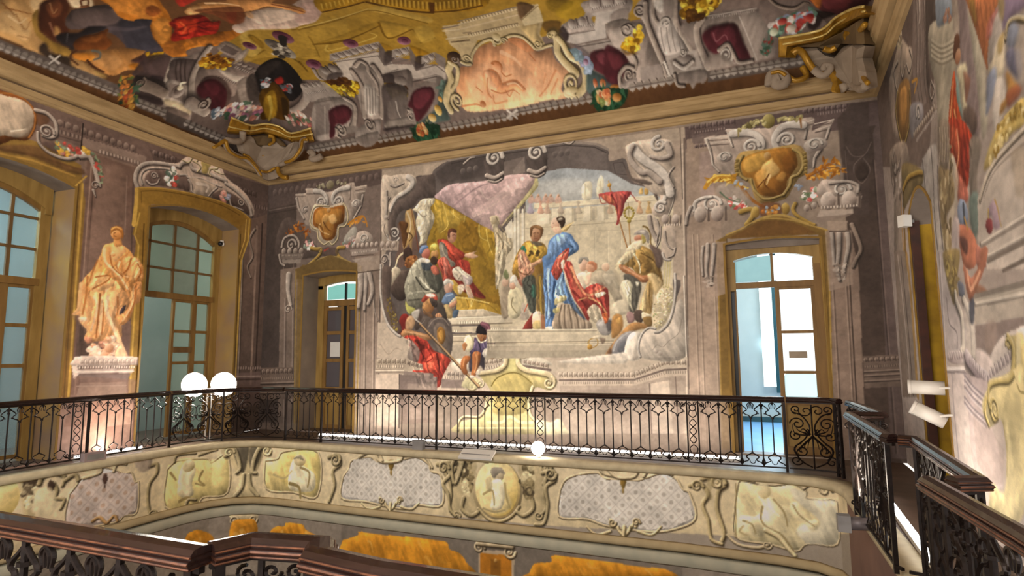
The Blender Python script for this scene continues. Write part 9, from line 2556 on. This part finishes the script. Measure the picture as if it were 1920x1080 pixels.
pd.piece('pane', cut(.57, 1.04, 2.015, 2.7, .03), .015, .025, M_FROST, lf); pd.piece('pane', cut(.57, 1.04, 1.355, 1.965, .03), .015, .025, M_FROST, lf)
M_FROST3 = mat('backlit_frosted_pane_low', 'cfeef2', .5, col2='a8dfe8', emit=.8, scale=1.5); pd.piece('pane', cut(.57, 1.04, .92, 1.305, .03), .015, .025, M_FROST3, lf)  # daylight glow put into the lower pane by emission
pd.bar('pane_sticker', .66, .93, 1.56, 1.67, .026, .03, mat('beige_sticker', 'a89885', .8), lf)
pd.bar('bottom_panel', .57, 1.04, .14, .8, .01, .035, M_OWOOD_L, lf)
# the bright room behind it
M_TEALW = mat('pale_teal_wall', 'b6bfbd', .8, col2='abb6b5', scale=2); M_BLUEF = mat('blue_lit_floor', '7fb0dc', .35, col2='6ba0d2', scale=2)  # blue light on the floor put into its base colour
boxo('floor', (-1.2, D + .35, -.05), (3.5, 15.6, 0), M_BLUEF, None, kind='structure')
boxo('wall_far_room', (-1.2, 15.5, 0), (3.5, 15.6, 4.2), M_TEALW, None, kind='structure')
boxo('wall_far_room', (-1.3, D + .6, 0), (-1.2, 15.6, 4.2), M_TEALW, None, kind='structure'); boxo('ceiling', (-1.3, D + .6, 4.2), (3.5, 15.6, 4.3), M_TEALW, None, kind='structure')
boxo('baseboard_far_room', (-1.2, 15.44, 0), (1.6, 15.5, .12), mat('dark_teal_paint', '2f5258', .6), None, kind='structure')
w3 = empty('window_3', kind='structure')
boxo('curtain', (.37, 15.36, .84), (.645, 15.42, 4.1), mat('lit_white_blind', 'f2f7f6', .8, emit=.9), w3); boxo('frame', (.645, 15.38, .7), (.78, 15.46, 4.1), mat('dark_teal_frame', '0e4650', .5), w3)  # blind glows by emission in place of the daylight on it
for k in range(6): boxo('pane', (.78, 15.42, .75 + k * .58), (2.4, 15.44, .75 + k * .58 + .55), mat('sunlit_pane', 'eef6fa', .5, emit=2.5), w3)

# ---- the doorway in the right wall, seen along the wall
d3 = empty('door_3', kind='structure'); pd = Plane(on_right, nR, .5)
pd.bar('door_leaf', 7.7, 8.9, .03, 3.1, 0, .05, mat('dark_red_wood', '4a2312', .5, col2='33180d', scale=8), d3)
pr = Plane(on_right, nR, 0)
pr.bar('door_frame', 8.83, 8.915, .02, 3.34, -.1, -.004, mat('dark_red_wood', '4a2312'), d3)

# the corridor behind the gallery windows
M_CORR = mat('pale_corridor_wall', 'b2bab2', .85, col2='a4aea6', scale=1.5)
boxo('wall_corridor', (-13.6, 1.0, -.2), (-13.5, 10.6, 6.0), M_CORR, None, kind='structure'); boxo('wall_corridor', (-13.5, 10.5, -.2), (-11.05, 10.6, 6.0), M_CORR, None, kind='structure')
boxo('ceiling', (-13.6, 1.0, 5.9), (-11.0, 10.6, 6.0), mat('corridor_ceiling', 'c8c8c2', .85), None, kind='structure'); boxo('floor', (-13.6, 1.0, -.2), (-10.98, 10.6, -.1), M_FLOOR, None, kind='structure')

# painted-look frame mouldings that edge the openings
def rim(name, poly, pl, wdt, d, m, parent=None, drop=True):
    P = np.array(poly[1:] + poly[:1]) if drop else np.array(poly)
    P = P; Q = []
    c = P.mean(0)
    for i in range(len(P)):
        a = P[i] - P[i - 1] if i else P[1] - P[0]; b = P[i + 1] - P[i] if i < len(P) - 1 else a
        a = a / np.linalg.norm(a); b = b / np.linalg.norm(b); m_ = np.array([a[1] + b[1], -a[0] - b[0]]); m_ /= np.linalg.norm(m_); Q.append(P[i] + m_ * wdt / max(m_ @ np.array([a[1], -a[0]]), .5))
    mb = MB(); n = len(P); v = [pl.put(*p, d) for p in P] + [pl.put(*q, d) for q in Q] + [pl.put(*q, 0) for q in Q] + [pl.put(*p, 0) for p in P]
    f = []
    for i in range(n - 1): f += [(i, i + 1, n + i + 1, n + i), (n + i, n + i + 1, 2 * n + i + 1, 2 * n + i), (i + 1, i, 3 * n + i, 3 * n + i + 1)]
    mb.add(v, f); return mb.build(name, m, parent, kind='structure')
PLb, PLl, PLr = Plane(on_back, (0, -1, 0), 0), Plane(on_left, nL, 0), Plane(on_right, nR, 0)
M_OCH_FR = mat('ochre_frame_paint', '9a7838', .8, col2='82642f', scale=4); M_OCH_HI = mat('light_ochre_frame_paint', 'c2a058', .8, col2='a8863f', scale=4)
for i, (p, pl) in enumerate(((WIN1, PLl), (WIN2, PLl), (DOOR1, PLb), (DOOR2, PLb), (DOOR3, PLr))):
    rim('trim_%d' % (30 + 2 * i), p, pl, .035, .012, M_OCH_FR)
# ---------------------------------------------------------------- wrought-iron railings
def spiral(cx, cz, r, turns, a0, sg, n=16, y=0, end=.15):
    return [(cx + r * (1 - (1 - end) * t) * math.cos(a0 + sg * 2 * PI * turns * t), y, cz + r * (1 - (1 - end) * t) * math.sin(a0 + sg * 2 * PI * turns * t)) for t in np.linspace(0, 1, int(n * turns) + 2)]
def mir(p): return [(-x, y, z) for x, y, z in p]
def S3(p, n=4): return [tuple(q) for q in spl(p, n)]
def tulip_mesh(r=.0095, seg=4, half=.14):
    """one bay: a straight bar, and beside it the tulip bar with its lyre above and below"""
    b = MB(); x = half
    b.tube([(x, 0, .2), (x, 0, .745)], r, 5)
    b.tube([(x, 0, .735), (x, 0, .765)], r * 2.1, 6); b.tube([(x, 0, .185), (x, 0, .21)], r * 1.9, 6)
    for s in (-1, 1):
        f = lambda q: [(x + s * a, 0, z) for a, z in q]
        b.tube(S3(f([(0, .75), (.03, .785), (.066, .80), (.085, .822), (.078, .85), (.052, .868), (.062, .9), (.1, .935), (.13, .968)])), r * .9, seg)
        b.tube(f([(.078, .818), (.105, .812), (.1, .83)]), r * .8, 4)
        b.tube(S3(f([(0, .99), (.028, .975), (.04, .945), (.03, .905), (.036, .885)])), r * .9, seg, r * .5)
        b.tube(S3(f([(.0, .98), (.012, .95), (.012, .895)])), r * .95, seg, r * .4)
        b.tube(S3(f([(0, .2), (.03, .178), (.06, .16), (.078, .138), (.066, .112), (.05, .1), (.06, .075), (.11, .05), (.132, .02)])), r * .9, seg)
        b.tube(S3(f([(.004, .03), (.03, .05), (.035, .085)])), r * .8, seg, r * .4)
    return b.mesh('tulip_bay', False)
def bar_mesh(r=.011):
    b = MB(); b.tube([(0, 0, .0), (0, 0, 1.0)], r, 5)
    for s in (-1, 1):
        b.tube(S3([(0, 0, .9), (s * .015, 0, .94), (s * .01, 0, .965)]), r * .7, 4); b.tube(S3([(0, 0, .12), (s * .018, 0, .07), (s * .012, 0, .03)]), r * .7, 4)
    b.tube([(0, 0, .885), (0, 0, .905)], r * 1.9, 6)
    return b.mesh('straight_bar')
def scroll_panel_mesh(w, r=.0105, seed=1):
    """dense panel of S-scrolls with curling leaves, as at the rounded corners"""
    b = MB(); h = w / 2
    for s in (-1, 1):
        b.tube(S3([(s * .02, 0, .03), (s * h * .55, 0, .12), (s * h * .8, 0, .3), (s * h * .35, 0, .45), (s * h * .1, 0, .62), (s * h * .4, 0, .8), (s * h * .85, 0, .86)]), r, 4)
        b.tube(spiral(s * h * .62, .68, .1, 1.4, PI * (0 if s > 0 else 1), s), r * .9, 4); b.tube(spiral(s * h * .5, .27, .11, 1.5, PI / 2, -s), r * .9, 4)
        b.tube(spiral(s * h * .66, .9, .07, 1.3, -PI / 2, s), r * .9, 4); b.tube(spiral(s * h * .72, .5, .08, 1.3, PI * (.3 if s > 0 else .7), -s), r * .9, 4)
        b.tube(spiral(s * h * .25, .88, .09, 1.2, PI, -s), r * .8, 4); b.tube(spiral(s * h * .74, .12, .08, 1.3, 0, s), r * .9, 4)
        for k in range(4):
            a = .5 + k * .5; b.tube(S3([(s * .03, 0, .52), (s * (.06 + .05 * k), 0, .56 + .05 * math.sin(a * 2)), (s * (.1 + .05 * k), 0, .5 + .06 * k)]), r * 1.3, 4, r * .3)
            b.tube(S3([(0, 0, .5), (s * .05 * (k + 1), 0, .42 - .05 * k), (s * .035 * (k + 2), 0, .3 - .03 * k)]), r * 1.3, 4, r * .3)
    b.tube([(0, 0, 0), (0, 0, .98)], r, 4)
    return b.mesh('scroll_panel')
def narrow_panel_mesh(w=.16, r=.0095):
    """the narrow pilaster panel: ring above, chain of lozenges, curls at head and foot"""
    b = MB(); h = w / 2
    for s in (-1, 1):
        b.tube([(s * h, 0, 0), (s * h, 0, 1)], r * 1.35, 5)
        b.tube(S3([(0, 0, .30), (s * h * .6, 0, .36), (0, 0, .43), (s * -h * .6, 0, .5), (0, 0, .57), (s * h * .6, 0, .63), (0, 0, .7)], 5), r * .8, 4)
        b.tube(spiral(s * h * .5, .95, .035, 1.3, 0, s, 12), r * .8, 4); b.tube(spiral(s * h * .5, .06, .035, 1.3, 0, -s, 12), r * .8, 4)
        b.tube(S3([(0, 0, .72), (s * h * .7, 0, .77), (s * h * .5, 0, .84)]), r * .8, 4); b.tube(S3([(0, 0, .28), (s * h * .7, 0, .22), (s * h * .4, 0, .13)]), r * .8, 4)
        b.tube(spiral(s * (h + .05), .93, .04, 1.4, PI / 2, -s, 12), r * .8, 4); b.tube(spiral(s * (h + .05), .07, .04, 1.4, PI / 2, s, 12), r * .8, 4)
    b.tube([(.045 * math.cos(a), 0, .88 + .05 * math.sin(a)) for a in np.linspace(0, 2 * PI, 13)[:-1]], r * .9, 4, None, True)
    return b.mesh('narrow_panel')
TUL, BAR, NAR = tulip_mesh(), bar_mesh(), narrow_panel_mesh()
TULF = tulip_mesh(.0135, 6); BARF = bar_mesh(.015)
POSTM = MB().box((-.017, -.017, 0), (.017, .017, 1.0)).mesh('post')
HAND = [(-.045, 0), (-.05, .012), (-.05, .026), (-.04, .03), (-.042, .045), (-.03, .06), (0, .066), (.03, .06), (.042, .045), (.04, .03), (.05, .026), (.05, .012), (.045, 0)]
def railing(label, path, plan, hand=HAND, top=1.0, fine=False, into=None):
    """plan: list of (kind, from, to) in metres along the path"""
    P = np.array(path, float); S = np.r_[0, np.cumsum(np.hypot(*np.diff(P, axis=0).T))]
    at = lambda s: (np.interp(s, S, P[:, 0]), np.interp(s, S, P[:, 1]))
    def ang(s):
        i = min(max(np.searchsorted(S, s) - 1, 0), len(P) - 2); return math.atan2(P[i + 1][1] - P[i][1], P[i + 1][0] - P[i][0])
    t = into or empty('iron_railing', (0, 0, 0), label=label, cat='railing', group='wrought iron railings round the stairwell')
    w = hand[2][0] / -.05
    h = sweep([(*p, top - .03) for p in path], hand).build('handrail', M_RAIL, t)
    for z0, z1, k in ((.013, .023, 1.05), (.034, .041, .9), (-.004, .004, .92)):
        sweep([(*p, top - .03) for p in path], [(-.05 * w * k, z0), (-.053 * w * k, (z0 + z1) / 2), (-.05 * w * k, z1), (.05 * w * k, z1), (.053 * w * k, (z0 + z1) / 2), (.05 * w * k, z0)]).build('edge_bead', M_RAIL2 if fine else M_RAIL, h)
    sweep([(*p, .045) for p in path], [(-.012, 0), (-.012, .02), (.012, .02), (.012, 0)]).build('bottom_rail', M_IRON, t)
    sweep([(*p, top - .055) for p in path], [(-.012, 0), (-.012, .024), (.012, .024), (.012, 0)]).build('top_rail', M_IRON, t)
    z0 = .06; k = (top - .05 - z0)
    def put(nm, me, s, sx=1., sz=k, dz=z0):   # one bay, its own object on shared mesh data
        o = link(nm, me, M_IRON, t); x, y = at(s); o.location = (x, y, dz); o.rotation_euler = (0, 0, ang(s)); o.scale = (sx, 1, sz); return o
    for kind, a, b in plan:
        if kind == 'post': put('post', POSTM, a, 1, top - .03, 0); continue
        if kind == 'narrow': put('narrow_panel', NAR, (a + b) / 2, (b - a) / .16); continue
        if kind == 'scroll': put('scroll_panel', scroll_panel_mesh(b - a), (a + b) / 2); continue
        n = max(1, int(round((b - a) / .28))); st = (b - a) / n
        for i in range(n):
            put('tulip_bar', TULF if fine else TUL, a + i * st, st / .28)
            if i: put('straight_bar', BARF if fine else BAR, a + i * st)
        if fine: put('straight_bar', BARF, a)
    return t
def slen(path): return float(np.hypot(*np.diff(np.array(path), axis=0).T).sum())
# across the back, left to right
pb = [(-8.55, 9.24), (.47, 9.16)]
sx = lambda x: x + 8.55
railing('long black iron railing across the back of the stairwell below the big mural', pb,
        [('post', .02, 0), ('tulip', .02, .9), ('post', .9, 0), ('tulip', .9, sx(-5.14)), ('post', sx(-5.12), 0), ('tulip', sx(-5.1), sx(-3.27)), ('narrow', sx(-3.27), sx(-3.1)), ('tulip', sx(-3.1), sx(-.86)), ('narrow', sx(-.86), sx(-.7)), ('tulip', sx(-.7), sx(.45)), ('post', sx(.46), 0)])
# rounded left corner, dense with scrolls
pc = [(-9.9, 7.79), (-9.87, 8.15), (-9.7, 8.7), (-9.45, 9.0), (-9.1, 9.18), (-8.6, 9.24)]
n = slen(pc)
railing('short dark scroll-filled iron railing rounding the left corner of the stairwell', pc, [('post', .01, 0), ('scroll', .03, .5), ('scroll', .5, 1.0), ('post', 1.0, 0), ('scroll', 1.02, 1.5), ('scroll', 1.5, n - .03)])
# along the left wall
pl_ = [(-9.9, 2.9), (-9.9, 7.74)]
railing('black iron railing along the left side in front of the painted statue', pl_, [('tulip', .0, 3.2), ('narrow', 3.2, 3.36), ('post', 3.45, 0), ('tulip', 3.46, 4.85)])
# right corner and the jogging right side
pr1 = [(.49, 9.16), (.85, 9.12), (1.05, 9.06), (1.12, 8.92)]
n = slen(pr1)
railing('short iron corner railing of leafy scrolls beside the open glazed door', pr1, [('scroll', .02, .6), ('post', .62, 0), ('narrow', .64, n - .02), ('post', n - .01, 0)])
pr2 = [(1.2, 8.7), (1.235, 8.5), (1.29, 7.14)]
RR = railing('iron railing down the right side in stepped stretches, its handrail gleaming', pr2, [('narrow', .02, .2), ('scroll', .22, .72), ('tulip', .74, 1.5), ('post', 1.52, 0)])
pr3 = [(1.27, 7.1), (.97, 7.04), (.97, 5.3), (1.0, 5.24)]
railing('', pr3, [('narrow', .05, .25), ('post', .31, 0), ('scroll', .34, .9), ('tulip', .92, 1.5), ('scroll', 1.5, 2.0), ('post', 2.03, 0)], into=RR)
pr4 = [(1.03, 5.2), (1.13, 5.16), (1.05, 3.64), (.92, 3.58)]
railing('', pr4, [('post', .1, 0), ('narrow', .12, .32), ('tulip', .34, .9), ('scroll', .9, 1.4), ('narrow', 1.42, 1.58), ('post', 1.62, 0)], fine=True, into=RR)
pr5 = [(.81, 3.54), (.87, 2.6), (.9, 1.72)]
railing('', pr5, [('narrow', .02, .2), ('scroll', .22, .66), ('tulip', .66, 1.3), ('scroll', 1.3, 1.8)], fine=True, into=RR)
# the viewer's own railing
BIG = [(o * 1.15, z * 1.0) for o, z in HAND]
pf = [(-4.4, 1.55), (-1.75, 1.53)]
FR = railing('foreground iron railing with a thick brown handrail that jogs near the lower left', pf, [('tulip', 0, 2.52), ('post', 2.6, 0)], BIG, .975, True)
pf = [(-1.76, 1.57), (-1.7, 1.70), (-1.44, 1.75), (-1.36, 1.65)]
railing('', pf, [('post', .03, 0), ('narrow', .18, .36), ('post', .46, 0)], BIG, .975, True, FR)
pf = [(-1.4, 1.66), (-1.1, 1.62), (.4, 1.6), (.7, 1.62)]
railing('', pf, [('post', .02, 0), ('tulip', .06, 2.0)], BIG, .975, True, FR)

# ---------------------------------------------------------------- lamps and small fittings
def cyl(p0, p1, r, n=20, r1=None): return MB().tube([p0, p1], r, n, r1)
t = empty('floodlight_stand', FLOOD, label='twin white floodlights blazing on a pale stand in the left gallery corner', cat='floodlight')
for s in (-1, 1):
    cyl((s * .06, 0, .0), (s * .05, 0, .9), .016, 8).build('pole', M_WHITE, t)
    v = Vector((.55, -.85, -.02)).normalized(); o = Vector((s * .27 * .85, s * .27 * .55, 1.1))
    h = cyl(o - v * .14, o + v * .05, .19, 24, .25).build('lamp_head', M_WHITE, t, True)
    MB().tube([o + v * .052, o + v * .066],   .235, 24).build('lens', M_BULB, h)
    for k in range(3): MB().box((s * .24 * .85 - .02 + k * .015, s * .13 - .05, .98), (s * .24 * .85 - .012 + k * .015, s * .13 + .1, 1.16)).build('fin', M_GREYB, h)
cyl((-.26, -.17, .93), (.26, .17, .93), .014, 8).build('crossbar', M_WHITE, t)
MB().prism([(-.2, -.2), (.2, -.2), (.2, .2), (-.2, .2)], 2, 0, .02).build('base', M_GREYB, t)
def spotlight(label, loc, d, arm):
    t = empty('spotlight', loc, label=label, cat='spotlight'); v = Vector(d).normalized()
    b = cyl(-v * .17, v * .15, .075, 24).build('housing', M_WHITE, t, True)
    cyl(v * .15, v * .155, .07, 24).build('lens', M_SPOTL, b); cyl(v * .13, v * .165, .078, 24).build('front_ring', M_WHITE, b, True)
    cyl(-v * .05, arm, .014, 8).build('arm', M_WHITE, t); cyl(Vector(arm) - Vector((.02, 0, 0)), arm, .035, 12).build('wall_plate', M_WHITE, t)
spotlight('upper white cylinder spotlight on the right wall, pointing level', (1.83, 7.75, 1.255), (-1, .25, .03), (.2, -.22, .01))
spotlight('lower white cylinder spotlight on the right wall, tilted upwards', (1.83, 7.75, .965), (-1, .25, .55), (.2, -.22, .02))
def led(label, a, b, nseg):
    a, b = Vector(a), Vector(b); d = b - a; L_ = d.length; t = empty('light_bar', a, math.atan2(d.y, d.x), label=label, cat='light bar', group='floor light bars washing the frescoes')
    MB().box((0, -.03, 0), (L_, .03, .045)).build('housing', M_WHITE, t)
    for k in range(nseg): MB().box((L_ * k / nseg + .02, -.026, .046), (L_ * (k + 1) / nseg - .02, .026, .075)).build('diffuser', M_LED, t)
led('long white floor light bar glowing behind the back railing', (-8.2, 9.84, 0), (-.16, 9.74, 0), 48)
led('short white floor light bar behind the left railing below the statue', (-10.12, 6.3, 0), (-10.12, 7.45, 0), 6)
led('white floor light bar seen through the right railing', (1.38, 8.07, 0), (1.25, 5.4, 0), 14)
t = empty('security_camera', tuple(np.array(on_left(np.float64(9.6), np.float64(4.17))) - nL * .42), label='small dome security camera on the ochre jamb of the window nearest the corner', cat='camera')
MB().tube([(0, 0, 0), (0, -.05, 0)], .05, 14).build('mount', M_WHITE, t, True)
bm = bmesh.new(); bmesh.ops.create_uvsphere(bm, u_segments=14, v_segments=8, radius=.055, matrix=Matrix.Translation((0, -.07, 0))); me = bpy.data.meshes.new('dome'); bm.to_mesh(me); bm.free(); me.shade_smooth(); link('dome', me, M_BLACK, t)
MB().box((-.02, -.07, .05), (.02, 0, .08)).build('hood', M_WHITE, t)
t = empty('motion_sensor', tuple(np.array(on_right(np.float64(8.75), np.float64(3.33))) + nR * .07), .5, label='small white box tilted at the head of the right doorway', cat='sensor')
MB().box((-.06, -.05, -.075), (.06, .05, .075)).build('case', M_WHITE, t); MB().box((.0, -.02, -.02), (.12, .02, .02)).build('bracket', M_GREYB, t)
t = empty('projector_lamp', (.84, 6.5, .04), label='grey square lamp housing clamped to the foot of the right railing', cat='lamp')
MB().box((-.11, -.055, -.075), (0, .055, .075)).build('front_box', M_GREYB, t); MB().tube([(0, 0, 0), (.15, 0, .01)], .06, 20).build('barrel', mat('dull_grey_metal', '6f6668', .5, metal=.3), t, True)
MB().box((.1, -.015, .05), (.13, .015, .2)).build('bracket', M_BLACK, t)
t = empty('control_box', (-5.43, 9.13, .0), label='small grey box on the ledge beside the thick post of the back railing', cat='box'); MB().box((-.1, -.05, 0), (.1, .05, .17)).build('case', M_GREYB, t); MB().box((-.08, -.055, .03), (.08, -.05, .14)).build('cover', M_GREYB, t)
t = empty('control_box', (-9.83, 6.42, .0), label='small pinkish grey box on the ledge at the left railing post', cat='box'); MB().box((-.05, -.17, 0), (.05, .17, .14)).build('case', mat('pinkish_grey_plastic', 'a3908f', .6), t); MB().box((.05, -.13, .03), (.055, .13, .11)).build('cover', M_GREYB, t)
t = empty('panel_lamp', (-4.22, 8.96, .02), label='white flat lamp panel tilted on the ledge above the oval relief', cat='lamp')
mb = MB(); mb.add([(-.3, -.1, -.05), (.3, -.1, -.05), (.3, .1, .06), (-.3, .1, .06), (-.3, -.09, -.08), (.3, -.09, -.08), (.3, .11, .03), (-.3, .11, .03)], [(0, 1, 2, 3), (7, 6, 5, 4), (0, 4, 5, 1), (1, 5, 6, 2), (2, 6, 7, 3), (3, 7, 4, 0)]); mb.build('panel', M_WHITE, t); MB().box((-.26, -.06, .0), (.26, -.05, .01)).build('trim', M_GREYB, t)
t = empty('lamp', (-3.18, 9.06, .02), label='small blazing round lamp on the ledge at the foot of the back railing', cat='lamp')
MB().tube([(0, .03, 0), (0, .03, .06)], .04, 12).build('base', M_WHITE, t)
bm = bmesh.new(); bmesh.ops.create_uvsphere(bm, u_segments=16, v_segments=10, radius=.11, matrix=Matrix.Translation((0, 0, .13))); me = bpy.data.meshes.new('bulb'); bm.to_mesh(me); bm.free(); me.shade_smooth(); link('bulb', me, mat('bulb_glow', 'fff4e6', .5, emit=30.), t)

# ---------------------------------------------------------------- gilded stucco brackets in the two corners, over the cornice (centimetres)
BM = {'G': mat('gilded_stucco', 'b98a2c', .38, metal=.35, col2='8a6420', scale=9, bump=.1), 'S': mat('grey_beige_stucco', 'a08f7c', .8, col2='8b7b6a', scale=5), 'D': mat('dim_brown_stucco', '6d5738', .8, col2='59472e', scale=5), 'L': mat('bright_gilding', 'dcc47c', .35, metal=.3, col2='b89a50', scale=9)}
def corner_bracket(label, dr, polys, tubes):
    base = Vector(polys[0][2][0]) / 100; t = empty('corner_bracket', base, label=label, category='bracket') if 0 else tag(empty('corner_bracket', base), label, 'bracket')
    back = Vector((-dr[0], -dr[1], .25)).normalized() * .22
    for nm, m, pts in polys:
        v = [Vector(p) / 100 - base for p in pts]; n = len(v); c = sum(v, Vector()) / n; c2 = c - back * .35
        mb = MB(); mb.add([tuple(p) for p in v] + [tuple(p + back) for p in v] + [tuple(p * .82 + c2 * .18 - back * .12) for p in v], [(i, (i + 1) % n, n + (i + 1) % n, n + i) for i in range(n)] + [(i, 2 * n + i, 2 * n + (i + 1) % n, (i + 1) % n) for i in range(n)] + [tuple(range(2 * n, 3 * n))])
        mb.build(nm, BM[m], t)
    for m, r0, r1, pts in tubes:
        p = spl([np.array(q) / 100 - np.array(base) for q in pts], 4); MB().tube([tuple(q) for q in p], r0 / 100, 8, r1 / 100).build('edge_moulding' if m == 'L' else 'scroll', BM[m], t, True)
corner_bracket('gilt rocaille corner bracket with a stepped ledge below the dark painted urn',(1,-1),
 [('ledge','G',[(-965,859,658),(-965,910,659),(-979,920,646),(-989,871,634)]),('ledge','G',[(-962,908,658),(-949,935,670),(-929,955,667),(-909,970,654),(-920,981,644),(-948,970,655),(-964,945,657),(-976,918,645)]),('ledge','G',[(-912,972,656),(-856,970,658),(-862,990,637),(-922,985,643)]),('body','S',[(-1000,906,622),(-995,920,642),(-989,933,648),(-998,951,639),(-1000,973,638),(-981,968,657),(-967,983,658),(-959,995,646),(-949,1003,638),(-925,995,646),(-906,993,647),(-921,1004,632),(-937,1004,615),(-960,1004,604),(-977,1004,592),(-970,1004,575),(-982,1004,570),(-1001,1002,568),(-1001,987,568),(-1001,977,583),(-1000,956,595),(-1000,932,603),(-1000,912,608)]),('shell','D',[(-987,934,645),(-977,953,655),(-970,969,662),(-954,983,653),(-944,998,638),(-971,995,641),(-995,983,638),(-997,959,635)])],
 [('S',7,4,[(-974,898,642),(-986,908,629),(-985,888,618),(-985,867,614),(-985,868,600),(-985,887,591),(-986,914,591),(-986,934,586),(-987,952,578),(-987,964,566)]),('S',7,5,[(-876,981,639),(-889,983,637),(-899,990,622),(-918,990,606),(-941,990,598),(-958,990,595)]),('G',4,2,[(-980,861,610),(-981,872,592),(-981,897,587),(-982,921,591),(-983,945,580),(-983,963,565)]),('G',4,6,[(-960,986,589),(-956,986,575),(-944,986,564),(-931,986,561)]),('G',3,4,[(-868,976,636),(-882,976,636),(-894,984,622),(-913,984,601),(-936,984,596)]),('G',3,3,[(-986,967,611),(-987,984,625),(-976,989,630),(-971,986,633)]),('G',3,5,[(-977,974,639),(-963,974,645),(-957,966,652),(-963,959,653)]),('G',3,5,[(-982,834,586),(-983,849,599),(-983,856,606),(-983,863,610)]),('S',6,7,[(-882,996,613),(-876,996,616),(-868,996,608),(-874,996,600),(-860,996,598),(-846,996,603)]),('G',3,3,[(-986,914,598),(-986,928,598),(-987,943,589),(-987,958,580)]),('G',3,3,[(-987,964,577),(-988,985,581),(-970,990,590)]),('L',2,2,[(-951,847,650),(-951,897,652),(-939,925,664),(-919,945,662),(-899,959,649),(-843,956,651)]),('L',1.5,1.5,[(-967,855,636),(-960,904,644),(-947,930,657),(-929,953,655),(-905,965,643),(-845,965,642)])])
corner_bracket('gilt rocaille corner bracket over the right end of the cornice,a scroll at its left',(-1,-1),
 [('ledge','G',[(72,963,658),(129,962,659),(134,974,647),(85,974,647),(83,986,635),(72,985,637)]),('ledge','G',[(129,958,657),(147,922,654),(160,877,637),(167,846,622),(166,819,595),(163,910,637),(151,956,652),(134,971,646)]),('body','S',[(96,992,646),(112,991,647),(128,992,646),(140,1001,637),(155,1002,629),(167,996,642),(174,933,615),(171,875,579),(173,907,577),(171,881,544),(171,879,523),(176,971,556),(161,1001,573),(156,1001,585),(138,1002,602),(123,1002,615),(112,1002,633)]),('shell','D',[(88,989,652),(135,988,652),(163,962,650),(171,870,617),(171,876,582),(167,996,645),(155,1003,632),(128,994,646)]),('leaf','G',[(147,980,600),(154,980,589),(155,980,576),(149,979,561),(143,979,563),(147,980,577),(142,980,591)])],
 [('G',6,5,[(92,972,633),(98,970,636),(106,974,632),(113,980,620),(122,980,602),(133,980,594)]),('S',6,5,[(120,978,604),(131,978,592),(140,978,596),(143,978,604),(135,978,607),(133,978,599)]),('S',7,9,[(56,988,594),(59,988,611),(71,988,614),(81,988,602),(78,988,593),(68,988,593),(65,988,601),(71,988,604)]),('G',3,3,[(59,982,611),(71,982,612),(81,981,603)]),('G',4,5,[(83,992,608),(95,992,597),(111,992,601),(106,993,618)]),('G',4,6,[(166,841,592),(170,906,616),(163,943,636),(167,953,631),(171,925,613)]),('G',4,3,[(171,918,597),(172,940,591),(171,931,576),(169,888,540),(167,856,518)]),('G',4,3,[(159,981,581),(171,981,575),(170,900,545)]),('G',4,5,[(135,974,633),(144,977,630),(152,975,632)]),('S',7,6,[(156,980,567),(171,981,573),(171,921,538),(168,868,521)]),('L',2,2,[(71,945,649),(127,945,649),(144,910,646),(158,865,630),(165,833,613)]),('L',1.5,1.5,[(77,953,642),(130,952,643),(147,928,645),(160,880,629),(164,825,602)])])
